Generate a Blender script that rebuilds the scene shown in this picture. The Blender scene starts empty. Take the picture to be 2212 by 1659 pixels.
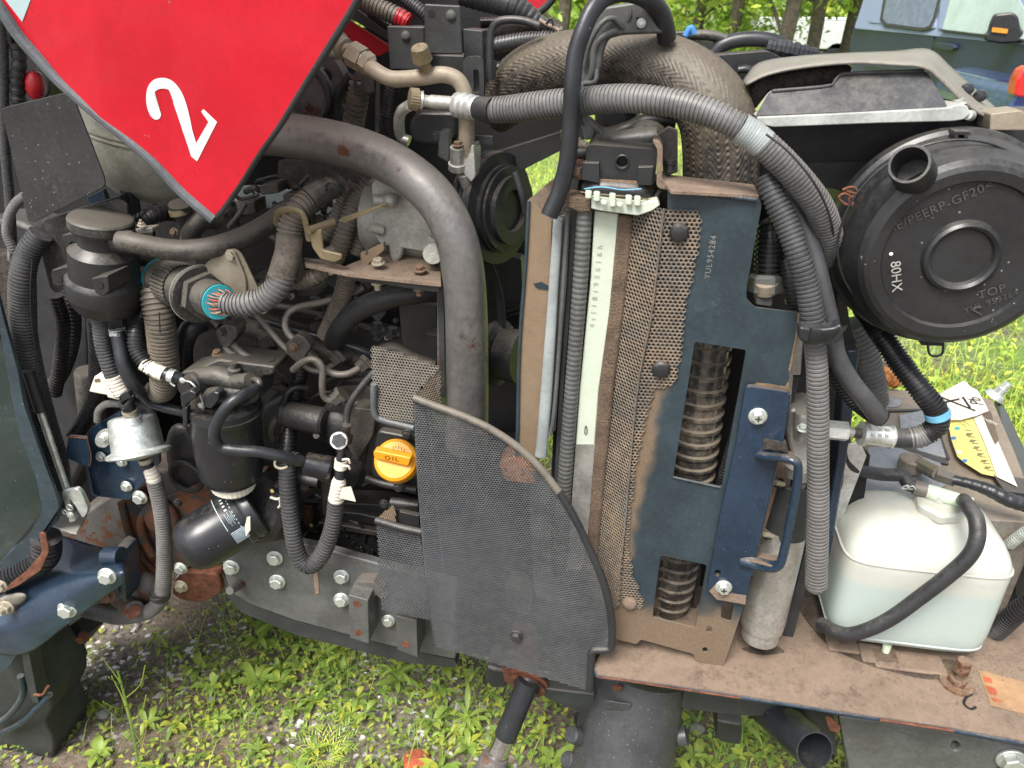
import bpy, bmesh, math, random
import numpy as np
from mathutils import Vector, Matrix, noise
random.seed(7); RNG = np.random.RandomState(5)
SC = bpy.context.scene; COL = SC.collection
# ---------------- camera, sky, sun, exposure ----------------
EYE = Vector((0.0, -1.0, 1.6)); PITCH, YAW, ROLL = math.radians(27.3), math.radians(10.0), 0.0
FPX = 1597.0                                   # focal length in units of the 2212 px wide photograph
cam = bpy.data.cameras.new('camera'); camo = bpy.data.objects.new('camera', cam); COL.objects.link(camo)
camo.location = EYE; camo.rotation_mode = 'XYZ'; camo.rotation_euler = (math.pi/2-PITCH, 0, YAW)
cam.sensor_width = 36; cam.lens = 36*FPX/2212; cam.clip_start = 0.05; cam.clip_end = 500
cam.dof.use_dof = True; cam.dof.focus_distance = 1.2; cam.dof.aperture_fstop = 9.0
SC.camera = camo
w = bpy.data.worlds.new('World'); SC.world = w; w.use_nodes = True
nt = w.node_tree; bgn = nt.nodes['Background']; sky = nt.nodes.new('ShaderNodeTexSky'); sky.sky_type = 'NISHITA'; sky.sun_disc = False
SUN_EL, SUN_AZ = math.radians(58), math.radians(200)      # azimuth clockwise from +Y
sky.sun_elevation = SUN_EL; sky.sun_rotation = SUN_AZ; sky.air_density = 1.0; sky.dust_density = 4.0; sky.ozone_density = 0.6
hs = nt.nodes.new('ShaderNodeHueSaturation'); hs.inputs['Saturation'].default_value = 0.45
nt.links.new(sky.outputs[0], hs.inputs['Color']); nt.links.new(hs.outputs[0], bgn.inputs[0]); bgn.inputs[1].default_value = 0.145
sl = bpy.data.lights.new('sun', 'SUN'); slo = bpy.data.objects.new('sun', sl); COL.objects.link(slo)
sl.energy = 2.6; sl.angle = math.radians(24); sl.color = (1.0, 0.96, 0.9)
sd = Vector((math.sin(SUN_AZ)*math.cos(SUN_EL), math.cos(SUN_AZ)*math.cos(SUN_EL), math.sin(SUN_EL)))
slo.rotation_euler = sd.to_track_quat('Z', 'Y').to_euler(); slo.location = (0, -3, 8)
SC.view_settings.view_transform = 'Standard'; SC.view_settings.look = 'None'; SC.view_settings.gamma = 1
SC.view_settings.use_curve_mapping = False; SC.view_settings.exposure = 0.85
SC.render.engine = 'CYCLES'; SC.cycles.max_bounces = 6; SC.cycles.transparent_max_bounces = 6

# ---------------- measuring: a point of the photograph at a depth behind the machine's outer side ----------------
cp, sp, cy, sy = math.cos(PITCH), math.sin(PITCH), math.cos(YAW), math.sin(YAW)
FWD = Vector((-sy*cp, cy*cp, -sp)); RGT = Vector((cy, sy, 0)); UPV = RGT.cross(FWD)
def ray(x, y): return FWD + RGT*((x-1106)/FPX) - UPV*((y-829.5)/FPX)
def P(x, y, d=0.0):
    r = ray(x, y); return EYE + r*((d-EYE.y)/r.y)
def H(x, y, z):
    r = ray(x, y); return EYE + r*((z-EYE.z)/r.z)
def PX(x, y, d=0.0):                                      # metres per photo px there
    return (d-EYE.y)/ray(x, y).y/FPX
def V(p): return p if isinstance(p, Vector) else P(*p)

# ---------------- materials ----------------
MATS = {}
def mat(name, col, rough=0.5, metal=0.0, dust=0.0, dcol=(0.20,0.155,0.105), sc=18.0, bump=0.15, bsc=220.0, speck=0.0, var=0.25, top=0.5, rust=0.0, coat=0.0, trans=0.0, emit=None, sss=0.0, thick=0.0015):
    m = bpy.data.materials.new(name); m.use_nodes = True; n = m.node_tree.nodes; l = m.node_tree.links
    b = n['Principled BSDF']; MATS[name] = m
    tc = n.new('ShaderNodeTexCoord'); co = tc.outputs['Object']
    def N(s, det=5, r=0.6):
        q = n.new('ShaderNodeTexNoise'); q.inputs['Scale'].default_value = s; q.inputs['Detail'].default_value = det; q.inputs['Roughness'].default_value = r; l.new(co, q.inputs['Vector']); return q.outputs['Fac']
    def ramp(f, a, c):
        q = n.new('ShaderNodeMapRange'); q.inputs['From Min'].default_value = a; q.inputs['From Max'].default_value = c; q.interpolation_type = 'SMOOTHSTEP'; l.new(f, q.inputs['Value']); return q.outputs['Result']
    def math_(op, a, c):
        q = n.new('ShaderNodeMath'); q.operation = op
        for i, v in enumerate((a, c)):
            if isinstance(v, (int, float)): q.inputs[i].default_value = v
            else: l.new(v, q.inputs[i])
        return q.outputs[0]
    def mix(f, a, c):
        q = n.new('ShaderNodeMix'); q.data_type = 'RGBA'
        if isinstance(f, (int, float)): q.inputs['Factor'].default_value = f
        else: l.new(f, q.inputs['Factor'])
        for k, v in ((6, a), (7, c)):
            if isinstance(v, tuple): q.inputs[k].default_value = (*v, 1)
            else: l.new(v, q.inputs[k])
        return q.outputs[2]
    n1 = N(sc, 6); lo = tuple(c*(1-var) for c in col); hi = tuple(min(1, c*(1+var)) for c in col)
    fine = N(sc*8+30, 8, 0.72)
    c = mix(ramp(math_('ADD', math_('MULTIPLY', n1, 0.6), math_('MULTIPLY', fine, 0.4)), 0.38, 0.62), lo, hi)
    rv = math_('ADD', math_('MULTIPLY', N(sc*2.7, 5), 0.25), rough-0.12)
    if rust > 0:
        rf = ramp(N(sc*0.9+7, 8, 0.7), 0.62-rust*0.25, 0.70-rust*0.25)
        rc = mix(N(90, 4), (0.04, 0.016, 0.009), (0.19, 0.072, 0.03)); c = mix(rf, c, rc); rv = math_('MAXIMUM', rv, math_('MULTIPLY', rf, 0.85))
    if dust > 0:
        geo = n.new('ShaderNodeNewGeometry'); sx = n.new('ShaderNodeSeparateXYZ'); l.new(geo.outputs['Normal'], sx.inputs[0])
        f = math_('ADD', math_('MULTIPLY', math_('MAXIMUM', sx.outputs['Z'], 0), top), math_('ADD', math_('ADD', math_('MULTIPLY', N(sc*1.3+3, 8, 0.7), 0.85), math_('MULTIPLY', fine, 0.75)), dust-1.25))
        f = math_('MULTIPLY', ramp(f, 0.0, 0.30), min(1.0, 0.42+dust*0.5))
        g = ramp(N(700, 3), 0.3, 0.7); f2 = math_('MULTIPLY', f, math_('ADD', math_('MULTIPLY', g, 0.35), 0.65))
        dc = mix(N(60, 4), tuple(x*0.72 for x in dcol), tuple(min(1, x*1.25) for x in dcol)); c = mix(f2, c, dc)
        rv = math_('MAXIMUM', rv, math_('MULTIPLY', f, 0.74)); 
        if metal > 0:
            l.new(math_('MULTIPLY', math_('SUBTRACT', 1.0, f), metal), b.inputs['Metallic'])
    if speck > 0:
        v = n.new('ShaderNodeTexVoronoi'); v.inputs['Scale'].default_value = 230; l.new(co, v.inputs['Vector'])
        vs = n.new('ShaderNodeSeparateColor'); l.new(v.outputs['Color'], vs.inputs[0])
        on = math_('GREATER_THAN', math_('ADD', vs.outputs[0], math_('MULTIPLY', math_('SUBTRACT', n1, 0.5), 0.5)), 1-speck*1.3); sm = math_('LESS_THAN', v.outputs['Distance'], math_('MULTIPLY', math_('MULTIPLY', vs.outputs[1], vs.outputs[1]), 0.28))
        c = mix(math_('MULTIPLY', math_('MULTIPLY', on, sm), 0.5), c, (0.36, 0.35, 0.33))
    l.new(c, b.inputs['Base Color']); l.new(rv, b.inputs['Roughness'])
    if not (dust > 0 and metal > 0): b.inputs['Metallic'].default_value = metal
    if coat: b.inputs['Coat Weight'].default_value = coat; b.inputs['Coat Roughness'].default_value = 0.06
    if trans: b.inputs['Transmission Weight'].default_value = trans
    if sss: b.inputs['Subsurface Weight'].default_value = sss; b.inputs['Subsurface Radius'].default_value = (0.02, 0.025, 0.022); b.inputs['Subsurface Scale'].default_value = 1.0
    if bump:
        bp = n.new('ShaderNodeBump'); bp.inputs['Strength'].default_value = bump; bp.inputs['Distance'].default_value = thick
        l.new(math_('ADD', N(bsc, 4), math_('MULTIPLY', N(sc*3, 3), 0.6)), bp.inputs['Height']); l.new(bp.outputs[0], b.inputs['Normal'])
    return m
DUST = (0.235, 0.175, 0.115)
mat('red_paint', (0.56, 0.003, 0.020), 0.26, bump=0.05, bsc=60, var=0.10, coat=0.8, sc=5, speck=0.015)
mat('red_dull', (0.42, 0.01, 0.02), 0.4, var=0.1, dust=0.2)
mat('white_decal', (0.86, 0.86, 0.86), 0.35, bump=0.02, var=0.03)
mat('pale_decal', (0.42, 0.55, 0.56), 0.3, bump=0.02, var=0.05)
mat('rubber', (0.022, 0.023, 0.025), 0.5, dust=0.25, dcol=(0.13,0.12,0.105), bump=0.3)
mat('rubber_trim', (0.085, 0.095, 0.105), 0.5, dust=0.35, dcol=(0.17,0.165,0.15), bump=0.3)
mat('rubber_clean', (0.02, 0.022, 0.026), 0.36, bump=0.12, speck=0.05, dust=0.08, dcol=(0.12,0.115,0.1))
mat('rubber_dusty', (0.032, 0.031, 0.029), 0.55, dust=0.55, dcol=(0.135,0.118,0.095), bump=0.3)
mat('hose_braid', (0.022, 0.021, 0.02), 0.55, dust=0.6, dcol=(0.165,0.138,0.10), bump=0.3, sc=9)
mat('conduit', (0.05, 0.051, 0.055), 0.38, dust=0.2, dcol=(0.16,0.15,0.135), bump=0.1)
mat('conduit_grey', (0.115, 0.115, 0.115), 0.45, dust=0.3, dcol=(0.22,0.2,0.17), bump=0.1)
mat('conduit_dark', (0.016, 0.016, 0.018), 0.34, dust=0.12, dcol=(0.12,0.11,0.1), bump=0.1)
mat('conduit_dusty', (0.07, 0.062, 0.052), 0.55, dust=0.62, dcol=(0.21,0.175,0.135), bump=0.2)
mat('plastic_black', (0.018, 0.019, 0.02), 0.4, dust=0.3, dcol=(0.15,0.13,0.105), bump=0.25, bsc=120)
mat('plastic_clean', (0.016, 0.017, 0.02), 0.3, bump=0.08, speck=0.06, dust=0.06, sc=10)
mat('airbox', (0.018, 0.019, 0.02), 0.36, dust=0.26, dcol=(0.09,0.085,0.075), bump=0.4, bsc=35, speck=0.03, sc=8)
mat('plastic_dusty', (0.03, 0.03, 0.029), 0.48, dust=0.5, dcol=(0.14,0.125,0.10), bump=0.3)
mat('navy', (0.014, 0.030, 0.054), 0.28, dust=0.10, dcol=(0.24,0.19,0.13), bump=0.06, bsc=60, speck=0.04, coat=0.25, sc=10, top=0.7)
mat('navy_clean', (0.018, 0.034, 0.058), 0.32, dust=0.08, dcol=(0.12,0.12,0.11), bump=0.08, bsc=60, speck=0.03, coat=0.3, sc=9, top=0.12)
mat('cover_plastic', (0.045, 0.046, 0.05), 0.42, dust=0.34, dcol=(0.16,0.15,0.135), bump=0.2, sc=9, top=0.3)
mat('navy_grimy', (0.026, 0.042, 0.052), 0.36, dust=0.36, dcol=(0.13,0.125,0.105), bump=0.12, speck=0.05, sc=11, top=0.6)
mat('navy_dusty', (0.025, 0.04, 0.055), 0.5, dust=0.78, dcol=(0.235,0.16,0.09), bump=0.5, bsc=350, sc=8)
mat('green_glass', (0.006, 0.022, 0.02), 0.1, bump=0.03, speck=0.12, coat=1.0, dust=0.02)
mat('frame_paint', (0.085, 0.088, 0.084), 0.48, dust=0.12, dcol=(0.16,0.145,0.12), bump=0.2, sc=12, speck=0.04)
mat('frame_dark', (0.03, 0.033, 0.034), 0.5, dust=0.2, dcol=(0.13,0.12,0.1), bump=0.25)
mat('cast_dark', (0.018, 0.018, 0.019), 0.42, dust=0.33, dcol=(0.085,0.075,0.062), bump=0.6, bsc=160, speck=0.08)
mat('cast_brown', (0.035, 0.032, 0.029), 0.6, dust=0.55, dcol=(0.105,0.088,0.07), bump=0.6, bsc=160)
mat('cast_grey', (0.11, 0.105, 0.1), 0.55, metal=0.2, dust=0.25, dcol=(0.16,0.13,0.1), bump=0.5, rust=0.42, bsc=140)
mat('cast_rust', (0.04, 0.042, 0.045), 0.55, dust=0.1, bump=0.5, rust=0.75)
mat('alu', (0.52, 0.52, 0.49), 0.4, metal=0.8, dust=0.35, dcol=(0.26,0.22,0.16), bump=0.3)
mat('alu_clean', (0.62, 0.64, 0.62), 0.38, metal=0.75, dust=0.12, dcol=(0.3,0.27,0.2), bump=0.25)
mat('alu_dusty', (0.36, 0.33, 0.27), 0.5, metal=0.6, dust=0.7, dcol=(0.225,0.175,0.115), bump=0.3)
mat('cast_alu', (0.36, 0.37, 0.34), 0.5, metal=0.5, dust=0.45, dcol=(0.30,0.28,0.22), bump=0.6, bsc=300, speck=0.1)
mat('pipe_steel', (0.17, 0.165, 0.16), 0.42, metal=0.55, dust=0.42, dcol=(0.21,0.185,0.155), bump=0.25, rust=0.12, sc=9)
mat('steel', (0.3, 0.29, 0.26), 0.45, metal=0.8, dust=0.45, dcol=(0.23,0.19,0.14), bump=0.25)
mat('zinc', (0.62, 0.66, 0.62), 0.36, metal=0.7, dust=0.1, dcol=(0.5,0.5,0.46), bump=0.3, sc=60)
mat('zinc_dusty', (0.45, 0.42, 0.33), 0.45, metal=0.6, dust=0.5, dcol=(0.27,0.22,0.15), bump=0.3, sc=60)
mat('bolt_rusty', (0.2, 0.14, 0.1), 0.6, metal=0.3, dust=0.4, dcol=(0.2,0.14,0.09), bump=0.4, rust=0.6, sc=60)
mat('bolt_black', (0.03, 0.03, 0.032), 0.4, dust=0.3, dcol=(0.14,0.12,0.1), bump=0.2, sc=60)
mat('pipe_dusty', (0.15, 0.14, 0.125), 0.42, metal=0.4, dust=0.5, dcol=(0.19,0.165,0.13), bump=0.2)
mat('chrome', (0.75, 0.77, 0.78), 0.12, metal=1.0, bump=0.03, speck=0.08, dust=0.04)
mat('rust', (0.13, 0.046, 0.024), 0.8, bump=0.7, var=0.5, sc=50, rust=0.3)
mat('white_tape', (0.66, 0.62, 0.53), 0.55, bump=0.3, var=0.12, dust=0.12, dcol=(0.4,0.33,0.25))
mat('pale_green', (0.5, 0.56, 0.46), 0.45, bump=0.15, dust=0.18, dcol=(0.42,0.36,0.26), sc=9, speck=0.0, var=0.05)
mat('foam', (0.125, 0.088, 0.06), 0.95, bump=1.0, bsc=420, var=0.3, dust=0.5, dcol=(0.2,0.14,0.09), sc=30, thick=0.004)
mat('foam_dark', (0.055, 0.045, 0.038), 0.95, bump=1.0, bsc=380, var=0.4, sc=120, thick=0.004)
mat('dust_plate', (0.16, 0.115, 0.084), 0.92, bump=1.0, bsc=500, var=0.3, dust=0.66, dcol=(0.25,0.185,0.135), sc=15, top=0.05)
mat('dusty_paint', (0.05, 0.07, 0.085), 0.55, dust=0.95, dcol=(0.25,0.165,0.088), bump=0.5, bsc=400, sc=7)
mat('sand', (0.20, 0.14, 0.088), 0.95, bump=1.0, bsc=300, var=0.3, sc=60)
mat('mesh_black', (0.08, 0.087, 0.097), 0.34, metal=0.2, dust=0.34, dcol=(0.21,0.20,0.18), bump=0.1, sc=7)
mat('mesh_dusty', (0.12, 0.11, 0.095), 0.5, dust=0.5, dcol=(0.33,0.23,0.14), bump=0.15, sc=7)
mat('mesh_pale', (0.12, 0.11, 0.095), 0.5, dust=0.5, dcol=(0.19,0.165,0.13), bump=0.15, sc=10)
mat('orange_cap', (0.74, 0.31, 0.012), 0.42, bump=0.12, var=0.05, dust=0.08, dcol=(0.35,0.2,0.08))
mat('ink', (0.02, 0.016, 0.012), 0.7, bump=0)
mat('blue_ink', (0.05, 0.2, 0.5), 0.6, bump=0)
mat('turquoise', (0.05, 0.42, 0.48), 0.45, bump=0.05, var=0.1)
mat('wire_red', (0.55, 0.1, 0.06), 0.5, bump=0, var=0.2)
mat('wire_tan', (0.33, 0.24, 0.18), 0.55, bump=0, var=0.25)
mat('tank_white', (0.47, 0.485, 0.435), 0.32, bump=0.1, var=0.04, sss=0.25, dust=0.10, dcol=(0.46,0.38,0.26), sc=12)
mat('tank_fluid', (0.47, 0.65, 0.59), 0.3, bump=0.1, var=0.05, sss=0.25, dust=0.08, dcol=(0.5,0.45,0.34), sc=12)
mat('battery_case', (0.16, 0.145, 0.125), 0.5, dust=0.5, dcol=(0.31,0.24,0.165), bump=0.15, sc=8, top=0.25)
mat('battery_grey', (0.26, 0.265, 0.27), 0.36, dust=0.25, dcol=(0.3,0.24,0.17), bump=0.1, sc=9, top=0.1)
mat('paper', (0.62, 0.59, 0.51), 0.6, bump=0.1, var=0.12, sc=20, dust=0.15, dcol=(0.33,0.25,0.17), top=0.0)
mat('paper_yellow', (0.72, 0.62, 0.2), 0.6, bump=0.1, var=0.1, sc=20)
mat('paper_dark', (0.12, 0.09, 0.06), 0.6, bump=0.1)
mat('corroded', (0.5, 0.2, 0.06), 0.8, bump=0.9, var=0.5, sc=70, rust=0.4)
mat('label_grey', (0.06, 0.058, 0.052), 0.5, bump=0)
mat('print_pale', (0.4, 0.5, 0.55), 0.5, bump=0)
mat('scratch', (0.17, 0.165, 0.145), 0.6, bump=0)
mat('pale_blue_tape', (0.15, 0.42, 0.62), 0.4, bump=0.05, var=0.15)
mat('clear_sleeve', (0.28, 0.31, 0.31), 0.3, bump=0.1, var=0.15, dust=0.15)
mat('brass', (0.25, 0.205, 0.12), 0.45, metal=0.5, dust=0.5, bump=0.2)
mat('dark_void', (0.008, 0.008, 0.008), 0.8, bump=0, var=0.1)  # near-black: paints in the deep shade of gaps and hollows; also the oil
mat('stone', (0.26, 0.255, 0.25), 0.85, var=0.4, bump=0.6, sc=60)
mat('red_fragment', (0.36, 0.08, 0.04), 0.85, var=0.3, bump=0.8)

# ---------------- tree of objects ----------------
def link(name, me, parent=None, m=None, smooth=True, auto=35):
    o = bpy.data.objects.new(name, me); COL.objects.link(o)
    if m: me.materials.append(MATS[m])
    if smooth and len(me.polygons):
        me.polygons.foreach_set('use_smooth', [True]*len(me.polygons))
        if auto: 
            try: me.set_sharp_from_angle(angle=math.radians(auto))
            except Exception: pass
    if parent: o.parent = parent
    return o
def thing(name, label, cat, loc=(0,0,0), group=None):
    o = bpy.data.objects.new(name, None); COL.objects.link(o); o.location = loc; o['label'] = label; o['category'] = cat; o.empty_display_size = 0.1
    if group: o['group'] = group
    bpy.context.view_layer.update()
    return o
def tag(o, label=None, cat=None, kind=None, group=None):
    if label: o['label'] = label
    if cat: o['category'] = cat
    if kind: o['kind'] = kind
    if group: o['group'] = group
    return o
def me_from(verts, faces, name='m'):
    me = bpy.data.meshes.new(name); me.from_pydata([tuple(v) for v in verts], [], faces); me.update(); return me
def fixn(me):
    bm = bmesh.new(); bm.from_mesh(me); bmesh.ops.recalc_face_normals(bm, faces=bm.faces[:]); bm.to_mesh(me); bm.free(); return me

# ---------------- shape builders (all in world metres, measured from the photograph) ----------------
def crom(pts, n):
    """Catmull-Rom through a list of tuples, n samples per span"""
    A = np.array(pts, float); out = []
    Q = np.vstack([2*A[0]-A[1], A, 2*A[-1]-A[-2]])
    for i in range(1, len(Q)-2):
        for k in range(n):
            t = k/n; p0, p1, p2, p3 = Q[i-1], Q[i], Q[i+1], Q[i+2]
            out.append(0.5*((2*p1)+(p2-p0)*t+(2*p0-5*p1+4*p2-p3)*t*t+(3*p1-p0-3*p2+p3)*t**3))
    out.append(A[-1]); return np.array(out)
def tube_mesh(pts, rad, ridge=None, depth=0.12, sides=14, cap=True, squash=1.0, step=None, slit=False, duty=0.5):
    """sweep: pts Nx3 world, rad array N (m). ridge = pitch in m of corrugations."""
    pts = np.array(pts, float); rad = np.array(rad, float)
    seg = np.linalg.norm(np.diff(pts, axis=0), axis=1); s = np.concatenate([[0], np.cumsum(seg)]); L = s[-1]
    if ridge:
        nr = max(2, int(L/ridge)); S, R = [], []
        for k in range(nr):
            for f, q in ((0.02, 1), (duty-0.02, 1), (duty+0.08, 1-depth), (0.92, 1-depth)): S.append((k+f)/nr*L); R.append(q)
        S.append(L); R.append(1.0); S = np.array(S); R = np.array(R)
    else:
        n = max(len(pts), 2) if step is None else max(2, int(L/step)); S = np.linspace(0, L, n); R = np.ones(n)
    C = np.stack([np.interp(S, s, pts[:, i]) for i in range(3)], 1); rr = np.interp(S, s, rad)*R
    Cs = np.stack([np.interp(np.clip(S+L*1e-3+1e-4, 0, L), s, pts[:, i])-np.interp(np.clip(S-L*1e-3-1e-4, 0, L), s, pts[:, i]) for i in range(3)], 1)
    T = Cs/np.maximum(np.linalg.norm(Cs, axis=1)[:, None], 1e-9)
    up = np.array([0.13, -0.9, 0.4]); up -= T[0]*up.dot(T[0]); up /= np.linalg.norm(up); verts = []
    ang = np.arange(sides)*2*math.pi/sides
    for i in range(len(S)):
        up = up-T[i]*up.dot(T[i]); up /= max(np.linalg.norm(up), 1e-9); sd_ = np.cross(T[i], up)
        verts.append(C[i]+rr[i]*(np.cos(ang)[:, None]*up*squash+np.sin(ang)[:, None]*sd_))
    n = len(S); Vv = np.vstack(verts); F = []
    for i in range(n-1):
        a = i*sides
        for j in range(sides):
            k = (j+1) % sides; F.append((a+j, a+k, a+sides+k, a+sides+j))
    if cap: F.append(tuple(range(sides))[::-1]); F.append(tuple(range((n-1)*sides, n*sides)))
    return Vv, F
def tube(name, parent, m, pts, r, ridge=None, depth=0.13, sides=14, smooth=8, squash=1.0, cap=True, label=None, auto=40, duty=0.5):
    """pts: (x, y, d[, rpx]) in photo px and metres of depth; r in photo px; ridge pitch in photo px"""
    q = [(p[0], p[1], p[2], p[3] if len(p) > 3 else r) for p in pts]
    W = crom([(*V(p[:3]), p[3]*PX(*p[:3])) for p in q], smooth) if len(q) > 2 else np.array([(*V(p[:3]), p[3]*PX(*p[:3])) for p in q])
    pw = ridge*PX(*q[len(q)//2][:3]) if ridge else None
    v, f = tube_mesh(W[:, :3], W[:, 3], pw, depth, sides, cap, squash, duty=duty)
    o = link(name, me_from(v, f), parent, m, auto=auto)
    if label: o['label'] = label
    return o
def wtube(name, parent, m, pts, r, sides=10, smooth=6, **k):
    W = crom([tuple(p) for p in pts], smooth) if len(pts) > 2 else np.array([tuple(p) for p in pts])
    v, f = tube_mesh(W, [r]*len(W), None, 0, sides, **k); return link(name, me_from(v, f), parent, m)
def lathe(name, parent, m, A, B, prof, sides=32, label=None, auto=30, ridges=0, rdepth=0.03, hexa=False):
    """A, B ends of the axis; prof = [(t along A->B, radius px)], radius measured at A"""
    a, b = V(A), V(B)
    if not isinstance(A, Vector) and not isinstance(B, Vector) and A[:2] == B[:2]: b = a+Vector((0, B[2]-A[2], 0))
    u = PX(*A) if not isinstance(A, Vector) else 0.0008
    ax = b-a; T = ax.normalized(); up = Vector((0.2, -0.7, 0.6)); up = (up-T*up.dot(T)).normalized(); sd_ = T.cross(up)
    vs, F = [], []; n = 6 if hexa else sides
    for t, r in prof:
        c = a+ax*t
        for j in range(n):
            g = 2*math.pi*j/n; rr = r*u*(1-(rdepth if (ridges and (j % 2)) else 0)); vs.append(c+(up*math.cos(g)+sd_*math.sin(g))*rr)
    for i in range(len(prof)-1):
        for j in range(n):
            k = (j+1) % n; F.append((i*n+j, i*n+k, (i+1)*n+k, (i+1)*n+j))
    F.append(tuple(range(n))[::-1]); F.append(tuple(range((len(prof)-1)*n, len(prof)*n)))
    o = link(name, me_from(vs, F), parent, m, auto=auto)
    if label: o['label'] = label
    return o
def rounded(poly, r, n=4):
    """round the corners of a 2-D polygon (px); r a number"""
    if not r: return [tuple(p[:2]) for p in poly]
    out = []; N = len(poly)
    for i in range(N):
        p, a, b = Vector(poly[i][:2]), Vector(poly[i-1][:2]), Vector(poly[(i+1) % N][:2])
        da, db = a-p, b-p; q = min(r, da.length*0.45, db.length*0.45)
        if da.length < 1e-6 or db.length < 1e-6: continue
        s, e = p+da.normalized()*q, p+db.normalized()*q
        for k in range(n+1):
            t = k/n; out.append(tuple((s*(1-t)**2+p*2*t*(1-t)+e*t*t)))
    return out
def fit_plane(pts):
    c = sum(pts, Vector())/len(pts); nrm = Vector()
    for i in range(len(pts)):
        nrm += (pts[i]-c).cross(pts[(i+1) % len(pts)]-c)
    nrm.normalize()
    if nrm.dot(EYE-c) < 0: nrm = -nrm
    return c, nrm
def on_plane(x, y, c, n):
    r = ray(x, y); return EYE+r*((c-EYE).dot(n)/r.dot(n))
def plate(name, parent, m, poly, d=0.0, th=0.003, r=0, holes=(), bevel=0.0006, label=None, plane=None, auto=30):
    """sheet or block: poly in photo px [(x,y)] at depth d (or plane through three (x,y,d) points), th metres thick away from the eye.
    holes: list of polys or (cx, cy, rpx[, rypx])"""
    if plane is not None:
        pp = [V(q) for q in plane]; c, n = fit_plane(pp)
    else: c, n = P(poly[0][0], poly[0][1], d), Vector((0, -1, 0))
    loops = [rounded(poly, r)]
    for h in holes:
        if isinstance(h[0], (int, float)):
            ry = h[3] if len(h) > 3 else h[2]
            loops.append([(h[0]+h[2]*math.cos(g*math.pi/8), h[1]+ry*math.sin(g*math.pi/8)) for g in range(16)])
        else: loops.append(rounded(h, min(r, 12) or 5))
    bm = bmesh.new(); E = []
    for lp in loops:
        vs = [bm.verts.new(on_plane(x, y, c, n)) for x, y in lp]
        E += [bm.edges.new((vs[i], vs[(i+1) % len(vs)])) for i in range(len(vs))]
    if len(loops) == 1: bm.faces.new(vs)
    else: bmesh.ops.triangle_fill(bm, use_beauty=True, use_dissolve=False, edges=E)
    if th:
        ret = bmesh.ops.extrude_face_region(bm, geom=bm.faces[:])
        bmesh.ops.translate(bm, vec=-n*th, verts=[e for e in ret['geom'] if isinstance(e, bmesh.types.BMVert)])
    bmesh.ops.recalc_face_normals(bm, faces=bm.faces[:])
    me = bpy.data.meshes.new(name); bm.to_mesh(me); bm.free()
    o = link(name, me, parent, m, auto=auto)
    if bevel and th > bevel*2.5:
        b = o.modifiers.new('b', 'BEVEL'); b.width = bevel; b.segments = 2; b.limit_method = 'ANGLE'; b.angle_limit = math.radians(50)
    if label: o['label'] = label
    return o
def strip(name, parent, m, path, width, th=0.0015, label=None):
    """folded metal strip: path of world-ish points, width vector (world)"""
    pts = [V(p) for p in path]; w_ = Vector(width); vs, F = [], []
    for p in pts: vs += [p, p+w_]
    for i in range(len(pts)-1): F.append((2*i, 2*i+1, 2*i+3, 2*i+2))
    o = link(name, me_from(vs, F), parent, m); s = o.modifiers.new('s', 'SOLIDIFY'); s.thickness = th; s.offset = 0
    b = o.modifiers.new('b', 'BEVEL'); b.width = th*0.3; b.segments = 2; b.limit_method = 'ANGLE'
    if label: o['label'] = label
    return o
def box(name, parent, m, lo, hi, bevel=0.002, label=None):
    x0, y0, z0 = lo; x1, y1, z1 = hi
    vs = [(x, y, z) for x in (x0, x1) for y in (y0, y1) for z in (z0, z1)]
    F = [(0,1,3,2),(4,6,7,5),(0,4,5,1),(2,3,7,6),(0,2,6,4),(1,5,7,3)]
    o = link(name, fixn(me_from(vs, F)), parent, m)
    if bevel: b = o.modifiers.new('b', 'BEVEL'); b.width = bevel; b.segments = 3; b.limit_method = 'ANGLE'
    if label: o['label'] = label
    return o
# hexagon-flange bolt: one mesh per material, copied
_B = {}
def bolt_mesh(m, kind):
    if (m, kind) in _B: return _B[(m, kind)]
    bm = bmesh.new()
    def ring(r, z, n): return [bm.verts.new((r*math.cos(2*math.pi*j/n+0.2), r*math.sin(2*math.pi*j/n+0.2), z)) for j in range(n)]
    def wall(a, b):
        for j in range(len(a)): bm.faces.new((a[j], a[(j+1) % len(a)], b[(j+1) % len(a)], b[j]))
    n = 24; w0, w1, w2 = ring(1.0, -0.05, n), ring(1.0, 0.10, n), ring(0.92, 0.17, n); wall(w0, w1); wall(w1, w2); bm.faces.new(w2)
    if kind == 'round':
        a, b_, c = ring(0.8, .16, n), ring(0.72, .42, n), ring(0.45, .55, n); wall(a, b_); wall(b_, c); bm.faces.new(c)
    else:
        a, b_, c = ring(0.74, .16, 6), ring(0.74, .66, 6), ring(0.62, .74, 6); wall(a, b_); wall(b_, c); bm.faces.new(c)
        if kind == 'stud':
            a, b_ = ring(.33, .72, 12), ring(.33, 1.35, 12); wall(a, b_); bm.faces.new(b_)
        if kind == 'cross':
            for (hx, hy) in ((.34, .09), (.09, .34)):
                q = [bm.verts.new((sx*hx, sy_*hy, .745)) for sx, sy_ in ((-1,-1),(1,-1),(1,1),(-1,1))]; f = bm.faces.new(q); f.material_index = 1
    bmesh.ops.recalc_face_normals(bm, faces=bm.faces[:]); me = bpy.data.meshes.new('bolt'); bm.to_mesh(me); bm.free()
    me.materials.append(MATS[m]); me.materials.append(MATS['ink']); me.polygons.foreach_set('use_smooth', [True]*len(me.polygons)); me.set_sharp_from_angle(angle=0.6)
    _B[(m, kind)] = me; return me
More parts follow.
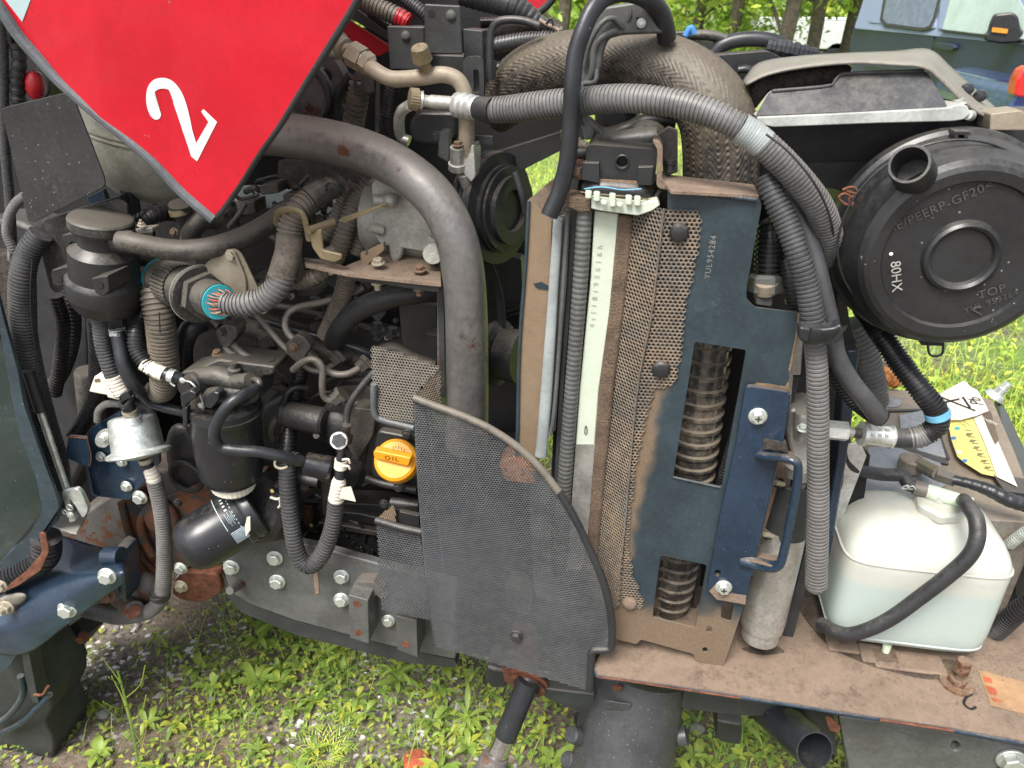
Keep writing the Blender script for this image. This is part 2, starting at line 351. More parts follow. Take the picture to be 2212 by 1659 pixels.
def bolt(parent, x, y, d, r, m='zinc', axis=(0, -1, 0), kind='hex', name='bolt', label=None):
    o = bpy.data.objects.new(name, bolt_mesh(m, kind)); COL.objects.link(o)
    p = V((x, y, d)); q = Vector(axis).to_track_quat('Z', 'Y') @ Matrix.Rotation(random.uniform(0, 1), 3, 'Z').to_quaternion(); s = r*PX(x, y, d)
    o.matrix_world = Matrix.LocRotScale(p, q, Vector((s, s, s)))
    o.parent = parent
    if label: o['label'] = label
    return o
def ellips(name, parent, m, x, y, d, rx, ry, rz=None, seg=32, label=None, rot=0.0):
    """ellipsoid, radii in photo px"""
    u = PX(x, y, d); bm = bmesh.new(); bmesh.ops.create_uvsphere(bm, u_segments=seg, v_segments=seg//2, radius=1)
    M = Matrix.Translation(P(x, y, d)) @ Matrix.Rotation(rot, 4, 'Y') @ Matrix.Diagonal((rx*u, (rz or rx)*u, ry*u, 1)); bmesh.ops.transform(bm, matrix=M, verts=bm.verts[:])
    me = bpy.data.meshes.new(name); bm.to_mesh(me); bm.free(); o = link(name, me, parent, m, auto=0)
    if label: o['label'] = label
    return o
def inpoly(px, py, poly):
    ins = np.zeros(len(px), bool); n = len(poly); j = n-1
    for i in range(n):
        xi, yi = poly[i]; xj, yj = poly[j]
        c = ((yi > py) != (yj > py)) & (px < (xj-xi)*(py-yi)/((yj-yi) or 1e-12)+xi); ins ^= c; j = i
    return ins
def perf(name, parent, m, poly, plane, pitch, hole=0.33, th=0.0012, label=None, solid=None, rot=0.0):
    """perforated sheet of real round-ish holes. poly in photo px on the plane through three (x,y,d) points; pitch in photo px"""
    pp = [V(q) for q in plane]; c, n = fit_plane(pp); u = Vector((1, 0, 0)); u = (u-n*u.dot(n)).normalized(); v = n.cross(u)
    if rot: u, v = u*math.cos(rot)+v*math.sin(rot), v*math.cos(rot)-u*math.sin(rot)
    uv = [((p-c).dot(u), (p-c).dot(v)) for p in (on_plane(x, y, c, n) for x, y in poly)]
    x0, y0 = poly[0][:2]; pw = pitch*PX(x0, y0, on_plane(x0, y0, c, n).y)
    us, vs_ = [q[0] for q in uv], [q[1] for q in uv]; hx, hy = pw, pw*math.sqrt(3)/2
    gx, gy = np.meshgrid(np.arange(int((max(us)-min(us))/hx)+2), np.arange(int((max(vs_)-min(vs_))/hy)+2)); gx = gx.ravel(); gy = gy.ravel()
    X = min(us)+(gx+(gy % 2)*0.5)*hx; Y = min(vs_)+gy*hy; k = inpoly(X, Y, uv); X, Y = X[k], Y[k]
    sol = inpoly(X, Y, [((p-c).dot(u), (p-c).dot(v)) for p in (on_plane(x, y, c, n) for x, y in solid)]) if solid else None
    A = (np.arange(6)+0.5)*math.pi/3; ro = pw/math.sqrt(3); ri = pw*hole
    N = len(X); nr = 6
    def ringp(r, z): 
        return (np.stack([X[:, None]+r*np.cos(A), Y[:, None]+r*np.sin(A), np.full((N, 6), z)], 2))
    R = np.stack([ringp(ro, 0), ringp(ri, 0), ringp(ri, -th), ringp(ro, -th)], 1).reshape(-1, 3)   # per cell 24 verts
    U, Vv, Nn = np.array(u), np.array(v), np.array(n); W = np.array(c)+R[:, :1]*U+R[:, 1:2]*Vv+R[:, 2:]*Nn
    F = []
    base = []
    for a in range(3):
        for j in range(6):
            kk = (j+1) % 6; base.append((a*6+j, a*6+kk, (a+1)*6+kk, (a+1)*6+j))
    base = np.array(base); F = (np.arange(N)[:, None, None]*24+base[None]).reshape(-1, 4)
    me = bpy.data.meshes.new(name); me.vertices.add(len(W)); me.vertices.foreach_set('co', W.ravel())
    nf = len(F); me.loops.add(nf*4); me.loops.foreach_set('vertex_index', F.ravel()); me.polygons.add(nf); me.polygons.foreach_set('loop_start', np.arange(nf)*4); me.update(calc_edges=True); me.validate()
    o = link(name, me, parent, m, smooth=False); o['kind'] = 'stuff'
    if label: o['label'] = label
    return o
def text(parent, s, x, y, d, size, m, rot=0.0, name='lettering', plane=None, off=0.0006, spacing=1.0, tilt=None, font_scale_y=1.0, align='CENTER', th=0.0002):
    """flat lettering facing the eye side, size = letter height in photo px, rot degrees clockwise in the picture"""
    cu = bpy.data.curves.new(name, 'FONT'); cu.body = s; cu.size = 1.38; cu.align_x = align; cu.align_y = 'CENTER'; cu.space_character = spacing; cu.extrude = 0.0; cu.resolution_u = 3
    tmp = bpy.data.objects.new('tmp', cu); dg = bpy.context.evaluated_depsgraph_get(); COL.objects.link(tmp); bpy.context.view_layer.update(); dg = bpy.context.evaluated_depsgraph_get()
    me = bpy.data.meshes.new_from_object(tmp.evaluated_get(dg)); COL.objects.unlink(tmp); bpy.data.objects.remove(tmp)
    if plane: c, n = fit_plane([V(q) for q in plane]); p = on_plane(x, y, c, n)
    else: n = Vector((0, -1, 0)); p = P(x, y, d)
    u = on_plane(x+1, y, p, n)-p; u.normalize(); v = n.cross(u); 
    g = math.radians(-rot); u2, v2 = u*math.cos(g)+v*math.sin(g), v*math.cos(g)-u*math.sin(g); s_ = size*PX(x, y, p.y)
    M = Matrix((( *(u2*s_), 0), (*(v2*s_*font_scale_y), 0), (*n, 0), (0, 0, 0, 1))).transposed(); M.translation = p+n*off
    me.transform(M); me.materials.clear(); return link(name, me, parent, m, smooth=False)
def decal(name, parent, m, poly, d=0.0, plane=None, off=0.0005, label=None):
    """thin sticker standing just proud of a surface"""
    if plane: c, n = fit_plane([V(q) for q in plane])
    else: c, n = P(poly[0][0], poly[0][1], d), Vector((0, -1, 0))
    vs = [on_plane(x, y, c, n)+n*off for x, y in poly]; bm = bmesh.new(); bm.faces.new([bm.verts.new(v) for v in vs]); bmesh.ops.triangulate(bm, faces=bm.faces[:])
    me = bpy.data.meshes.new(name); bm.to_mesh(me); bm.free(); o = link(name, me, parent, m, smooth=False)
    s = o.modifiers.new('s', 'SOLIDIFY'); s.thickness = 0.0002; s.offset = -1
    if label: o['label'] = label
    return o
def ring(name, parent, m, x, y, d, R, r, ax=(0, -1, 0), sides=8, seg=32, arc=(0, 360)):
    c = P(x, y, d); u = PX(x, y, d); n = Vector(ax).normalized(); a = Vector((1, 0, 0.01)); a = (a-n*a.dot(n)).normalized(); b = n.cross(a)
    pts = [c+(a*math.cos(math.radians(arc[0]+(arc[1]-arc[0])*k/seg))+b*math.sin(math.radians(arc[0]+(arc[1]-arc[0])*k/seg)))*R*u for k in range(seg+1)]
    v, f = tube_mesh(pts, [r*u]*len(pts), None, 0, sides); return link(name, me_from(v, f), parent, m)
# ================= the yard: ground, gravel, weeds, trees, parked vehicles =================
def leafmat(name, col, rough=0.45, var=0.5, yel=0.0):
    m = bpy.data.materials.new(name); m.use_nodes = True; n = m.node_tree.nodes; l = m.node_tree.links; b = n['Principled BSDF']; MATS[name] = m
    g = n.new('ShaderNodeNewGeometry'); cr = n.new('ShaderNodeValToRGB'); l.new(g.outputs['Random Per Island'], cr.inputs[0])
    e = cr.color_ramp.elements; e[0].color = (*[c*(1-var) for c in col], 1); e[1].color = (*[min(1, c*(1+var)) for c in col], 1)
    q = e.new(0.9); q.color = (col[0]*(1.5+yel), col[1]*1.25, col[2]*0.9, 1)
    q = e.new(0.5); q.color = (*col, 1)
    l.new(cr.outputs[0], b.inputs['Base Color']); b.inputs['Roughness'].default_value = rough
    tr = n.new('ShaderNodeBsdfTranslucent'); mx = n.new('ShaderNodeMixShader'); mx.inputs[0].default_value = 0.4
    hsv = n.new('ShaderNodeHueSaturation'); hsv.inputs['Value'].default_value = 1.5; l.new(cr.outputs[0], hsv.inputs['Color']); l.new(hsv.outputs[0], tr.inputs[0])
    l.new(b.outputs[0], mx.inputs[1]); l.new(tr.outputs[0], mx.inputs[2]); l.new(mx.outputs[0], n['Material Output'].inputs[0]); return m
leafmat('weed_leaf', (0.27, 0.40, 0.085), var=0.5, yel=0.3); leafmat('grass_blade', (0.22, 0.36, 0.075), 0.5, 0.4, 0.5); leafmat('meadow_blade', (0.40, 0.58, 0.12), 0.5, 0.4, 0.4)
leafmat('straw', (0.30, 0.22, 0.11), 0.6, 0.5); leafmat('tree_leaf', (0.32, 0.50, 0.09), 0.5, 0.45, 0.3); leafmat('far_leaf', (0.36, 0.52, 0.14), 0.5, 0.5, 0.3)
mat('bark', (0.11, 0.09, 0.07), 0.9, bump=0.8, sc=12, var=0.4)
# ground sheet: bare gravelly earth round the machine, sward beyond
gm = mat('earth', (0.13, 0.10, 0.075), 0.95, bump=1.0, bsc=70, var=0.4, sc=3, thick=0.01)
n, l = gm.node_tree.nodes, gm.node_tree.links; b = n['Principled BSDF']; src = b.inputs['Base Color'].links[0].from_socket
tc = n.new('ShaderNodeTexCoord'); vo = n.new('ShaderNodeTexVoronoi'); vo.inputs['Scale'].default_value = 95; l.new(tc.outputs['Object'], vo.inputs['Vector'])
sc_ = n.new('ShaderNodeSeparateColor'); l.new(vo.outputs['Color'], sc_.inputs[0]); cr = n.new('ShaderNodeValToRGB'); l.new(sc_.outputs[0], cr.inputs[0])
for p_, c_ in ((0.0, (0.06, 0.055, 0.05)), (0.5, (0.2, 0.17, 0.135)), (0.85, (0.20, 0.18, 0.16)), (1.0, (0.28, 0.27, 0.255))):
    e = cr.color_ramp.elements.new(p_); e.color = (*c_, 1)
ns = n.new('ShaderNodeTexNoise'); ns.inputs['Scale'].default_value = 1.6; ns.inputs['Detail'].default_value = 6; l.new(tc.outputs['Object'], ns.inputs['Vector'])
mr = n.new('ShaderNodeMapRange'); mr.inputs[1].default_value = 0.47; mr.inputs[2].default_value = 0.63; l.new(ns.outputs[0], mr.inputs[0])
mx = n.new('ShaderNodeMix'); mx.data_type = 'RGBA'; l.new(mr.outputs[0], mx.inputs['Factor']); l.new(src, mx.inputs[6]); l.new(cr.outputs[0], mx.inputs[7])
# sward colour away from the machine
sx = n.new('ShaderNodeSeparateXYZ'); l.new(tc.outputs['Object'], sx.inputs[0]); mr2 = n.new('ShaderNodeMapRange'); mr2.inputs[1].default_value = 1.2; mr2.inputs[2].default_value = 2.6; l.new(sx.outputs['Y'], mr2.inputs[0])
ns2 = n.new('ShaderNodeTexNoise'); ns2.inputs['Scale'].default_value = 0.9; ns2.inputs['Detail'].default_value = 5; l.new(tc.outputs['Object'], ns2.inputs['Vector'])
mr3 = n.new('ShaderNodeMapRange'); mr3.inputs[1].default_value = 0.62; mr3.inputs[2].default_value = 0.48; l.new(ns2.outputs[0], mr3.inputs[0])
mm = n.new('ShaderNodeMath'); mm.operation = 'MULTIPLY'; l.new(mr2.outputs[0], mm.inputs[0]); l.new(mr3.outputs[0], mm.inputs[1])
mg = n.new('ShaderNodeMix'); mg.data_type = 'RGBA'; l.new(mm.outputs[0], mg.inputs['Factor']); l.new(mx.outputs[2], mg.inputs[6]); mg.inputs[7].default_value = (0.13, 0.20, 0.05, 1); l.new(mg.outputs[2], b.inputs['Base Color'])
xs = np.concatenate([np.linspace(-90, -2.2, 12), np.linspace(-2, 3, 90), np.linspace(3.3, 90, 12)]); ys = np.concatenate([np.linspace(-40, -1.2, 6), np.linspace(-1, 3, 80), np.linspace(3.3, 180, 16)])
def gz(x, y): return (noise.noise(Vector((x*1.7, y*1.7, 0)))*0.018+noise.noise(Vector((x*7, y*7, 3)))*0.006) if (-2.2 < x < 3.3 and -1.2 < y < 3.3) else 0.0
vs = [(x, y, gz(x, y)) for y in ys for x in xs]; nx = len(xs)
F = [(j*nx+i, j*nx+i+1, (j+1)*nx+i+1, (j+1)*nx+i) for j in range(len(ys)-1) for i in range(nx-1)]
tag(link('ground', me_from(vs, F), None, 'earth', auto=0), kind='structure')

def leaves(N, pos, yaw, length, width, rise, droop, name, m, parent=None, shape='oval', segs=4, twist=None):
    """N leaf blades as one mesh; vectorised"""
    t = np.linspace(0, 1, segs+1); wt = {'oval': np.sin(np.pi*np.clip(t*0.93+0.05, 0, 1))**0.8*np.where(t < 0.15, 0.45, 1), 'blade': (1-t)**0.6*0.5+0.03, 'quad': np.sin(np.pi*np.clip(t*0.9+0.05, 0, 1))}[shape]
    L = length[:, None]; al = L*t; z = rise[:, None]*al-droop[:, None]*al*al/np.maximum(L, 1e-6); wd = width[:, None]*wt*0.5
    c, s = np.cos(yaw)[:, None], np.sin(yaw)[:, None]; tw = np.zeros(N) if twist is None else twist
    cols = []
    for sg in (-1, 0, 1) if shape == 'oval' else (-1, 1):
        ww = wd*sg; zz = z+(np.abs(ww)*0.35 if shape == 'oval' else 0)+ww*np.sin(tw)[:, None]; ww = ww*np.cos(tw)[:, None]
        cols.append(np.stack([pos[:, 0:1]+al*c-ww*s, pos[:, 1:2]+al*s+ww*c, pos[:, 2:3]+zz], 2))
    K = len(cols); Vv = np.stack(cols, 2).reshape(-1, 3); per = (segs+1)*K; base = []
    for i in range(segs):
        for k in range(K-1): base.append((i*K+k, i*K+k+1, (i+1)*K+k+1, (i+1)*K+k))
    F = (np.arange(N)[:, None, None]*per+np.array(base)[None]).reshape(-1, 4)
    me = bpy.data.meshes.new(name); me.vertices.add(len(Vv)); me.vertices.foreach_set('co', Vv.ravel()); nf = len(F)
    me.loops.add(nf*4); me.loops.foreach_set('vertex_index', F.ravel()); me.polygons.add(nf); me.polygons.foreach_set('loop_start', np.arange(nf)*4); me.update(calc_edges=True)
    return link(name, me, parent, m, auto=0)
U = RNG.uniform
def patch(x, y): return np.array([noise.noise(Vector((a*1.9+5, b_*1.9, 1))) for a, b_ in zip(x, y)])
def scatter(N, x0, x1, y0, y1, bias=0.0):
    x, y = U(x0, x1, N*3), U(y0, y1, N*3); k = patch(x, y)+U(-0.35, 0.35, N*3) > bias; return x[k][:N], y[k][:N]
def G(x, y): return np.array([gz(a, b_) for a, b_ in zip(x, y)])
# creeping low leaves near the machine
x, y = scatter(42000, -1.6, 2.2, -0.6, 2.2, -0.08); N = len(x)
o = leaves(N, np.stack([x, y, G(x, y)+U(0.002, 0.03, N)], 1), U(0, 6.28, N), U(.008, .022, N), U(.006, .014, N), U(-.1, .7, N), U(0, .6, N), 'ground_cover', 'weed_leaf', segs=2, shape='oval'); tag(o, kind='stuff')
# rosettes of broad leaves, too many to count
x, y = scatter(1500, -1.6, 2.4, -0.6, 2.4, 0.0); n0 = len(x); k = np.repeat(np.arange(n0), 7); N = len(k); sz = U(.015, .048, n0)[k]
yaw = (np.tile(np.arange(7), n0)*2*math.pi/7+U(-.4, .4, N)+U(0, 6, n0)[k])
o = leaves(N, np.stack([x[k]+U(-.006, .006, N), y[k]+U(-.006, .006, N), G(x, y)[k]+U(0.004, .03, n0)[k]], 1), yaw, sz*U(.7, 1.2, N), sz*U(.32, .48, N), U(.3, 1.3, N), U(.3, 1.3, N), 'low_weeds', 'weed_leaf', segs=4); tag(o, kind='stuff')
# grass blades near
x, y = scatter(15000, -1.6, 2.6, -0.6, 2.6, 0.06); N = len(x)
o = leaves(N, np.stack([x, y, G(x, y)], 1), U(0, 6.28, N), U(.03, .10, N), U(.002, .005, N), U(.6, 3.0, N), U(.3, 1.6, N), 'grass', 'grass_blade', shape='blade', segs=3); tag(o, kind='stuff')
x, y = scatter(5200, -1.5, 2.0, -0.6, 2.0, -0.3); N = len(x)
o = leaves(N, np.stack([x, y, G(x, y)+U(.002, .012, N)], 1), U(0, 6.28, N), U(.03, .09, N), U(.0012, .003, N), U(-.1, .3, N), U(-.1, .3, N), 'dead_grass', 'straw', shape='blade', segs=2); tag(o, kind='stuff')
# meadow beyond
N = 95000; yy = 1.3+13*U(0, 1, N)**1.7+U(0, .5, N); xx = U(-0.9, 1.15, N)*(yy+1.2); k = patch(xx*.5, yy*.5)+U(-.5, .5, N) > -0.18; xx, yy = xx[k], yy[k]; N = len(xx); s_ = 1+(yy-1.6)*0.10
o = leaves(N, np.stack([xx, yy, 0*xx], 1), U(0, 6.28, N), U(.05, .12, N)*s_, U(.004, .009, N)*s_, U(.7, 3.0, N), U(.3, 1.6, N), 'meadow_grass', 'meadow_blade', shape='blade', segs=2); tag(o, kind='stuff')
N = 26000; yy = 1.5+10*U(0, 1, N)**1.6; xx = U(-0.5, 1.1, N)*(yy+1.2); s_ = 1+(yy-1.6)*0.08
o = leaves(N, np.stack([xx, yy, U(.01, .07, N)], 1), U(0, 6.28, N), U(.02, .045, N)*s_, U(.012, .026, N)*s_, U(-.1, .9, N), U(0, .9, N), 'clover', 'meadow_blade', segs=2); tag(o, kind='stuff')
mat('yellow_petal', (0.75, 0.62, 0.03), 0.5, bump=0)
N = 240; yy = 1.0+6*U(0, 1, N)**1.3; xx = U(-0.5, 1.1, N)*(yy+1.2)
o = leaves(N, np.stack([xx, yy, U(.05, .10, N)], 1), U(0, 6.28, N), U(.009, .016, N), U(.009, .015, N), U(-.1, .3, N), U(0, .2, N), 'flower_petals', 'yellow_petal', segs=2); tag(o, kind='stuff')
# gravel
def stones(N, x0, x1, y0, y1, r0, r1, name, m='stone'):
    bm = bmesh.new(); bmesh.ops.create_icosphere(bm, subdivisions=1, radius=1); bv = np.array([v.co[:] for v in bm.verts]); bf = np.array([[v.index for v in f.verts] for f in bm.faces]); bm.free()
    x, y = U(x0, x1, N), U(y0, y1, N); r = r0+(r1-r0)*U(0, 1, N)**3; S = np.stack([r*U(.7, 1.3, N), r*U(.7, 1.3, N), r*U(.4, .8, N)], 1)
    j = U(.75, 1.2, (N, len(bv), 1)); a = U(0, 6.28, N); W = bv[None]*j*S[:, None]; c, s = np.cos(a)[:, None], np.sin(a)[:, None]
    W = np.stack([W[..., 0]*c-W[..., 1]*s+x[:, None], W[..., 0]*s+W[..., 1]*c+y[:, None], W[..., 2]+(G(x, y)+r*0.15)[:, None]], 2).reshape(-1, 3)
    F = (np.arange(N)[:, None, None]*len(bv)+bf[None]).reshape(-1, 3); me = bpy.data.meshes.new(name); me.from_pydata(W.tolist(), [], F.tolist()); return tag(link(name, me, None, m, smooth=False), kind='stuff')
sm = MATS['stone']; n_, l_ = sm.node_tree.nodes, sm.node_tree.links; g = n_.new('ShaderNodeNewGeometry'); cr = n_.new('ShaderNodeValToRGB'); l_.new(g.outputs['Random Per Island'], cr.inputs[0])
cr.color_ramp.elements[0].color = (.08, .075, .07, 1); cr.color_ramp.elements[1].color = (.25, .24, .225, 1); l_.new(cr.outputs[0], n_['Principled BSDF'].inputs['Base Color'])
stones(3200, -1.5, 2.2, -0.6, 2.0, .003, .014, 'gravel')
# single plants that stand out
def weed(x, y, label, n=8, L=.07, wd=.42, tall=0.02, stem=0.0, seed=0):
    rg = np.random.RandomState(seed); p = H(x, y, 0.01); r_ = thing('weed', label, 'plant', (p.x, p.y, gz(p.x, p.y)), 'plants growing under the machine')
    U_ = rg.uniform
    for i in range(n):
        a = i*2.4+U_(0, .5); l_ = L*.56*U_(.65, 1.15); h = tall*U_(0, 1)+stem*i/n
        o = leaves(1, np.array([[0.004*math.cos(a), 0.004*math.sin(a), h]]), np.array([a]), np.array([l_]), np.array([l_*wd*U_(.8, 1.2)]), np.array([U_(.5, 1.3)]), np.array([U_(.4, 1.3)]), 'leaf', 'weed_leaf', parent=r_, segs=6)
    if stem: wtube('stem', r_, 'grass_blade', [(0, 0, 0), (U_(-.01, .01), U_(-.01, .01), stem*.5), (U_(-.02, .02), U_(-.02, .02), stem)], .0016, 6)
    return r_
for i, (x_, y_, lb, kw) in enumerate([
    (1000, 0, '', {}),
    (555, 1480, 'broad pale green plantain rosette beside the bare gravel patch', dict(n=10, L=.10, wd=.36)),
    (430, 1440, 'low dark green plantain just below the rusty end of the frame', dict(n=8, L=.08, wd=.4)),
    (215, 1625, 'rounded bright leaves close to the foot of the dark blue column', dict(n=8, L=.075, wd=.55)),
    (470, 1560, 'plantain with long drooping leaves on dark soil, lower left of gravel', dict(n=9, L=.075, wd=.33)),
    (700, 1420, 'red-stemmed leafy weed under the two drilled blocks', dict(n=9, L=.09, wd=.33, stem=.03)),
    (560, 1395, 'upright leafy weed right under the grey frame plate', dict(n=9, L=.09, wd=.4, stem=.04)),
    (860, 1480, 'cluster of upright lance leaves left of the black shaft', dict(n=14, L=.10, wd=.22, stem=.05)),
    (1010, 1560, 'clump of narrow leaves against the left side of the black shaft', dict(n=12, L=.09, wd=.25, stem=.03)),
    (1195, 1640, 'broad single-stemmed leaf plant between shaft and dark housing', dict(n=7, L=.10, wd=.4)),
    (1500, 1640, 'bright green weed at the foot of the wide dark housing', dict(n=9, L=.08, wd=.4)),
    (1600, 1600, 'branching weed behind the open black outlet pipe', dict(n=12, L=.09, wd=.22, stem=.06)),
    (345, 1400, 'thin leafy sprig under the grey corrugated loop', dict(n=9, L=.06, wd=.3, stem=.05)),
    (960, 1440, 'tuft of broad leaves under the perforated guard', dict(n=9, L=.085, wd=.33, stem=.03))][1:]):
    weed(x_, y_, lb, seed=i, **kw)
# tall seed stalk and feathery tuft
p = H(300, 1659, 0.0); r_ = thing('tall_weed', 'tall thin seed stalk with side branches on dark soil at lower left', 'plant', (p.x, p.y, 0))
wtube('stem', r_, 'grass_blade', [(0, 0, 0), (-.01, .03, .12), (-.03, .06, .25)], .0025, 6)
for i in range(9):
    h = .06+.02*i; a = i*2.2; wtube('branch', r_, 'grass_blade', [(-.012*h/.12, .25*h, h), (.03*math.cos(a)-.01, .25*h+.03*math.sin(a), h+.03), (.055*math.cos(a)-.015, .25*h+.055*math.sin(a), h+.08)], .0012, 5)
p = H(705, 1640, 0.0); r_ = thing('feathery_weed', 'bright green feathery tuft at the bottom edge beside the gravel', 'plant', (p.x, p.y, 0))
for i in range(12):
    a = i*0.52; n_l = 14; t_ = np.linspace(.15, 1, n_l); L_ = .10; px_ = np.cos(a)*L_*t_*.8; py_ = np.sin(a)*L_*t_*.8; pz_ = .09*t_-.03*t_*t_
    sd_ = np.tile([1.0, -1.0], n_l//2)
    leaves(n_l, np.stack([px_, py_, pz_], 1), a+sd_*0.8, .032*(1.1-t_*.6), .005+0*t_, .8+0*t_, .5+0*t_, 'leaf', 'meadow_blade', parent=r_, shape='blade', segs=3)
p = H(900, 1652, 0.0); r_ = thing('rock_fragment', 'rust red broken fragment lying at the bottom edge left of the shaft', 'fragment', (p.x, p.y, 0.01))
bm = bmesh.new(); bmesh.ops.create_icosphere(bm, subdivisions=2, radius=.032); 
for v in bm.verts: v.co = Vector((v.co.x*1.1, v.co.y*1.0, v.co.z*.45))*(1+.25*noise.noise(v.co*30)); 
me = bpy.data.meshes.new('chunk'); bm.to_mesh(me); bm.free(); link('chunk', me, r_, 'red_fragment', smooth=False)
for i, (x_, y_, s_, lb) in enumerate([(222, 1545, .03, 'grey angular stone on dark soil beside the blue column'), (1505, 1580, .035, 'pale stone behind the dark housing'), (672, 1480, .022, 'small whitish stone on the gravel patch')]):
    p = H(x_, y_, 0.0); o = thing('stone', lb, 'stone', (p.x, p.y, s_*.2)); bm = bmesh.new(); bmesh.ops.create_icosphere(bm, subdivisions=2, radius=s_*.5)
    for v in bm.verts: v.co = Vector((v.co.x*1.2, v.co.y, v.co.z*.7))*(1+.3*noise.noise(v.co*50+Vector((i, 0, 0))))
    me = bpy.data.meshes.new('chunk'); bm.to_mesh(me); bm.free(); link('pebble', me, o, 'stone', smooth=False)
# trees
def tree(x, y, h, label, seed, lean=0.0, n=5200, low=0.5, R=2.2):
    rg = np.random.RandomState(seed); t = thing('tree', label, 'tree', (x, y, 0), 'trees behind the yard')
    wtube('trunk', t, 'bark', [(0, 0, -.1), (.1+lean*.3, .05, h*.3), (lean, .1, h*.6), (lean*1.3, 0, h*.95)], .13, 9)
    cl = []
    for i in range(9):
        a = rg.uniform(0, 6.28); z0 = h*rg.uniform(.12, .8); r = R*rg.uniform(.5, 1)*(1-.5*z0/h); e = (math.cos(a)*r+lean*.6, math.sin(a)*r, z0+rg.uniform(.2, 1.0))
        wtube('limb', t, 'bark', [(lean*z0/h*1.2, .05, z0), (e[0]*.5, e[1]*.5, z0+.35), e], .035, 6); cl += [e, (e[0]*.6, e[1]*.6, e[2]+.3)]
    for i in range(34): cl.append((rg.uniform(-R, R)+lean*.5, rg.uniform(-R, R), rg.uniform(low, h)))
    cl = [c for c in cl if c[2] > low]
    cl = np.array(cl); k = rg.randint(0, len(cl), n); q = cl[k]+rg.normal(0, 1, (n, 3))*np.array([.42, .42, .26]); q = q[q[:, 2] > low-.3]; n = len(q)
    leaves(n, q, rg.uniform(0, 6.28, n), rg.uniform(.07, .16, n), rg.uniform(.06, .10, n), rg.uniform(-.8, .6, n), rg.uniform(0, .5, n), 'crown', 'tree_leaf', parent=t, shape='quad', segs=2, twist=rg.uniform(-1, 1, n))
def at(x, D):                                             # ground point under photo column x at D metres
    r = ray(x, 40); r = Vector((r.x, r.y, 0)).normalized(); return EYE.x+r.x*D, EYE.y+r.y*D
for i, (px_, D, h, lb, ln) in enumerate([(1690, 15, 6.5, 'tree with a thick pale trunk above the black bagged hose', .3), (1762, 17, 6, 'thin dark trunked tree directly above the white trailer roof', -.2),
    (1580, 18, 7, 'leafy bright green tree above the braided intake hose', .1), (1500, 20, 7, 'darker leafy tree right of the black rubber arch', .2), (1835, 19, 7, 'tree standing just behind the rear of the pickup cab', 0),
    (1205, 17, 6, 'tree left of the black rubber arch behind the raised hood', .2)]):
    a_, b_ = at(px_, D); tree(a_, b_, h, lb, 20+i, ln, low=1.75 if px_ in (1690, 1762, 1835) else .5)
N = 42000; xx, yy, zz = U(-16, 30, N), U(24, 31, N), np.abs(RNG.normal(0, 3.2, N)); kk = np.array([noise.noise(Vector((a*.35, b_*.35, c_*.5))) for a, b_, c_ in zip(xx, yy, zz)]) > -.18; xx, yy, zz = xx[kk], yy[kk], zz[kk]; N = len(xx)
o = leaves(N, np.stack([xx, yy, zz], 1), U(0, 6.28, N), U(.25, .5, N), U(.22, .4, N), U(-1, 1, N), U(0, .4, N), 'far_woods_foliage', 'far_leaf', shape='quad', segs=2, twist=U(-1.2, 1.2, N)); tag(o, kind='stuff')
N = 9000; yy = U(9, 15, N); xx = U(.05, .8, N)*yy; k = patch(xx*.4, yy*.4) > -.1; xx, yy = xx[k], yy[k]; N = len(xx)
o = leaves(N, np.stack([xx, yy, U(.0, .12, N)], 1), U(0, 6.28, N), U(.08, .2, N), U(.02, .04, N), U(.5, 2, N), U(0, 1.2, N), 'undergrowth', 'meadow_blade', shape='blade', segs=2); tag(o, kind='stuff')

# ---- pickup, grazing view along its side ----
mat('car_navy', (0.03, 0.042, 0.085), 0.42, bump=0.02, bsc=20, coat=0.0, var=0.05); mat('car_sky_reflection', (0.22, 0.27, 0.39), 0.5, bump=0.02, bsc=20, coat=0.0, var=0.05); mat('car_blue', (0.05, 0.09, 0.28), 0.3, metal=0.5, coat=1.0, bump=0.02)  # pale cab colour paints in the sky reflected by the upper side
mat('car_glass', (0.40, 0.50, 0.46), 0.45, bump=0, var=0.15, sc=1.5); mat('dark_glass', (0.15, 0.18, 0.25), 0.45, bump=0); mat('tail_red', (0.6, 0.02, 0.02), 0.2, bump=0, coat=1.0); mat('amber', (0.75, 0.27, 0.03), 0.3, bump=0.3)
mat('far_white', (0.78, 0.8, 0.82), 0.5, bump=0.1); mat('concrete', (0.42, 0.40, 0.36), 0.85, bump=0.6, sc=3, var=0.15)
k1 = EYE+ray(2010, 62)*6.3; vd = ray(1433, 5); vd = Vector((vd.x, vd.y, 0)).normalized(); k2 = k1-vd*1.0; k3 = k1+Vector((0, 0, -.5)); TP = (k1, k2, k3); tc_, tn_ = fit_plane(list(TP))
tk = thing('pickup_truck', 'dark blue pickup truck parked on the grass behind the air filter housing', 'pickup truck', tuple(on_plane(2010, 300, tc_, tn_)*1.0)); tk.location.z = 0
tk.matrix_world = Matrix.Translation(tk.location)
def under(parent):                                        # keep world placing when parented to a moved Empty
    for o in bpy.data.objects:
        if o.parent == parent and not o.get('_u'): o.matrix_parent_inverse = parent.matrix_world.inverted(); o['_u'] = 1
def tq(name, m, poly, off=0.0, th=0.02, r=0, parent=None, bevel=0.004, holes=()):
    pl = tuple(k+tn_*off for k in TP); return plate(name, parent or tk, m, poly, plane=pl, th=th, r=r, bevel=bevel, holes=holes)
tq('body', 'car_navy', [(1845, 60), (2330, 108), (2330, 530), (2060, 372), (1845, 246), (1838, 150), (1836, 90)], th=1.5, r=4, bevel=.03)
TPL = TP; TP = (k1, k2, k1-tn_*.16+Vector((0, 0, .42)))
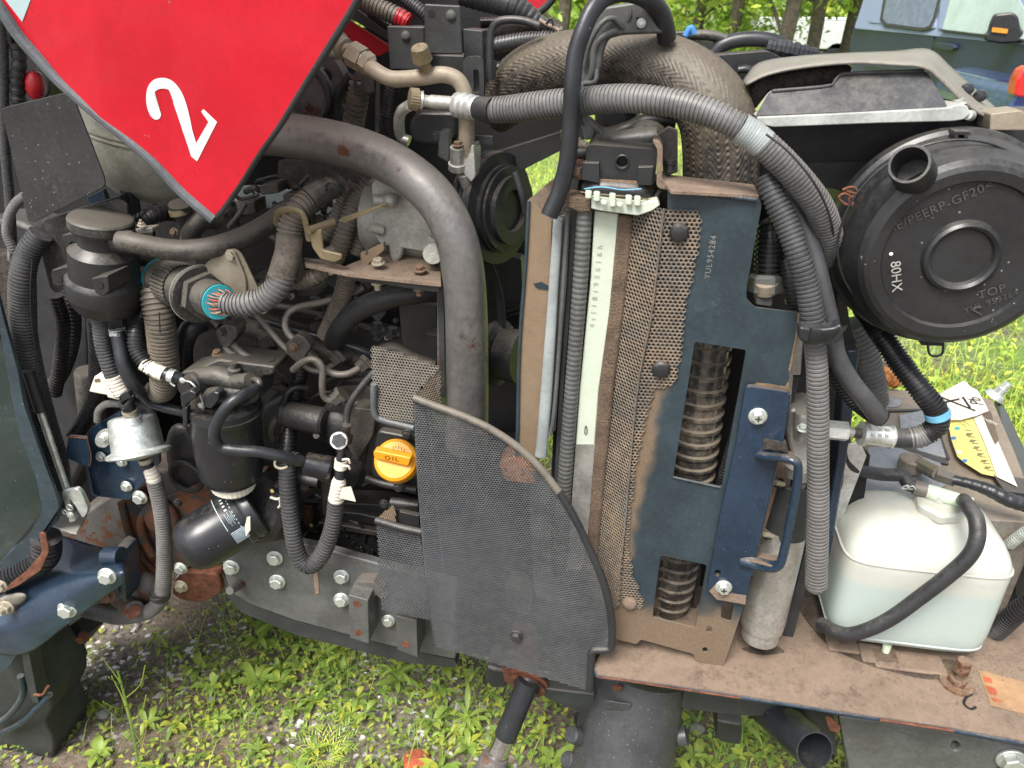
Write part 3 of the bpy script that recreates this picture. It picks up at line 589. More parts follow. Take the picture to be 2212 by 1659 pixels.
tq('cab_side', 'car_sky_reflection', [(1845, 61), (1862, 10), (1875, -40), (2330, -70), (2330, 108)], th=1.3, r=4, bevel=.02)
tq('rear_door', 'car_sky_reflection', [(1885, -20), (2026, -20), (2020, 62), (1876, 48)], off=.012, r=6, bevel=.006)
tq('front_door', 'car_sky_reflection', [(2032, -20), (2212, -60), (2300, -60), (2300, 98), (2026, 63)], off=.014, r=6, bevel=.006)
tq('window', 'dark_glass', [(1918, -20), (2030, -20), (2012, 40), (2004, 58), (1990, 60), (1915, 50), (1907, 40)], off=.022, th=.01, r=10)
tq('window', 'car_glass', [(2058, -20), (2190, -20), (2212, 20), (2212, 85), (2150, 76), (2035, 64)], off=.024, th=.01, r=5)
tq('window_seal', 'rubber', [(1911, -20), (1900, 42), (1910, 57), (1990, 67), (2010, 62), (2020, 40), (2036, -20), (2030, -20), (2014, 40), (2005, 58), (1990, 61), (1914, 51), (1906, 40), (1917, -20)], off=.022, th=.012)
tq('window_seal', 'rubber', [(2032, 62), (2212, 84), (2212, 89), (2032, 67)], off=.03, th=.015)
TP = TPL
h_ = tq('handle', 'car_navy', [(2020, 90), (2058, 95), (2062, 104), (2052, 109), (2024, 106), (2017, 98)], off=.05, th=.03, r=6)
tq('door_panel', 'car_navy', [(1876, 64), (2016, 78), (2004, 160), (1864, 143)], off=.012, r=5, bevel=.006)
tq('door_panel', 'car_navy', [(2023, 79), (2300, 106), (2300, 225), (2008, 162)], off=.014, r=5, bevel=.006)
tq('handle_recess', 'rubber_clean', [(2014, 86), (2062, 91), (2064, 108), (2050, 112), (2022, 109), (2013, 100)], off=.018, th=.004, r=8, parent=tk)
tq('side_moulding', 'chrome', [(2068, 160), (2190, 187), (2190, 199), (2068, 171)], off=.03, th=.015)
tq('badge', 'chrome', [(2144, 158), (2192, 164), (2192, 171), (2144, 165)], off=.03, th=.006)
mr_ = plate('mirror', tk, 'plastic_black', [(2150, 30), (2188, 26), (2200, 35), (2205, 62), (2215, 70), (2215, 92), (2160, 95), (2128, 88), (2126, 76), (2136, 70), (2140, 52)], plane=(k1-vd*1.75+tn_*.50, k1-vd*1.75+tn_*.50+Vector((.3, -.08, 0)), k1-vd*1.75+tn_*.50+Vector((0, 0, .2))), th=.12, r=8, bevel=.015)
pm_ = (k1-vd*1.75+tn_*.50+Vector((0,-.012,0)), k1-vd*1.75+tn_*.50+Vector((0,-.012,0))+Vector((.3, -.08, 0)), k1-vd*1.75+tn_*.50+Vector((0,-.012,0))+Vector((0, 0, .2)))
plate('signal_lamp', mr_, 'amber', [(2144, 59), (2178, 63), (2176, 73), (2142, 69)], plane=pm_, th=.01, r=2)
cw = on_plane(1900, 330, tc_, tn_)-tn_*.25
for q_ in (0.6, 4.2):
    c_ = Vector((k1.x, k1.y, .38))+vd*(2.4-q_*1.1)-tn_*.02; wh = lathe('wheel', tk, 'rubber', c_, c_-tn_*.26, [(0, 0), (0, 250), (.03, 440), (.9, 470), (1, 300)], 24); lathe('rim', wh, 'alu_clean', c_+tn_*.01, c_-tn_*.05, [(0, 0), (0, 240), (1, 260)], 20)
under(tk)
pc = at(2290, 4.6); cb = thing('parked_car', 'blue car with a red tail lamp at the right edge behind the air filter', 'car', (pc[0], pc[1], 0))
plate('body', cb, 'car_blue', [(2178, 235), (2196, 205), (2212, 190), (2290, 180), (2290, 420), (2160, 420), (2166, 300)], d=3.6, th=1.2, r=8, bevel=.04)
plate('bumper', cb, 'car_blue', [(2160, 262), (2200, 250), (2290, 255), (2290, 300), (2162, 300)], d=3.52, th=.1, r=5, bevel=.02)
plate('tail_lamp', cb, 'tail_red', [(2190, 206), (2197, 172), (2209, 150), (2226, 142), (2240, 150), (2236, 200), (2212, 212)], d=3.56, th=.1, r=6, bevel=.01)
under(cb)
a_, b_ = at(1745, 24); tr = thing('trailer', 'long white trailer beyond the yard, left of the pickup', 'trailer', (a_, b_, 0))
for nm, m_, z0, z1, w0 in (('body', 'far_white', .45, 1.15, 1.3), ('roof', 'far_white', 1.15, 1.22, 1.34)): box(nm, tr, m_, (-w0, 0, z0), (w0, 1.8, z1), .02)
for i in range(2): box('side_rib', tr, 'concrete', (-1.2+.38*i, -.02, .5), (-1.17+.38*i, -.002, 1.12), 0)
for sx_ in (-.9, .9): lathe('wheel', tr, 'rubber', Vector((a_+sx_, b_+.2, .3)), Vector((a_+sx_, b_, .3)), [(0, 0), (0, 380), (1, 380), (1, 0)], 16).matrix_parent_inverse = tr.matrix_world.inverted()
a_, b_ = at(1725, 13); 
for i, (dx, w_, h_, lb) in enumerate([(-.42, .62, .75, 'grey weathered block below the white trailer'), (.42, .95, .66, 'low beige pile board right of the grey block')]):
    o = thing('block', lb, 'block', (a_+dx, b_, 0)); box('block_body', o, 'concrete', (-w_/2, 0, 0), (w_/2, .5, h_), .02); box('cap_slab', o, 'concrete', (-w_/2-.02, -.03, h_+.002), (w_/2+.02, .52, h_+.05), .01)
# ================= the tractor =================
T = thing('tractor', 'tractor with its red hood raised, engine, radiators, hoses and filters bare from the side', 'tractor', (0, 0, 0))
# ---- dark inner structure: far side cowl, engine block, bulkhead ----
HOL = [(380, 1110)]
eb = plate('engine_block', T, 'cast_dark', [(545, 1010), (560, 880), (640, 840), (920, 850), (940, 960), (960, 1210), (800, 1230), (540, 1160)], .20, .30, r=20, bevel=.01)
plate('cylinder_head', T, 'cast_brown', [(395, 700), (470, 672), (560, 690), (945, 800), (950, 870), (820, 900), (600, 850), (390, 790)], .20, .26, r=16, bevel=.01)
plate('valve_cover', T, 'cast_dark', [(330, 455), (480, 440), (700, 470), (930, 560), (940, 790), (560, 690), (400, 680), (330, 600)], .33, .2, r=20, bevel=.015)
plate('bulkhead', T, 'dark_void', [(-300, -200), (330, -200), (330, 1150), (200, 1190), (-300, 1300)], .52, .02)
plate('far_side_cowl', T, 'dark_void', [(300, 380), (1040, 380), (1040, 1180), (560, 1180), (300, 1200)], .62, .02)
plate('inner_fender', T, 'rubber', [(-60, 470), (60, 480), (130, 560), (190, 640), (200, 870), (180, 1010), (110, 1120), (-60, 1130)], .30, .1, r=40, bevel=.01)
plate('sound_mat', T, 'foam_dark', [(-40, 540), (55, 560), (62, 800), (78, 960), (40, 960), (20, 740), (-40, 600)], .12, .03, r=10, bevel=.006)
tube('wheel_arch', T, 'rubber', [(120, 560, .26), (152, 640, .26), (158, 720, .26), (140, 790, .26), (112, 840, .26)], 16, ridge=9, depth=.1)
# ---- raised hood panel ----
def hd(x, y): return -.10-.05*(1-(y/475.0))-0.00004*(x-300)
HP = ((330, 0, hd(330, 0)), (465, 470, hd(465, 470)), (60, 60, hd(60, 60)))
hc, hn = fit_plane([V(q) for q in HP])
out = [(-190, -330), (-165, -240), (-40, -45), (0, 5), (45, 72), (90, 123), (135, 172), (200, 228), (265, 280), (330, 335), (395, 405), (463, 466), (480, 448), (520, 392), (560, 328), (600, 272), (640, 208), (690, 130), (735, 58), (770, 0), (800, -55), (890, -200), (960, -330), (400, -330)]
bm = bmesh.new(); gp = [on_plane(x, y, hc, hn) for x, y in out]; vsb = [bm.verts.new(p) for p in gp]; bm.faces.new(vsb); bmesh.ops.triangulate(bm, faces=bm.faces[:])
bmesh.ops.subdivide_edges(bm, edges=bm.edges[:], cuts=14, use_grid_fill=True)
bmesh.ops.subdivide_edges(bm, edges=bm.edges[:], cuts=1, use_grid_fill=True)
for v in bm.verts:                                        # pressed panel: a soft bulge and one long shallow crease
    q = v.co-hc; a = q.dot(Vector((1, 0, 0))); b_ = q.dot(Vector((0, 0, 1))); e = a*.93-b_*.36+.04
    v.co += hn*(.004*math.sin(a*6+1)+.006*max(0, 1-abs(e)/.09)*1.0-.02*b_*b_)
ret = bmesh.ops.extrude_face_region(bm, geom=bm.faces[:]); bmesh.ops.translate(bm, vec=-hn*.003, verts=[e for e in ret['geom'] if isinstance(e, bmesh.types.BMVert)]); bmesh.ops.recalc_face_normals(bm, faces=bm.faces[:])
me = bpy.data.meshes.new('hood_panel'); bm.to_mesh(me); bm.free(); hood = link('hood_panel', me, T, 'red_paint', auto=50)
def onh(x, y, off=0.0): return on_plane(x, y, hc, hn)+hn*off
def wline(name, parent, m, pts, r, off=0, sides=10, **k): return wtube(name, parent, m, [onh(x, y, off) for x, y in pts], r, sides, **k)
wline('edge_trim', hood, 'rubber_trim', [(-165, -240), (-40, -40), (0, 10), (45, 77), (90, 128), (135, 177), (200, 234), (265, 287), (330, 343), (395, 412), (464, 472)], .0078, off=.002)
wline('edge_trim', hood, 'rubber', [(464, 472), (482, 452), (522, 394), (562, 330), (602, 274), (642, 210), (692, 132), (737, 60), (772, 2), (800, -50), (890, -200)], .0042)
two = [(1040,697),(1058,725),(1055,750),(1040,765),(1015,762),(992,735),(975,690),(968,640),(972,580),(990,535),(1020,507),(1060,497),(1100,502),(1140,525),(1175,565),(1200,610),(1222,670),(1240,740),(1258,830),(1272,937),(1285,920),(1365,783),(1318,715),(1333,700),(1420,782),(1290,1037),(1252,1005),(1240,930),(1225,850),(1208,770),(1190,700),(1170,640),(1145,600),(1110,575),(1070,565),(1035,575),(1010,600),(1003,640),(1008,672)]
def hdecal(name, m, poly, s=1/3):
    bm = bmesh.new(); bm.faces.new([bm.verts.new(onh(x*s, y*s, 0)) for x, y in poly]); bmesh.ops.triangulate(bm, faces=bm.faces[:]); bmesh.ops.subdivide_edges(bm, edges=bm.edges[:], cuts=5, use_grid_fill=True)
    for v in bm.verts:
        q = v.co-hc; a = q.dot(Vector((1, 0, 0))); b_ = q.dot(Vector((0, 0, 1))); e = a*.93-b_*.36+.04
        v.co += hn*(.004*math.sin(a*6+1)+.006*max(0, 1-abs(e)/.09)-.02*b_*b_+.0007)
    me = bpy.data.meshes.new(name); bm.to_mesh(me); bm.free(); return link(name, me, hood, m, auto=0)
iA, iB = two.index((1272,937)), two.index((1252,1005)); q1 = [tuple(p) for p in crom(two[:iA+1], 4)]; q2 = [tuple(p) for p in crom(two[iB:], 4)]; two = q1+two[iA+1:iB]+q2
hdecal('numeral', 'white_decal', two); hdecal('corner_decal', 'pale_decal', [(40, 0), (150, 140), (205, 0), (205, -100), (-20, -100)])
plate('inner_shroud', T, 'plastic_black', [(785, 45), (860, 62), (930, 80), (1040, 60), (1150, 55), (1205, -10), (1120, -60), (780, -60), (760, 10)], .35, .01)
plate('hood_inner_panel', T, 'red_dull', [(1075, -60), (1210, -60), (1196, 4), (1152, 34), (1110, 22)], .30, .01)
plate('hood_brace', T, 'red_dull', [(725, 62), (750, 42), (838, 98), (836, 112), (818, 122), (740, 80)], .16, .01, r=4)
wtube('hood_edge', T, 'rubber', [P(1150, 38, .30), P(1180, 14, .30), P(1205, -16, .30)], .006)
# unseen rest of the raised hood, added and sized for the shade it gives
tp0, tp1 = onh(-190, -330), onh(960, -330); ht = box('hood_top', hood, 'red_paint', (tp0.x-.3, tp0.y, tp0.z), (-.42, .50, tp0.z+.015), .003); plate('hood_far_side', hood, 'red_paint', [(785, -500), (1210, -500), (1212, -20), (1180, -5), (785, -5)], .5, .004)
# ---- far left top ----
tube('wiring_conduit', T, 'conduit', [(2, 30, .03), (8, 120, .03), (9, 230, .03), (12, 330, .03), (20, 420, .03), (26, 520, .03), (28, 560, .04)], 10, ridge=5.2)
tube('wiring_conduit', T, 'conduit_grey', [(58, 420, .02), (34, 440, .02), (19, 470, .02), (16, 505, .02), (28, 535, .02), (42, 545, .03)], 10.5, ridge=5)
tube('cable_boot', T, 'rubber', [(35, 95, .04), (42, 130, .04), (38, 175, .04), (42, 230, .04)], 15, ridge=17, depth=.12)
tube('wiring_conduit', T, 'conduit_dark', [(40, -40, .06), (28, 60, .06), (30, 110, .06)], 12, ridge=7)
ellips('terminal_cover', T, 'red_dull', 76, 185, .05, 19, 32, rot=.2)
ring('cover_rim', T, 'plastic_black', 82, 182, .05, 26, 4, arc=(0, 360))
mat('shield_plate', (.028, .029, .03), .42, dust=.42, dcol=(.15, .145, .13), bump=.25, sc=14, speck=.1)
plate('heat_shield', T, 'shield_plate', [(2, 236), (14, 231), (140, 200), (160, 215), (224, 380), (228, 402), (72, 481), (60, 477)], .0, .003, r=12)
mf = lathe('exhaust_canister', T, 'cast_grey', (325, 40, .20), (325, 432, .20), [(0, 120), (.02, 168), (.56, 168), (.575, 163), (.59, 163), (.595, 158), (.72, 150), (.84, 125), (.93, 88), (.985, 40), (1, 0)], 48); mf.data.materials[0] = MATS['alu_dusty']
mat('muffler', (0.46, 0.47, 0.40), 0.42, metal=0.1, dust=0.12, dcol=(0.34, 0.32, 0.22), bump=0.2, sc=14, speck=0.1); mf.data.materials[0] = MATS['muffler']
plate('support_post', T, 'frame_dark', [(256, 395), (278, 392), (292, 470), (270, 474)], .12, .02)
plate('support_rail', T, 'frame_dark', [(105, 470), (258, 423), (262, 440), (110, 492)], .10, .02)
plate('small_panel', T, 'navy', [(188, 425), (222, 410), (232, 438), (196, 446)], .13, .01)
plate('latch_block', T, 'plastic_black', [(60, 240), (110, 215), (105, 120), (85, 110)], .3, .05)
# ---- breather canister with its plate ----
plate('canister_bracket', T, 'plastic_dusty', [(80, 494), (96, 474), (255, 430), (275, 440), (275, 560), (180, 600), (150, 622), (120, 634), (108, 622), (92, 560)], .035, .004, r=10)
cn = lathe('breather_canister', T, 'plastic_black', (219, 482, .0), (232, 668, .01), [(0, 48), (.08, 49), (.22, 50), (.26, 62), (.30, 70), (.58, 73), (.62, 80), (.64, 82), (.80, 82), (.83, 78), (.88, 76), (.96, 66), (1, 40)], 40)
lathe('cap', cn, 'plastic_dusty', (218, 466, .0), (220, 497, .0), [(0, 20), (0.02, 55), (.12, 63), (.25, 66), (.8, 66), (1, 62), (1, 0)], 40)
lathe('outlet', cn, 'plastic_black', (240, 660, .01), (252, 712, .01), [(0, 36), (.3, 34), (.35, 25), (1, 23)], hexa=True)
for q in ([(132, 508), (184, 500), (192, 514), (192, 524), (150, 524), (150, 532), (188, 530), (190, 546), (152, 548), (140, 536)], [(196, 602), (232, 595), (236, 628), (224, 642), (206, 634)], [(110, 592), (112, 583), (146, 575), (150, 612), (128, 620), (114, 616)]):
    plate('lug', cn, 'plastic_black', q, -.062 if q[0][0] > 190 else -.02, .05, r=4, bevel=.002)
lathe('lug_hole', cn, 'dark_void', (215, 616, -.0635), (215, 616, -.060), [(0, 8), (1, 8)], 12); lathe('lug_hole', cn, 'dark_void', (128, 603, -.0215), (128, 603, -.018), [(0, 7), (1, 7)], 12)
lathe('side_spigot', cn, 'plastic_black', (250, 520, -.01), (290, 525, -.01), [(0, 26), (1, 26)], 20)
tube('breather_hose', T, 'rubber_dusty', [(258, 520, -.03, 21), (275, 522, -.03, 23), (300, 527, -.03, 22), (350, 537, -.02), (400, 541, -.01), (460, 534, .0), (520, 515, .03), (570, 490, .06), (625, 455, .10)], 23, sides=20)
tube('hose_beneath', T, 'rubber_dusty', [(300, 560, .08), (350, 566, .09), (420, 575, .12)], 16)
tube('wiring_conduit', T, 'conduit_dark', [(302, 482, .07, 20), (330, 465, .08, 20), (362, 458, .10, 20), (395, 465, .12, 18)], 20, ridge=9)
tube('elbow_hose', T, 'rubber_dusty', [(408, 520, .08, 19), (418, 490, .08, 22), (440, 472, .09, 23), (470, 475, .11, 22)], 22)
lathe('plug', T, 'plastic_dusty', (388, 440, .07), (400, 490, .08), [(0, 24), (.3, 24), (.35, 18), (1, 15)]); lathe('collar', T, 'brass', (386, 452, .068), (390, 464, .068), [(0, 22), (1, 21)])
cl = plate('hose_clamp', T, 'steel', [(292, 495), (328, 492), (330, 502), (296, 506)], .0, .02, r=2); bolt(cl, 306, 486, .0, 9, 'zinc_dusty', (0.1, -.2, 1), 'stud')
bolt(T, 376, 502, .08, 10, 'bolt_rusty', (0, -1, .4), name='bolt')
# ---- conduits down the left ----
tube('wiring_conduit', T, 'conduit', [(88, 505, .02, 24), (62, 545, .01, 25), (48, 600, .0, 26), (48, 680, .0, 26), (58, 760, .0, 26), (78, 850, .01, 26), (98, 930, .02, 27), (118, 1000, .03, 27), (128, 1080, .05, 26)], 26, ridge=7.4, sides=22)
wtube('conduit_slit', T, 'dark_void', [P(x, y, d) for x, y, d in ((70, 560, -.018), (66, 620, -.026), (68, 690, -.026), (80, 770, -.026), (98, 850, -.022), (112, 930, -.012), (118, 1000, .0))], .0011, 6)
tube('wiring_conduit', T, 'conduit_dark', [(205, 690, .07), (210, 770, .08), (206, 850, .08), (188, 900, .07), (160, 945, .05)], 17, ridge=7)
tube('wiring_conduit', T, 'conduit', [(216, 680, .0), (222, 740, -.005), (236, 790, -.01), (255, 835, -.01), (264, 850, -.01)], 17.5, ridge=7.2)
tube('tape_wrap', T, 'white_tape', [(246, 812, -.012), (256, 832, -.012), (266, 848, -.012)], 19, ridge=8, depth=.05)
cnn = plate('white_connector', T, 'white_tape', [(192, 846), (204, 812), (232, 812), (250, 838), (247, 856), (222, 852)], -.015, .02, r=4, bevel=.003); decal('slot', cnn, 'paper_dark', [(204, 819), (215, 817), (217, 824), (206, 826)], -.0155)
tube('tape_wrap', T, 'white_tape', [(237, 850, -.012), (262, 856, -.01)], 9)
wtube('drain_hose', T, 'rubber_clean', [P(*q) for q in ((254, 712, .0), (260, 750, -.01), (268, 790, -.02), (288, 832, -.02), (300, 846, -.01))], .0118, 16)
lathe('clamp_band', T, 'zinc', (252, 709, .0), (255, 722, .0), [(0, 17), (1, 17.5)]); lathe('clamp_ear', T, 'zinc', (240, 724, -.01), (256, 724, -.014), [(0, 4), (1, 4)])
tube('wiring_conduit', T, 'conduit_dark', [(322, 655, .04), (304, 690, .02), (294, 720, .0), (296, 755, -.01), (315, 785, -.015), (335, 803, -.015)], 17.5, ridge=7)
tube('tape_wrap', T, 'white_tape', [(310, 784, -.016), (330, 797, -.016), (354, 808, -.015)], 17, ridge=16, depth=.03)
tube('fuel_hose', T, 'rubber_clean', [(352, 806, -.015), (372, 812, -.015), (392, 818, -.01)], 13); fc = lathe('hose_clamp', T, 'zinc', (366, 810, -.016), (378, 814, -.016), [(0, 15), (1, 15)]); lathe('clamp_ear', fc, 'zinc', (368, 826, -.02), (378, 834, -.02), [(0, 3), (1, 3)])
tube('wiring_conduit', T, 'conduit_dusty', [(340, 612, .04, 24), (335, 640, .02, 30), (345, 690, .01, 31), (352, 750, .01, 31), (356, 800, .01, 31), (352, 840, .02, 28), (336, 846, .03, 25)], 31, ridge=9, sides=24)
wtube('conduit_slit', T, 'dark_void', [P(x, y, -.022) for x, y in ((344, 675), (345, 700), (346, 720))], .001, 6)
tube('black_hose', T, 'rubber_clean', [(398, 800, .07, 20), (396, 750, .07, 21), (410, 712, .07, 22), (438, 695, .09, 22)], 21)
tube('cable_loop', T, 'rubber_clean', [(300, 846, .0), (320, 868, .01), (352, 880, .02), (395, 890, .03), (450, 905, .05)], 11)
ring('cable_tie', T, 'rubber_clean', 276, 858, -.02, 24, 4.5, ax=(-.5, -.5, .7)); plate('tie_lock', T, 'rubber_clean', [(258, 854), (276, 845), (282, 858), (264, 868)], -.045, .01, r=2)
tube('wiring_conduit', T, 'conduit_grey', [(211, 910, .02), (213, 888, .02), (228, 874, .02), (250, 872, .01), (285, 876, .01), (315, 880, .02), (330, 896, .03)], 8, ridge=4.3)
tube('wiring_conduit', T, 'conduit_dark', [(120, 640, .22), (136, 700, .22), (130, 780, .22), (118, 850, .22)], 15, ridge=8)
lathe('relay_can', T, 'plastic_dusty', (190, 800, .16), (200, 900, .16), [(0, 25), (.06, 28), (1, 28)])
# ---- solenoid pump ----
sb = plate('pump_bracket', T, 'navy', [(195, 925), (290, 870), (340, 905), (345, 1000), (280, 1080), (205, 1072), (182, 985)], .03, .006, r=4, label='blue painted bracket behind the silver pump')
plate('bracket_flange', sb, 'navy', [(140, 988), (148, 940), (188, 944), (196, 1002), (192, 1010)], -.002, .004, r=3)
tube('flange_rust', sb, 'rust', [(147, 943, -.003), (187, 947, -.003)], 1.6, smooth=2); tube('flange_rust', sb, 'rust', [(188, 945, -.003), (197, 985, -.003), (194, 1008, -.003)], 1.2)
tube('bracket_fold', sb, 'navy', [(186, 1000, .025), (200, 1062, .025), (210, 1074, .025)], 4)
pu = lathe('fuel_pump', T, 'zinc', (284, 897, .012), (303, 992, -.016), [(0, 12), (.0, 36), (.03, 45), (.08, 48.5), (.76, 53), (.79, 60), (.82, 65), (.88, 66), (.91, 62), (.93, 42), (1, 16)], 40, label='silver solenoid pump with bell shaped can')
lathe('neck', pu, 'zinc', (284, 888, -.01), (288, 908, -.01), [(0, 12), (.4, 13), (.5, 18), (1, 22)]); lathe('hose_stub', pu, 'rubber_clean', (272, 868, -.012), (284, 894, -.01), [(0, 15), (1, 14)])
lathe('hose_clamp', pu, 'zinc_dusty', (280, 886, -.011), (283, 894, -.011), [(0, 16.5), (1, 16.5)])
plate('mount_ear', pu, 'zinc', [(205, 945), (215, 930), (245, 924), (262, 930), (262, 952), (240, 955), (228, 968), (212, 966), (205, 958)], .0, .004, r=8); bolt(pu, 224, 946, -.001, 11, 'zinc')
tube('lead', pu, 'wire_red', [(250, 955, -.01), (252, 966, -.015), (262, 972, -.02)], 3)
lathe('plug', pu, 'wire_tan', (248, 968, -.02), (264, 975, -.03), [(0, 8), (1, 7)])
for x, y, r_ in ((219, 986, 12), (264, 997, 12), (274, 1050, 13), (303, 1074, 17)): bolt(sb, x, y, .026, r_, 'zinc')
lathe('hose_stub', T, 'rubber_clean', (312, 988, -.01), (322, 1012, -.01), [(0, 13), (1, 13)]); lathe('hose_clamp', T, 'zinc_dusty', (313, 990, -.011), (316, 998, -.011), [(0, 15), (1, 15)])
tube('tape_wrap', T, 'white_tape', [(322, 1008, -.01, 13), (326, 1018, -.01, 15), (334, 1040, -.01, 15)], 15, ridge=8, depth=.06)
tube('fuel_conduit', T, 'conduit_grey', [(333, 1038, -.01), (345, 1085, -.012), (354, 1150, -.015), (355, 1220, -.015), (352, 1265, -.015), (346, 1295, -.01), (325, 1318, .0), (290, 1330, .02), (250, 1332, .05), (190, 1318, .09)], 16.5, ridge=6, sides=18)
ring('hose_saddle', T, 'rubber', 345, 1278, -.012, 19, 5, ax=(-.2, -.3, 1)); lathe('saddle_band', T, 'rubber', (347, 1272, -.013), (346, 1288, -.012), [(0, 21), (1, 21)])
# ---- gas strut with clevis ----
gs = lathe('strut_rod', T, 'zinc', (84, 880, -.02), (146, 1060, -.03), [(0, 7.5), (1, 7.5)], 14)
tube('rod_boot', gs, 'rubber', [(60, 800, -.02), (76, 850, -.02), (88, 888, -.02)], 12)
cv = plate('clevis', gs, 'zinc', [(132, 1062), (165, 1055), (176, 1066), (190, 1098), (186, 1112), (178, 1120), (164, 1095), (150, 1076), (152, 1110), (165, 1124), (150, 1130), (144, 1100)], -.045, .009, r=5, bevel=.002)
bolt(gs, 152, 1112, -.048, 9, 'zinc', kind='round'); ring('split_pin', gs, 'zinc', 150, 1096, -.05, 7, 1.6); ring('split_pin', gs, 'zinc', 140, 1106, -.05, 5, 1.6)
bs = plate('strut_shelf', T, 'alu', [(95, 1128), (180, 1098), (188, 1112), (165, 1152), (152, 1150)], -.02, .003, plane=((95, 1128, -.03), (185, 1110, .02), (160, 1150, -.06))); 
# ---- glossy fender at the left edge ----
fd = plate('cab_corner_panel', T, 'green_glass', [(-80, 600), (-10, 690), (8, 760), (24, 840), (36, 880), (64, 960), (88, 1050), (96, 1100), (80, 1120), (0, 1215), (-80, 1280)], -.06, .004, label='dark green tinted panel with curved edge')
plate('panel_frame', T, 'navy_grimy', [(-10, 620), (8, 690), (38, 800), (50, 870), (84, 970), (118, 1060), (128, 1096), (92, 1150), (70, 1200), (40, 1230), (0, 1262), (0, 1215), (66, 1150), (92, 1102), (80, 1040), (40, 930), (24, 850), (0, 720)], -.065, .006, r=8, bevel=.002)
plate('frame_gusset', T, 'navy', [(118, 1066), (130, 1085), (120, 1130), (86, 1160), (90, 1120)], -.055, .01, r=6)
# ---- transmission housing, rusty casting, loader bracket ----
hs_ = plate('bell_housing', T, 'cast_grey', [(120, 1150), (250, 1060), (300, 1010), (560, 1040), (500, 1180), (480, 1230), (430, 1180), (310, 1290), (260, 1250), (100, 1240)], .16, .3, r=18, bevel=.012)
cr_ = plate('flywheel_casting', hs_, 'cast_rust', [(258, 1078), (290, 1066), (300, 1100), (330, 1085), (420, 1050), (560, 1040), (500, 1160), (400, 1220), (360, 1240), (330, 1260), (300, 1200), (272, 1150)], .10, .06, r=14, bevel=.008)
tube('casting_rib', hs_, 'cast_rust', [(262, 1085, .095), (278, 1150, .09), (305, 1205, .09), (335, 1238, .09)], 8); tube('casting_rib', hs_, 'cast_rust', [(330, 1088, .09), (306, 1120, .088), (310, 1160, .088), (330, 1200, .088)], 9)
ellips('casting_pocket', hs_, 'cast_rust', 350, 1120, .09, 40, 50, 20, rot=.3)
ellips('casting_window', hs_, 'cast_dark', 410, 1010, .13, 48, 110, 25)
ring('window_rim', hs_, 'cast_dark', 402, 1030, .10, 36, 6, sides=8)
plate('rusty_mount', hs_, 'rust', [(375, 1255), (400, 1235), (470, 1240), (480, 1280), (440, 1302), (400, 1300), (370, 1285)], .10, .03, r=12, bevel=.004)
tube('cast_boss', hs_, 'cast_grey', [(240, 1190, .03), (265, 1230, .03), (300, 1270, .03), (300, 1320, .03)], 24)
ellips('mount_lobe', hs_, 'cast_grey', 280, 1250, .05, 42, 60, 30); lathe('boss_tube', hs_, 'cast_grey', (290, 1318, -.02), (262, 1290, .04), [(0, 15), (0, 20), (1, 24)], 20); lathe('boss_hole', hs_, 'rust', (291, 1319, -.023), (290, 1318, -.019), [(0, 12), (1, 12)], 16)
ellips('mount_lobe', hs_, 'cast_grey', 320, 1270, .03, 32, 42, 22)
for x, y, r_, m_ in ((391, 1227, 15, 'zinc'), (392, 1266, 15, 'zinc_dusty'), (330, 1276, 15, 'zinc'), (385, 1085, 10, 'bolt_black')): bolt(hs_, x, y, .05, r_, m_)
rows = [[(-60, 1212, .06), (60, 1170, .06), (115, 1156, .05), (190, 1176, .04), (256, 1195, .03)], [(-60, 1262, .0), (40, 1238, .0), (110, 1206, .0), (190, 1205, .0), (262, 1210, .0)], [(-60, 1335, -.07), (10, 1325, -.07), (95, 1275, -.066), (180, 1238, -.06), (266, 1220, -.055)],
        [(-60, 1352, -.09), (26, 1352, -.09), (104, 1310, -.087), (192, 1258, -.083), (268, 1234, -.08)], [(-60, 1380, -.088), (44, 1384, -.09), (126, 1334, -.087), (208, 1276, -.083), (270, 1244, -.08)], [(-60, 1404, -.085), (54, 1410, -.087), (140, 1352, -.084), (220, 1292, -.08), (270, 1256, -.078)]]
cr5 = [crom([tuple(V(p)) for p in r_], 7) for r_ in rows]; cols_ = [crom([tuple(c[i]) for c in cr5], 6) for i in range(len(cr5[0]))]; nn = len(cols_[0]); vs = [tuple(p) for c in cols_ for p in c]
F = [(i*nn+j, i*nn+j+1, (i+1)*nn+j+1, (i+1)*nn+j) for i in range(len(cols_)-1) for j in range(nn-1)]
lb = link('loader_bracket', me_from(vs, F), T, 'navy_clean', auto=50); sm_ = lb.modifiers.new('s', 'SOLIDIFY'); sm_.thickness = .006; sm_.offset = 0; lb['label'] = 'dark blue pressed bracket beam with bolts and a rusty collar'
tube('beam_end', lb, 'navy_clean', [(228, 1200, -.03), (262, 1201, -.03)], 20); plate('end_slot', lb, 'dark_void', [(200, 1186), (208, 1182), (226, 1196), (222, 1204)], -.012, .004, r=2)
plate('beam_web', lb, 'navy', [(240, 1190), (262, 1200), (268, 1250), (274, 1300), (262, 1296), (246, 1250)], -.03, .05, r=6)
for x, y, r_, m_ in ((232, 1244, 20, 'zinc'), (231, 1285, 19, 'bolt_rusty'), (146, 1316, 21, 'zinc'), (14, 1312, 17, 'zinc_dusty'), (2, 1266, 15, 'zinc_dusty')): bolt(lb, x, y, -.088 if y != 1285 else -.04, r_, m_, (0.15, -1, .1), 'stud' if x == 14 else 'hex')
bt = tube('coil_boot', lb, 'conduit_dark', [(-20, 1262, -.04), (30, 1240, -.05), (70, 1222, -.05), (98, 1200, -.05), (100, 1160, -.05)], 30, ridge=11, depth=.12, sides=22); 
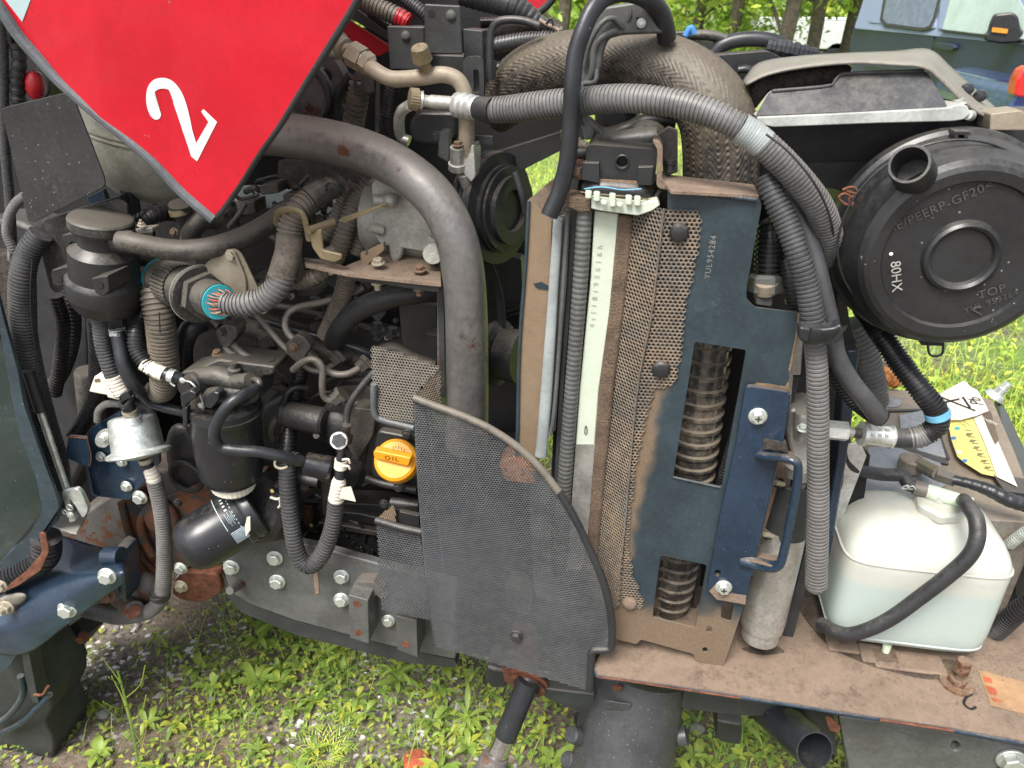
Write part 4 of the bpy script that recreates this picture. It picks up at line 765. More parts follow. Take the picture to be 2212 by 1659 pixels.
plate('rust_flake', lb, 'rust', [(20, 1262), (55, 1235), (90, 1195), (84, 1150), (98, 1152), (106, 1190), (88, 1232), (40, 1265), (10, 1278)], -.095, .003, r=6); ellips('flange_washer', lb, 'steel', 18, 1300, -.078, 60, 16, 8, rot=-.5)
cl_ = plate('bracket_column', T, 'frame_dark', [(-60, 1360), (46, 1352), (58, 1420), (110, 1500), (112, 1530), (96, 1560), (116, 1600), (112, 1700), (-60, 1700)], -.05, .12, r=8, bevel=.006)
plate('column_web', cl_, 'frame_dark', [(46, 1400), (62, 1410), (84, 1520), (70, 1516), (55, 1470)], -.08, .03); tube('column_lip', cl_, 'navy_grimy', [(-20, 1570, -.07), (20, 1545, -.075), (50, 1500, -.08), (44, 1460, -.08)], 7)
tube('column_lip', cl_, 'navy', [(0, 1585, -.07), (50, 1558, -.075), (108, 1500, -.075)], 6); tube('lip_rust', cl_, 'rust', [(74, 1500, -.085), (92, 1500, -.085), (104, 1482, -.085)], 3)
plate('column_gusset', cl_, 'navy_grimy', [(-20, 1340), (40, 1350), (46, 1400), (20, 1440), (-20, 1470)], -.085, .004, r=10)
plate('under_axle', T, 'frame_dark', [(60, 1420), (160, 1345), (220, 1300), (230, 1340), (190, 1370), (150, 1430), (110, 1470)], .10, .12, r=10); plate('under_rail', T, 'navy', [(100, 1470), (140, 1428), (150, 1400), (165, 1440), (120, 1480)], .05, .04)
lathe('rusty_eye', T, 'rust', (171, 1385, .04), (171, 1385, .06), [(0, 10), (1, 12)], 16)
# ---- round multi-pin connector ----
ax0, ax1 = (352, 602, .045), (472, 652, -.045)
cc = lathe('round_connector', T, 'plastic_dusty', ax0, ax1, [(0, 40), (.02, 44), (.08, 45), (.10, 43), (.30, 46), (.32, 42), (.42, 42), (.44, 46), (.60, 46), (.66, 40), (.70, 38), (1, 37)], 40, label='large round multi-pin connector with turquoise seals')
lathe('knurled_ring', cc, 'plastic_dusty', (370, 608, .03), (398, 620, .01), [(0, 45), (0, 49), (1, 49), (1, 45)], 72, ridges=1, rdepth=.06)
lathe('seal_ring', cc, 'turquoise', (348, 600, .05), (357, 604, .043), [(0, 38), (0, 43), (1, 45)], 40)
lathe('flange_disc', cc, 'plastic_dusty', (428, 634, -.012), (434, 637, -.017), [(0, 60), (.2, 63), (.8, 63), (1, 60)], 48); lathe('flange_rim', cc, 'pale_green', (427, 633, -.011), (429.5, 634.5, -.013), [(0, 62), (1, 64.5)], 48)
lathe('hex_nut', cc, 'plastic_dusty', (438, 638, -.02), (448, 642, -.028), [(0, 52), (1, 52)], hexa=True)
lathe('seal_ring', cc, 'turquoise', (470, 651, -.043), (474, 653, -.046), [(0, 37), (0, 38.5), (1, 38.5), (1, 31)], 40)
lathe('pin_face', cc, 'rubber_clean', (470, 651, -.0435), (473, 652.5, -.0458), [(0, 31), (1, 31)], 32)
aW, bW = P(472, 652, -.045), P(478, 655, -.05)
dirc = (P(472, 652, -.045)-P(352, 602, .045)).normalized(); e1 = Vector((0, 0, 1)); e1 = (e1-dirc*e1.dot(dirc)).normalized(); e2 = dirc.cross(e1); u_ = PX(472, 652, -.045)
for i in range(40):
    g = i*2.399; rr = 30*math.sqrt((i+.5)/40)*u_; p0 = aW+(e1*math.cos(g)+e2*math.sin(g))*rr; end = P(502, 655, -.045)+(e1*math.cos(g)+e2*math.sin(g))*rr*.5
    wtube('pin_seal', cc, 'wire_red', [p0, p0+dirc*.003], .0016, 6); wtube('wire', cc, 'wire_tan' if i % 3 else 'wire_red', [p0+dirc*.003, p0+dirc*.008+(end-p0)*.2, end], .0010, 5)
pb = plate('connector_bracket', T, 'alu_dusty', [(420, 600), (448, 565), (486, 540), (508, 537), (522, 548), (560, 628), (548, 640), (500, 640), (440, 672)], -.002, .003, r=10); bolt(pb, 500, 552, -.003, 14, 'zinc_dusty'); tube('standoff', pb, 'alu_dusty', [(548, 620, .02), (575, 618, .03), (590, 618, .04)], 7)
tube('bracket_fold', pb, 'alu_dusty', [(506, 545, -.004), (528, 600, -.004), (530, 640, -.004)], 4)
tube('wiring_conduit', T, 'conduit_grey', [(482, 652, -.05, 22), (505, 657, -.05, 25), (540, 655, -.05, 27), (575, 642, -.045, 27), (602, 615, -.04, 27), (615, 585, -.035, 27)], 27, ridge=9.5, sides=22)
tube('tape_sleeve', T, 'conduit_dusty', [(606, 600, -.037, 28), (616, 570, -.033, 29), (622, 545, -.03, 28), (626, 510, -.025, 28)], 28, sides=22)
tube('tape_flap', T, 'rubber_clean', [(640, 555, -.02), (645, 575, -.02), (640, 600, -.015), (628, 606, -.01)], 12, squash=.4)
tube('wiring_conduit', T, 'conduit_dusty', [(623, 520, -.026, 26), (628, 485, -.02, 27), (645, 452, -.01, 27), (672, 430, .01, 26), (705, 412, .03, 24), (745, 395, .05, 22)], 26, ridge=9, sides=22)
tube('tape_sleeve', T, 'rubber_dusty', [(668, 430, .004, 27), (690, 415, .016, 26), (712, 408, .03, 25), (735, 392, .045, 24)], 26, ridge=21, depth=.05)
tube('collar_clamp', T, 'brass', [(596, 485, .0), (600, 462, -.02), (625, 452, -.042), (652, 462, -.045), (662, 490, -.04), (668, 520, -.035)], 8, squash=.45, label='yellowed plastic collar round the conduit')
tube('zip_tie', T, 'plastic_dusty', [(700, 405, -.0), (712, 392, -.005), (728, 400, -.0)], 4); plate('tie_lock', T, 'plastic_dusty', [(684, 408), (702, 404), (704, 418), (688, 420)], -.01, .01, r=2)
# ---- fuel filter with its head, oil filter ----
fh = plate('filter_head', T, 'plastic_dusty', [(384, 812), (394, 803), (425, 798), (470, 776), (594, 792), (588, 812), (566, 812), (556, 868), (520, 884), (444, 886), (420, 876), (400, 858), (388, 840)], .0, .06, r=8, bevel=.004, label='dusty cast head of the fuel filter')
lathe('head_boss', fh, 'plastic_black', (398, 838, -.045), (440, 822, -.005), [(0, 12), (0, 20), (.3, 21), (.35, 26), (1, 30)], 28); lathe('head_boss', fh, 'plastic_dusty', (541, 822, -.03), (478, 828, -.005), [(0, 10), (0, 17), (1, 19)], 24)
tube('head_ridge', fh, 'plastic_dusty', [(430, 815, -.01), (470, 812, -.012), (505, 825, -.012)], 22); tube('head_ridge', fh, 'plastic_black', [(440, 860, -.02), (480, 852, -.02), (530, 850, -.02)], 22)
tube('spring_clip', fh, 'zinc', [(392, 822, -.042), (412, 826, -.05), (428, 845, -.05), (440, 875, -.045), (438, 884, -.04)], 2.2); bolt(fh, 394, 822, -.045, 7, 'zinc', kind='round'); bolt(fh, 434, 876, -.048, 7, 'zinc', kind='round')
plate('cock_lever', fh, 'plastic_clean', [(388, 853), (410, 843), (424, 850), (422, 862), (404, 872), (400, 882), (392, 880)], -.07, .015, r=4, bevel=.002); plate('lever_stem', fh, 'plastic_clean', [(393, 882), (404, 880), (404, 920), (396, 923)], -.055, .012, r=3, bevel=.002)
plate('sensor_lug', fh, 'plastic_clean', [(440, 862), (462, 846), (473, 850), (472, 865), (456, 884), (442, 880)], -.055, .02, r=3, bevel=.002)
text(fh, '210', 460, 813, -.028, 9, 'scratch', rot=50)
lathe('vent_plug', fh, 'plastic_dusty', (506, 808, -.01), (505, 783, -.01), [(0, 15), (.45, 14), (.5, 12), (.55, 8), (1, 8)], 20); lathe('bolt_head', fh, 'plastic_dusty', (584, 797, .02), (582, 776, .02), [(0, 20), (.3, 20), (.35, 13), (1, 12)], 6); bolt(fh, 470, 764, .03, 12, 'bolt_rusty', (0, -.2, 1))
fc = lathe('fuel_filter', T, 'plastic_clean', (484, 868, .0), (502, 1036, .006), [(0, 76), (.06, 78), (.1, 74), (.3, 75), (.6, 74), (.86, 70), (.94, 64), (1, 50)], 48, label='tall black fuel filter canister')
decal_m = mat('label_olive', (0.055, 0.06, 0.045), .4, bump=0, var=.1); 
lathe('canister_rim', fc, 'plastic_black', (488, 884, .0), (489, 892, .0), [(0, 77), (1, 76)], 48)
lathe('ring_nut', T, 'white_tape', (503, 1034, -.0), (505, 1056, -.0), [(0, 44), (.1, 46), (.7, 46), (1, 38)], 60, ridges=1, rdepth=.03); lathe('drain_neck', T, 'plastic_clean', (501, 1020, .0), (504, 1040, .0), [(0, 52), (.6, 50), (.7, 44), (1, 43)])
tube('return_hose', T, 'rubber_clean', [(556, 838, -.035), (545, 846, -.06), (520, 856, -.085), (493, 876, -.10), (470, 910, -.105), (463, 940, -.105), (476, 965, -.10), (510, 972, -.095), (560, 976, -.085), (610, 986, -.07), (650, 996, -.05)], 12.5, sides=18)
tube('outlet_elbow', T, 'plastic_black', [(538, 822, -.02), (556, 822, -.03), (561, 832, -.035), (556, 842, -.038)], 8); ring('wire_clip', T, 'zinc_dusty', 550, 846, -.04, 15, 1.6, ax=(.8, -.2, -.6)); ring('wire_clip', T, 'bolt_black', 638, 994, -.055, 16, 2.2, ax=(1, -.2, -.2)); ring('wire_clip', T, 'bolt_black', 631, 992, -.055, 16, 2.2, ax=(1, -.2, -.2))
of = lathe('oil_filter', T, 'plastic_clean', (552, 1096, .02), (388, 1196, -.075), [(0, 58), (.02, 63), (.10, 64), (.14, 61), (.17, 63), (.62, 62), (.80, 60), (.90, 52), (.96, 40), (.99, 24), (1, 4)], 48, label='black spin-on oil filter lying tilted')
lathe('filter_base', T, 'cast_dark', (600, 1090, .08), (545, 1102, .02), [(0, 70), (.3, 74), (.8, 72), (1, 62)], 40); ellips('base_casting', T, 'cast_dark', 560, 1080, .07, 62, 66, 50)
oa, ob = P(552, 1096, .02), P(388, 1196, -.075); oax = (ob-oa); oT = oax.normalized(); ou = PX(552, 1096, .02)
def on_filter(t, g, rr=63.6, A=oa, AX=oax, U_=ou):            # a point on the filter skin; g = 0 faces the eye
    T_ = AX.normalized(); c = A+AX*t; f = (EYE-c); f = (f-T_*f.dot(T_)).normalized(); s_ = T_.cross(f); return c+(f*math.cos(g)+s_*math.sin(g))*rr*U_
def band(name, parent, m, t0, t1, g0, g1, rr=63.6, n=14, **k):
    vs, F = [], []
    for i in range(n+1):
        g = g0+(g1-g0)*i/n; vs += [on_filter(t0, g, rr, **k), on_filter(t1, g, rr, **k)]
    for i in range(n): F.append((2*i, 2*i+1, 2*i+3, 2*i+2))
    return link(name, me_from(vs, F), parent, m)
band('print_line', of, 'print_pale', .225, .232, -1.5, 1.5, 62.9, 20); band('print_line', of, 'print_pale', .375, .382, -.2, 1.5, 62.7, 20)
for i in range(9): band('print_bar', of, 'print_pale', .205+.0*i, .37, -.32-.055*i, -.35-.055*i, 63.1, 2)
for i in range(4): band('print_glyph', of, 'print_pale', .27, .30, .42+.16*i, .48+.16*i, 63.2, 3)
for j in range(5):
    for i in range(8): band('print_row', of, 'print_pale', .245+.018*j, .250+.018*j, .0+.045*i-.12*(j % 2), .03+.045*i-.12*(j % 2), 63.3, 2)
plate('yellow_mark', T, 'paper', [(533, 1118), (540, 1116), (541, 1145), (531, 1160), (528, 1140)], -.05, .002)
# ---- injection pump and small steel pipes ----
ip = plate('injection_pump', T, 'cast_dark', [(690, 888), (720, 862), (760, 868), (812, 882), (818, 930), (800, 962), (792, 1010), (770, 1030), (735, 1005), (712, 960), (690, 935)], .06, .12, r=10, bevel=.008)
lathe('pump_barrel', ip, 'cast_dark', (612, 893, .06), (705, 912, .05), [(0, 20), (0, 26), (.04, 27), (.1, 22), (.14, 29), (.95, 31), (1, 26)], 32); ellips('pump_body', ip, 'cast_dark', 735, 925, .07, 50, 50, 30)
plate('pump_top', ip, 'cast_brown', [(700, 862), (730, 836), (790, 830), (812, 850), (812, 884), (740, 876)], .08, .08, r=6, bevel=.004)
plate('pump_web', ip, 'cast_brown', [(760, 880), (812, 886), (806, 940), (770, 1000), (748, 960)], .045, .05, r=8, bevel=.005); lathe('pump_plug', ip, 'cast_dark', (683, 940, .03), (700, 944, .05), [(0, 8), (1, 9)], 14)
lathe('inlet_union', T, 'plastic_clean', (655, 999, .0), (717, 1014, .01), [(0, 12), (.05, 22), (.1, 25), (.9, 27), (1, 22)], 30); lathe('inlet_neck', T, 'plastic_black', (640, 994, -.02), (660, 1000, .0), [(0, 9), (1, 9)], 16)
lathe('inlet_base', ip, 'cast_dark', (700, 1010, .02), (745, 1030, .06), [(0, 28), (1, 38)], 28)
for nm, pts, r_, m_ in (('injector_pipe', [(786, 622, .10), (760, 636, .09), (700, 652, .08), (650, 662, .07), (624, 676, .06), (616, 700, .05), (624, 722, .045), (645, 742, .04), (665, 762, .04), (690, 790, .04), (718, 806, .04), (748, 808, .045), (775, 796, .06)], 7.5, 'pipe_dusty'),
    ('injector_pipe', [(545, 672, .07), (575, 705, .06), (610, 745, .05), (648, 780, .045), (672, 798, .045), (700, 800, .05), (718, 790, .07)], 7.0, 'pipe_dusty'),
    ('injector_pipe', [(500, 738, .03), (516, 756, .03), (540, 772, .03), (575, 777, .04), (604, 768, .06)], 7.5, 'pipe_dusty'),
    ('injector_pipe', [(486, 748, .03), (500, 762, .03), (526, 769, .035), (550, 764, .05)], 7.0, 'pipe_dusty'),
    ('injector_pipe', [(633, 799, .03), (648, 786, .025), (668, 776, .02), (686, 780, .02), (697, 798, .02), (696, 830, .02), (700, 856, .025), (716, 866, .03), (732, 862, .04)], 7.5, 'pipe_dusty'),
    ('fuel_line', [(540, 682, .11), (600, 702, .10), (700, 730, .10), (780, 756, .10), (830, 784, .11)], 7, 'rubber_clean'),
    ('fuel_line', [(812, 800, .04), (785, 830, .03), (764, 858, .02), (752, 882, .015), (748, 910, .01), (746, 940, .0)], 7.5, 'bolt_black'),
    ('fuel_line', [(664, 838, .08), (640, 836, .07), (620, 850, .06), (613, 880, .06), (610, 930, .06), (606, 980, .06)], 7, 'rubber_clean'),
    ('fuel_line', [(606, 900, .06), (592, 910, .05), (583, 930, .05), (590, 948, .06), (604, 945, .07)], 8.5, 'rubber_dusty'),
    ('fuel_line', [(740, 965, .0), (737, 985, .0), (737, 1000, .0)], 8, 'bolt_black'),
    ('breather_pipe', [(600, 575, .10), (660, 590, .10), (700, 575, .10)], 6, 'cast_brown'),
    ('lead_wire', [(555, 390, .12), (600, 380, .12), (640, 395, .12), (655, 430, .12)], 3, 'rubber'),
    ('lead_wire', [(480, 430, .05), (500, 415, .05), (520, 430, .06), (560, 420, .08)], 4, 'rubber_dusty')):
    tube(nm, T, m_, pts, r_)
for a, b_, r_ in (((742, 850, .035), (722, 866, .03), 18), ((736, 768, .09), (716, 784, .075), 17), ((796, 780, .08), (774, 798, .065), 17), ((584, 740, .09), (562, 754, .07), 15), ((622, 752, .085), (604, 768, .065), 14), ((680, 762, .10), (666, 780, .09), 14), ((798, 614, .12), (784, 624, .10), 16)):
    lathe('union_nut', T, 'cast_brown', a, b_, [(0, r_*1.15), (.35, r_*1.15), (.4, r_*.9), (1, r_*.85)], hexa=True)
k_ = plate('pipe_clamp', T, 'cast_brown', [(616, 744), (640, 722), (656, 728), (672, 750), (648, 786), (636, 780), (618, 760)], .025, .02, r=6, bevel=.002); bolt(k_, 634, 749, .024, 10, 'bolt_rusty')
k_ = plate('pipe_clamp', T, 'plastic_dusty', [(464, 716), (484, 700), (508, 706), (514, 724), (492, 754), (478, 748)], .01, .03, r=6, bevel=.002); bolt(k_, 478, 717, .008, 10, 'bolt_black')
tube('pipe_shank', T, 'plastic_dusty', [(440, 672, .04), (460, 690, .03), (476, 706, .02)], 9)
bb = lathe('banjo_bolt', T, 'bolt_black', (746, 946, .02), (731, 952, -.03), [(0, 18), (.3, 18), (.34, 13), (.5, 13), (.54, 16), (1, 15)], hexa=True); lathe('sealing_washer', bb, 'zinc', (734, 951, -.02), (731.5, 952, -.026), [(0, 14), (0, 19), (1, 19), (1, 14)], 24)
lathe('line_ferrule', T, 'bolt_black', (748, 918, .0), (747, 928, .0), [(0, 10), (1, 10)], 16)
lathe('hose_stub', T, 'rubber_clean', (738, 985, .0), (735, 1030, .0), [(0, 11), (.3, 12), (1, 13)], 18); hc_ = lathe('hose_clamp', T, 'white_tape', (737, 993, -.001), (736, 1010, -.001), [(0, 14), (1, 14.5)], 18); tube('clamp_tang', hc_, 'white_tape', [(740, 993, -.02), (752, 992, -.022), (756, 1000, -.02)], 2.5); tube('clamp_tang', hc_, 'white_tape', [(740, 1006, -.02), (752, 1007, -.022), (756, 1013, -.02)], 2.5)
tube('tape_wrap', T, 'white_tape', [(733, 1032, -.002, 12), (732, 1042, -.002, 16), (729, 1062, -.002, 17), (726, 1082, -.002, 18)], 17, ridge=8.5, depth=.08); plate('paper_tag', T, 'paper', [(738, 1054), (758, 1051), (769, 1084), (742, 1078), (732, 1076)], -.02, .0008, r=2)
tube('fuel_conduit', T, 'conduit', [(726, 1080, -.002), (722, 1120, -.003), (712, 1160, -.005), (694, 1200, -.008), (672, 1222, -.01), (652, 1212, -.008), (638, 1180, -.004), (628, 1120, .005), (622, 1060, .015), (620, 1000, .03)], 18.5, ridge=8, sides=20)
tube('fuel_conduit', T, 'conduit_dark', [(620, 1005, .03), (622, 960, .05), (628, 900, .08), (640, 840, .09), (650, 790, .10)], 17.5, ridge=8)
ring('wire_clip', T, 'zinc_dusty', 612, 998, .0, 18, 3, ax=(0, -.3, 1), arc=(90, 320))
tube('conduit_small', T, 'conduit_dark', [(700, 824, .07), (730, 812, .07), (780, 806, .07), (806, 800, .08)], 10, ridge=6)
# filler cap and its cover
cv = plate('timing_cover', T, 'cast_dark', [(790, 914), (810, 905), (900, 925), (905, 1050), (850, 1052), (800, 1040), (780, 1010), (790, 960)], .06, .06, r=10, bevel=.006)
plate('cover_pad', cv, 'plastic_black', [(799, 1010), (815, 930), (893, 945), (893, 1025), (860, 1045), (805, 1030)], .045, .02, r=12, bevel=.003); bolt(cv, 880, 938, .04, 12, 'bolt_black'); bolt(cv, 862, 1052, .04, 12, 'bolt_black'); bolt(cv, 830, 1088, .07, 11, 'bolt_black')
tube('cover_rib', cv, 'cast_dark', [(790, 1032, .05), (830, 1045, .05), (900, 1058, .05)], 8); lathe('cover_boss', cv, 'cast_dark', (845, 1085, .06), (905, 1092, .06), [(0, 12), (1, 12)], 16)
oc = lathe('oil_cap', T, 'orange_cap', (864, 1000, .02), (853, 993, -.018), [(0, 40), (.3, 46), (.8, 46), (.92, 44), (1, 38)], 44, label='orange oil filler cap')
pc_ = (P(809, 976, -.024), P(889, 996, -.024), P(853, 930, -.016))
plate('grip_bar', oc, 'orange_cap', [(806, 978), (810, 974), (888, 990), (882, 1008), (808, 990)], th=.014, r=4, bevel=.002, plane=((806, 978, -.03), (888, 998, -.03), (850, 1010, -.028)))
text(oc, 'OIL', 846, 990.5, -.031, 12, 'ink', rot=11, plane=((806, 978, -.03), (888, 998, -.03), (850, 1010, -.028)), spacing=1.35)
for i, (a, b_) in enumerate(((849, 962), (855, 961), (861, 962), (867, 964), (873, 967), (856, 1020), (862, 1026))): decal('print_fleck', oc, 'paper_dark', [(a, b_), (a+2.4, b_+1), (a+1.5, b_+7), (a, b_+6)], -.0205, off=.0022)
# black block details below the pump
pn = plate('sump_wall', T, 'cast_dark', [(560, 1080), (820, 1090), (940, 1120), (940, 1260), (820, 1222), (570, 1158)], .14, .05, r=4, bevel=.004)
for q, m_ in (([(650, 1100), (668, 1102), (672, 1125), (664, 1142), (655, 1130)], 'rust'), ([(610, 1098), (616, 1095), (620, 1110), (612, 1108)], 'rust'), ([(740, 1140), (748, 1138), (750, 1148), (740, 1148)], 'rust'), ([(690, 1100), (780, 1110), (820, 1120), (820, 1135), (690, 1118)], 'cast_dark'), ([(690, 1125), (780, 1142), (820, 1150), (820, 1160), (690, 1138)], 'cast_brown')):
    plate('wall_patch' if m_ == 'rust' else 'wall_rib', pn, m_, q, .125, .02, r=3, bevel=.003)
for x, y in ((672, 1136), (665, 1190), (790, 1215), (590, 1090)): bolt(pn, x, y, .12, 8, 'bolt_black', kind='round'); ellips('paint_dot', pn, 'paper_yellow', x, y-1, .112, 4, 4, 2, 12)
for i in range(60):
    ellips('oil_grime', pn, 'plastic_clean', 720+random.uniform(-40, 90), 1175+random.uniform(-25, 35), .135, random.uniform(3, 7), random.uniform(4, 9), 3, 8) if i < 36 else None
lathe('pressure_switch', T, 'plastic_clean', (596, 1058, .03), (612, 1040, .05), [(0, 11), (1, 14)], 16); ellips('paint_dot', T, 'paper_yellow', 588, 1061, .025, 5, 5, 3, 12)
tube('tie_scrap', T, 'white_tape', [(584, 1074, .01), (600, 1078, .01), (612, 1070, .01)], 3); tube('tie_scrap', T, 'white_tape', [(604, 1078, .01), (606, 1090, .012), (602, 1096, .014)], 3)
tube('drain_pipe', T, 'cast_dark', [(690, 1030, .06), (700, 1060, .07), (702, 1110, .08)], 5); plate('sensor_block', T, 'plastic_black', [(694, 1040), (742, 1050), (738, 1075), (722, 1092), (696, 1076)], .06, .03, r=6); bolt(T, 659, 1052, .07, 9, 'bolt_rusty')
lathe('thermo_housing', T, 'cast_dark', (640, 1030, .05), (690, 1040, .05), [(0, 14), (1, 14)])
# ---- frame side plate ----
fp = plate('frame_side_plate', T, 'frame_paint', [(477, 1205), (500, 1182), (566, 1156), (640, 1172), (700, 1186), (830, 1222), (985, 1262), (985, 1425), (870, 1402), (760, 1374), (640, 1342), (540, 1306), (500, 1280), (488, 1255)], .035, .02, r=8, bevel=.003, label='grey painted steel side rail with a row of bolts')
plate('rail_skirt', fp, 'frame_dark', [(480, 1235), (492, 1262), (510, 1285), (640, 1344), (985, 1428), (985, 1442), (880, 1432), (640, 1372), (520, 1322), (492, 1290)], .05, .06, r=6, bevel=.004)
for x, y, r_ in ((594, 1205, 18), (599, 1256, 18), (500, 1225, 18), (738, 1245, 17.5), (738, 1295, 17.5), (839, 1340, 15), (826, 1280, 13), (504, 1226, 0)):
    if r_: bolt(fp, x, y, .032, r_, 'zinc', (.12, -1, .1))
lathe('weld_stud', fp, 'cast_grey', (496, 1276, -.005), (520, 1260, .035), [(0, 5), (0, 9), (1, 12)], 16); decal('tan_streak', fp, 'dust_plate', [(677, 1233), (687, 1233), (690, 1281), (681, 1283)], .035, off=.001)
for q, top in (([(752, 1285), (795, 1297), (797, 1391), (756, 1378)], None), ([(855, 1330), (900, 1342), (902, 1420), (858, 1404)], None)):
    b_ = plate('drilled_block', T, 'frame_paint', q, -.02, .055, r=2, bevel=.002)
    for hx, hy in ((771, 1305), (774, 1367)) if q[0][0] < 800 else ((876, 1392),): lathe('bolt_hole', b_, 'rust', (hx, hy, -.0206), (hx, hy, -.0195), [(0, 9.5), (1, 9.5)], 20)
plate('weld_pad', T, 'cast_grey', [(770, 1256), (806, 1258), (828, 1275), (826, 1282), (800, 1290), (760, 1280)], .01, .03, r=4)
# ---- big steel coolant pipe ----
bp = tube('coolant_pipe', T, 'pipe_steel', [(520, 285, .07), (600, 290, .06, 46), (680, 300, .04, 46), (760, 318, .02, 46), (830, 345, .0, 46), (895, 385, -.02, 46), (945, 435, -.03, 46), (980, 500, -.035, 46), (998, 570, -.035, 46), (1006, 650, -.03, 46), (1009, 760, -.02, 46), (1009, 860, -.01, 46), (1008, 960, .0, 46)], 46, sides=36, smooth=10, label='thick bare steel pipe curving down in front of the compressor')
# ---- compressor and bracket ----
cmp_ = lathe('compressor', T, 'cast_alu', (800, 462, .10), (985, 492, .09), [(0, 60), (.02, 76), (.2, 80), (.5, 80), (.85, 78), (.95, 66), (1, 60)], 44, label='cast aluminium air conditioning compressor')
plate('compressor_cover', cmp_, 'cast_alu', [(803, 395), (815, 386), (930, 415), (940, 560), (930, 545), (820, 528), (806, 500)], .03, .05, r=14, bevel=.006)
ellips('cast_boss', cmp_, 'cast_alu', 845, 433, .01, 17, 17, 20); lathe('cast_lug', cmp_, 'cast_alu', (805, 432, .01), (838, 434, .02), [(0, 7), (0, 12), (1, 14)], 18); lathe('cast_lug', cmp_, 'cast_alu', (800, 492, .02), (826, 498, .03), [(0, 9), (1, 12)], 18)
plate('foot_lug', cmp_, 'cast_alu', [(838, 525), (872, 528), (866, 560), (852, 570), (842, 560)], .03, .04, r=8, bevel=.004); lathe('foot_lug', cmp_, 'cast_alu', (935, 548, .0), (945, 552, .06), [(0, 12), (0, 22), (1, 22)], 20); plate('foot_web', cmp_, 'cast_alu', [(922, 510), (950, 520), (956, 560), (926, 562)], .01, .05, r=8)
lever = plate('dip_lever', T, 'brass', [(730, 478), (738, 470), (834, 438), (838, 442), (745, 482)], -.01, .003, r=3)
bk = plate('compressor_bracket', T, 'dust_plate', [(656, 556), (700, 560), (745, 575), (780, 560), (830, 525), (948, 545), (953, 612), (752, 590), (660, 570)], plane=((656, 565, -.02), (952, 608, -.03), (900, 535, .10)), th=.006, label='dust covered steel bracket under the compressor')
plate('bracket_lip', bk, 'frame_dark', [(750, 588), (952, 612), (950, 630), (940, 632), (762, 606), (748, 598)], -.03, .006, r=3, bevel=.002); plate('bracket_lip', bk, 'frame_dark', [(656, 564), (748, 580), (748, 590), (656, 574)], -.022, .006); plate('bracket_rib', bk, 'dusty_paint', [(778, 546), (792, 542), (828, 524), (830, 540), (794, 572), (780, 570)], -.0, .01, r=2); tube('bracket_web', bk, 'cast_brown', [(790, 545, .0), (830, 525, .06)], 6)
for x, y, r_, m_ in ((817, 568, 15, 'zinc_dusty'), (907, 583, 15, 'bolt_rusty'), (713, 545, 14, 'zinc_dusty')): bolt(bk, x, y, -.012, r_, m_, (0, -.15, 1))
for x, y, m_ in ((815, 606, 'zinc_dusty'), (905, 618, 'bolt_rusty'), (715, 572, 'zinc_dusty')): lathe('bolt_end', bk, m_, (x, y, -.01), (x+1, y+20, -.01), [(0, 14), (.4, 14), (.45, 8), (1, 7)], 12)
lb2 = plate('side_bracket', T, 'brass', [(668, 505), (694, 494), (697, 540), (738, 550), (738, 560), (722, 568), (692, 560), (674, 535)], -.045, .006, r=5, bevel=.002); lathe('bracket_rod', lb2, 'brass', (666, 498, -.05), (720, 480, -.01), [(0, 9), (1, 9)], 16)
plate('bracket_post', T, 'frame_dark', [(950, 600), (958, 604), (962, 860), (950, 855), (946, 640)], .0, .02, r=2); plate('bracket_post', T, 'cast_grey', [(944, 615), (953, 612), (953, 850), (944, 845)], .02, .05)
for pts, r_, m_ in (([(800, 395, .09), (775, 430, .08), (752, 480, .06), (735, 530, .05), (722, 560, .05)], 21, 'conduit_dusty'), ([(812, 420, .10), (800, 460, .09), (784, 505, .08), (768, 550, .07)], 19, 'conduit_dusty'), ([(760, 400, .10), (745, 440, .10), (725, 480, .09), (700, 515, .08)], 20, 'conduit_dusty'),
        ([(708, 572, .02), (685, 594, .0), (650, 606, .0), (615, 608, .01), (590, 600, .03)], 18, 'conduit_dusty'), ([(750, 592, .06), (742, 630, .07), (724, 680, .08), (705, 722, .10)], 20, 'conduit_dusty'),
        ([(778, 180, .12), (772, 220, .12), (764, 262, .13), (760, 300, .14)], 24, 'conduit_dusty'), ([(850, 185, .13), (842, 225, .13), (838, 262, .13), (850, 300, .14)], 16, 'conduit_dark'), ([(760, 165, .15), (735, 200, .15), (728, 240, .15), (740, 280, .15)], 13, 'rubber'),
        ([(775, -5, .12), (815, 15, .12), (850, 32, .12), (876, 46, .12)], 20, 'conduit_dusty'), ([(800, 30, .16), (830, 50, .16), (850, 62, .16)], 14, 'conduit_dark'), ([(850, -20, .14), (885, 5, .14), (918, 32, .14), (935, 60, .15)], 14, 'conduit'),
        ([(1040, 80, .18), (1080, 68, .18), (1140, 64, .18), (1215, 72, .18)], 14, 'conduit_dusty'), ([(1035, 108, .15), (1080, 96, .15), (1140, 86, .15), (1215, 82, .14)], 17, 'conduit'), ([(1060, 152, .13), (1090, 146, .13), (1130, 140, .13), (1160, 128, .13)], 15, 'conduit_dark'), ([(1040, 50, .2), (1100, 50, .2), (1200, 60, .2)], 12, 'conduit_dark')):
    tube('wiring_conduit', T, m_, pts, r_, ridge=max(6, r_*.42))
tube('paint_overspray', T, 'red_dull', [(858, 36, .118), (870, 42, .118), (882, 50, .118)], 20, ridge=8)
tube('taped_harness', T, 'rubber', [(995, -12, .16, 22), (1040, -4, .16, 26), (1090, 6, .15, 28), (1130, 26, .15, 24), (1165, 50, .15, 17), (1205, 66, .15, 12)], 24, ridge=13, depth=.05)
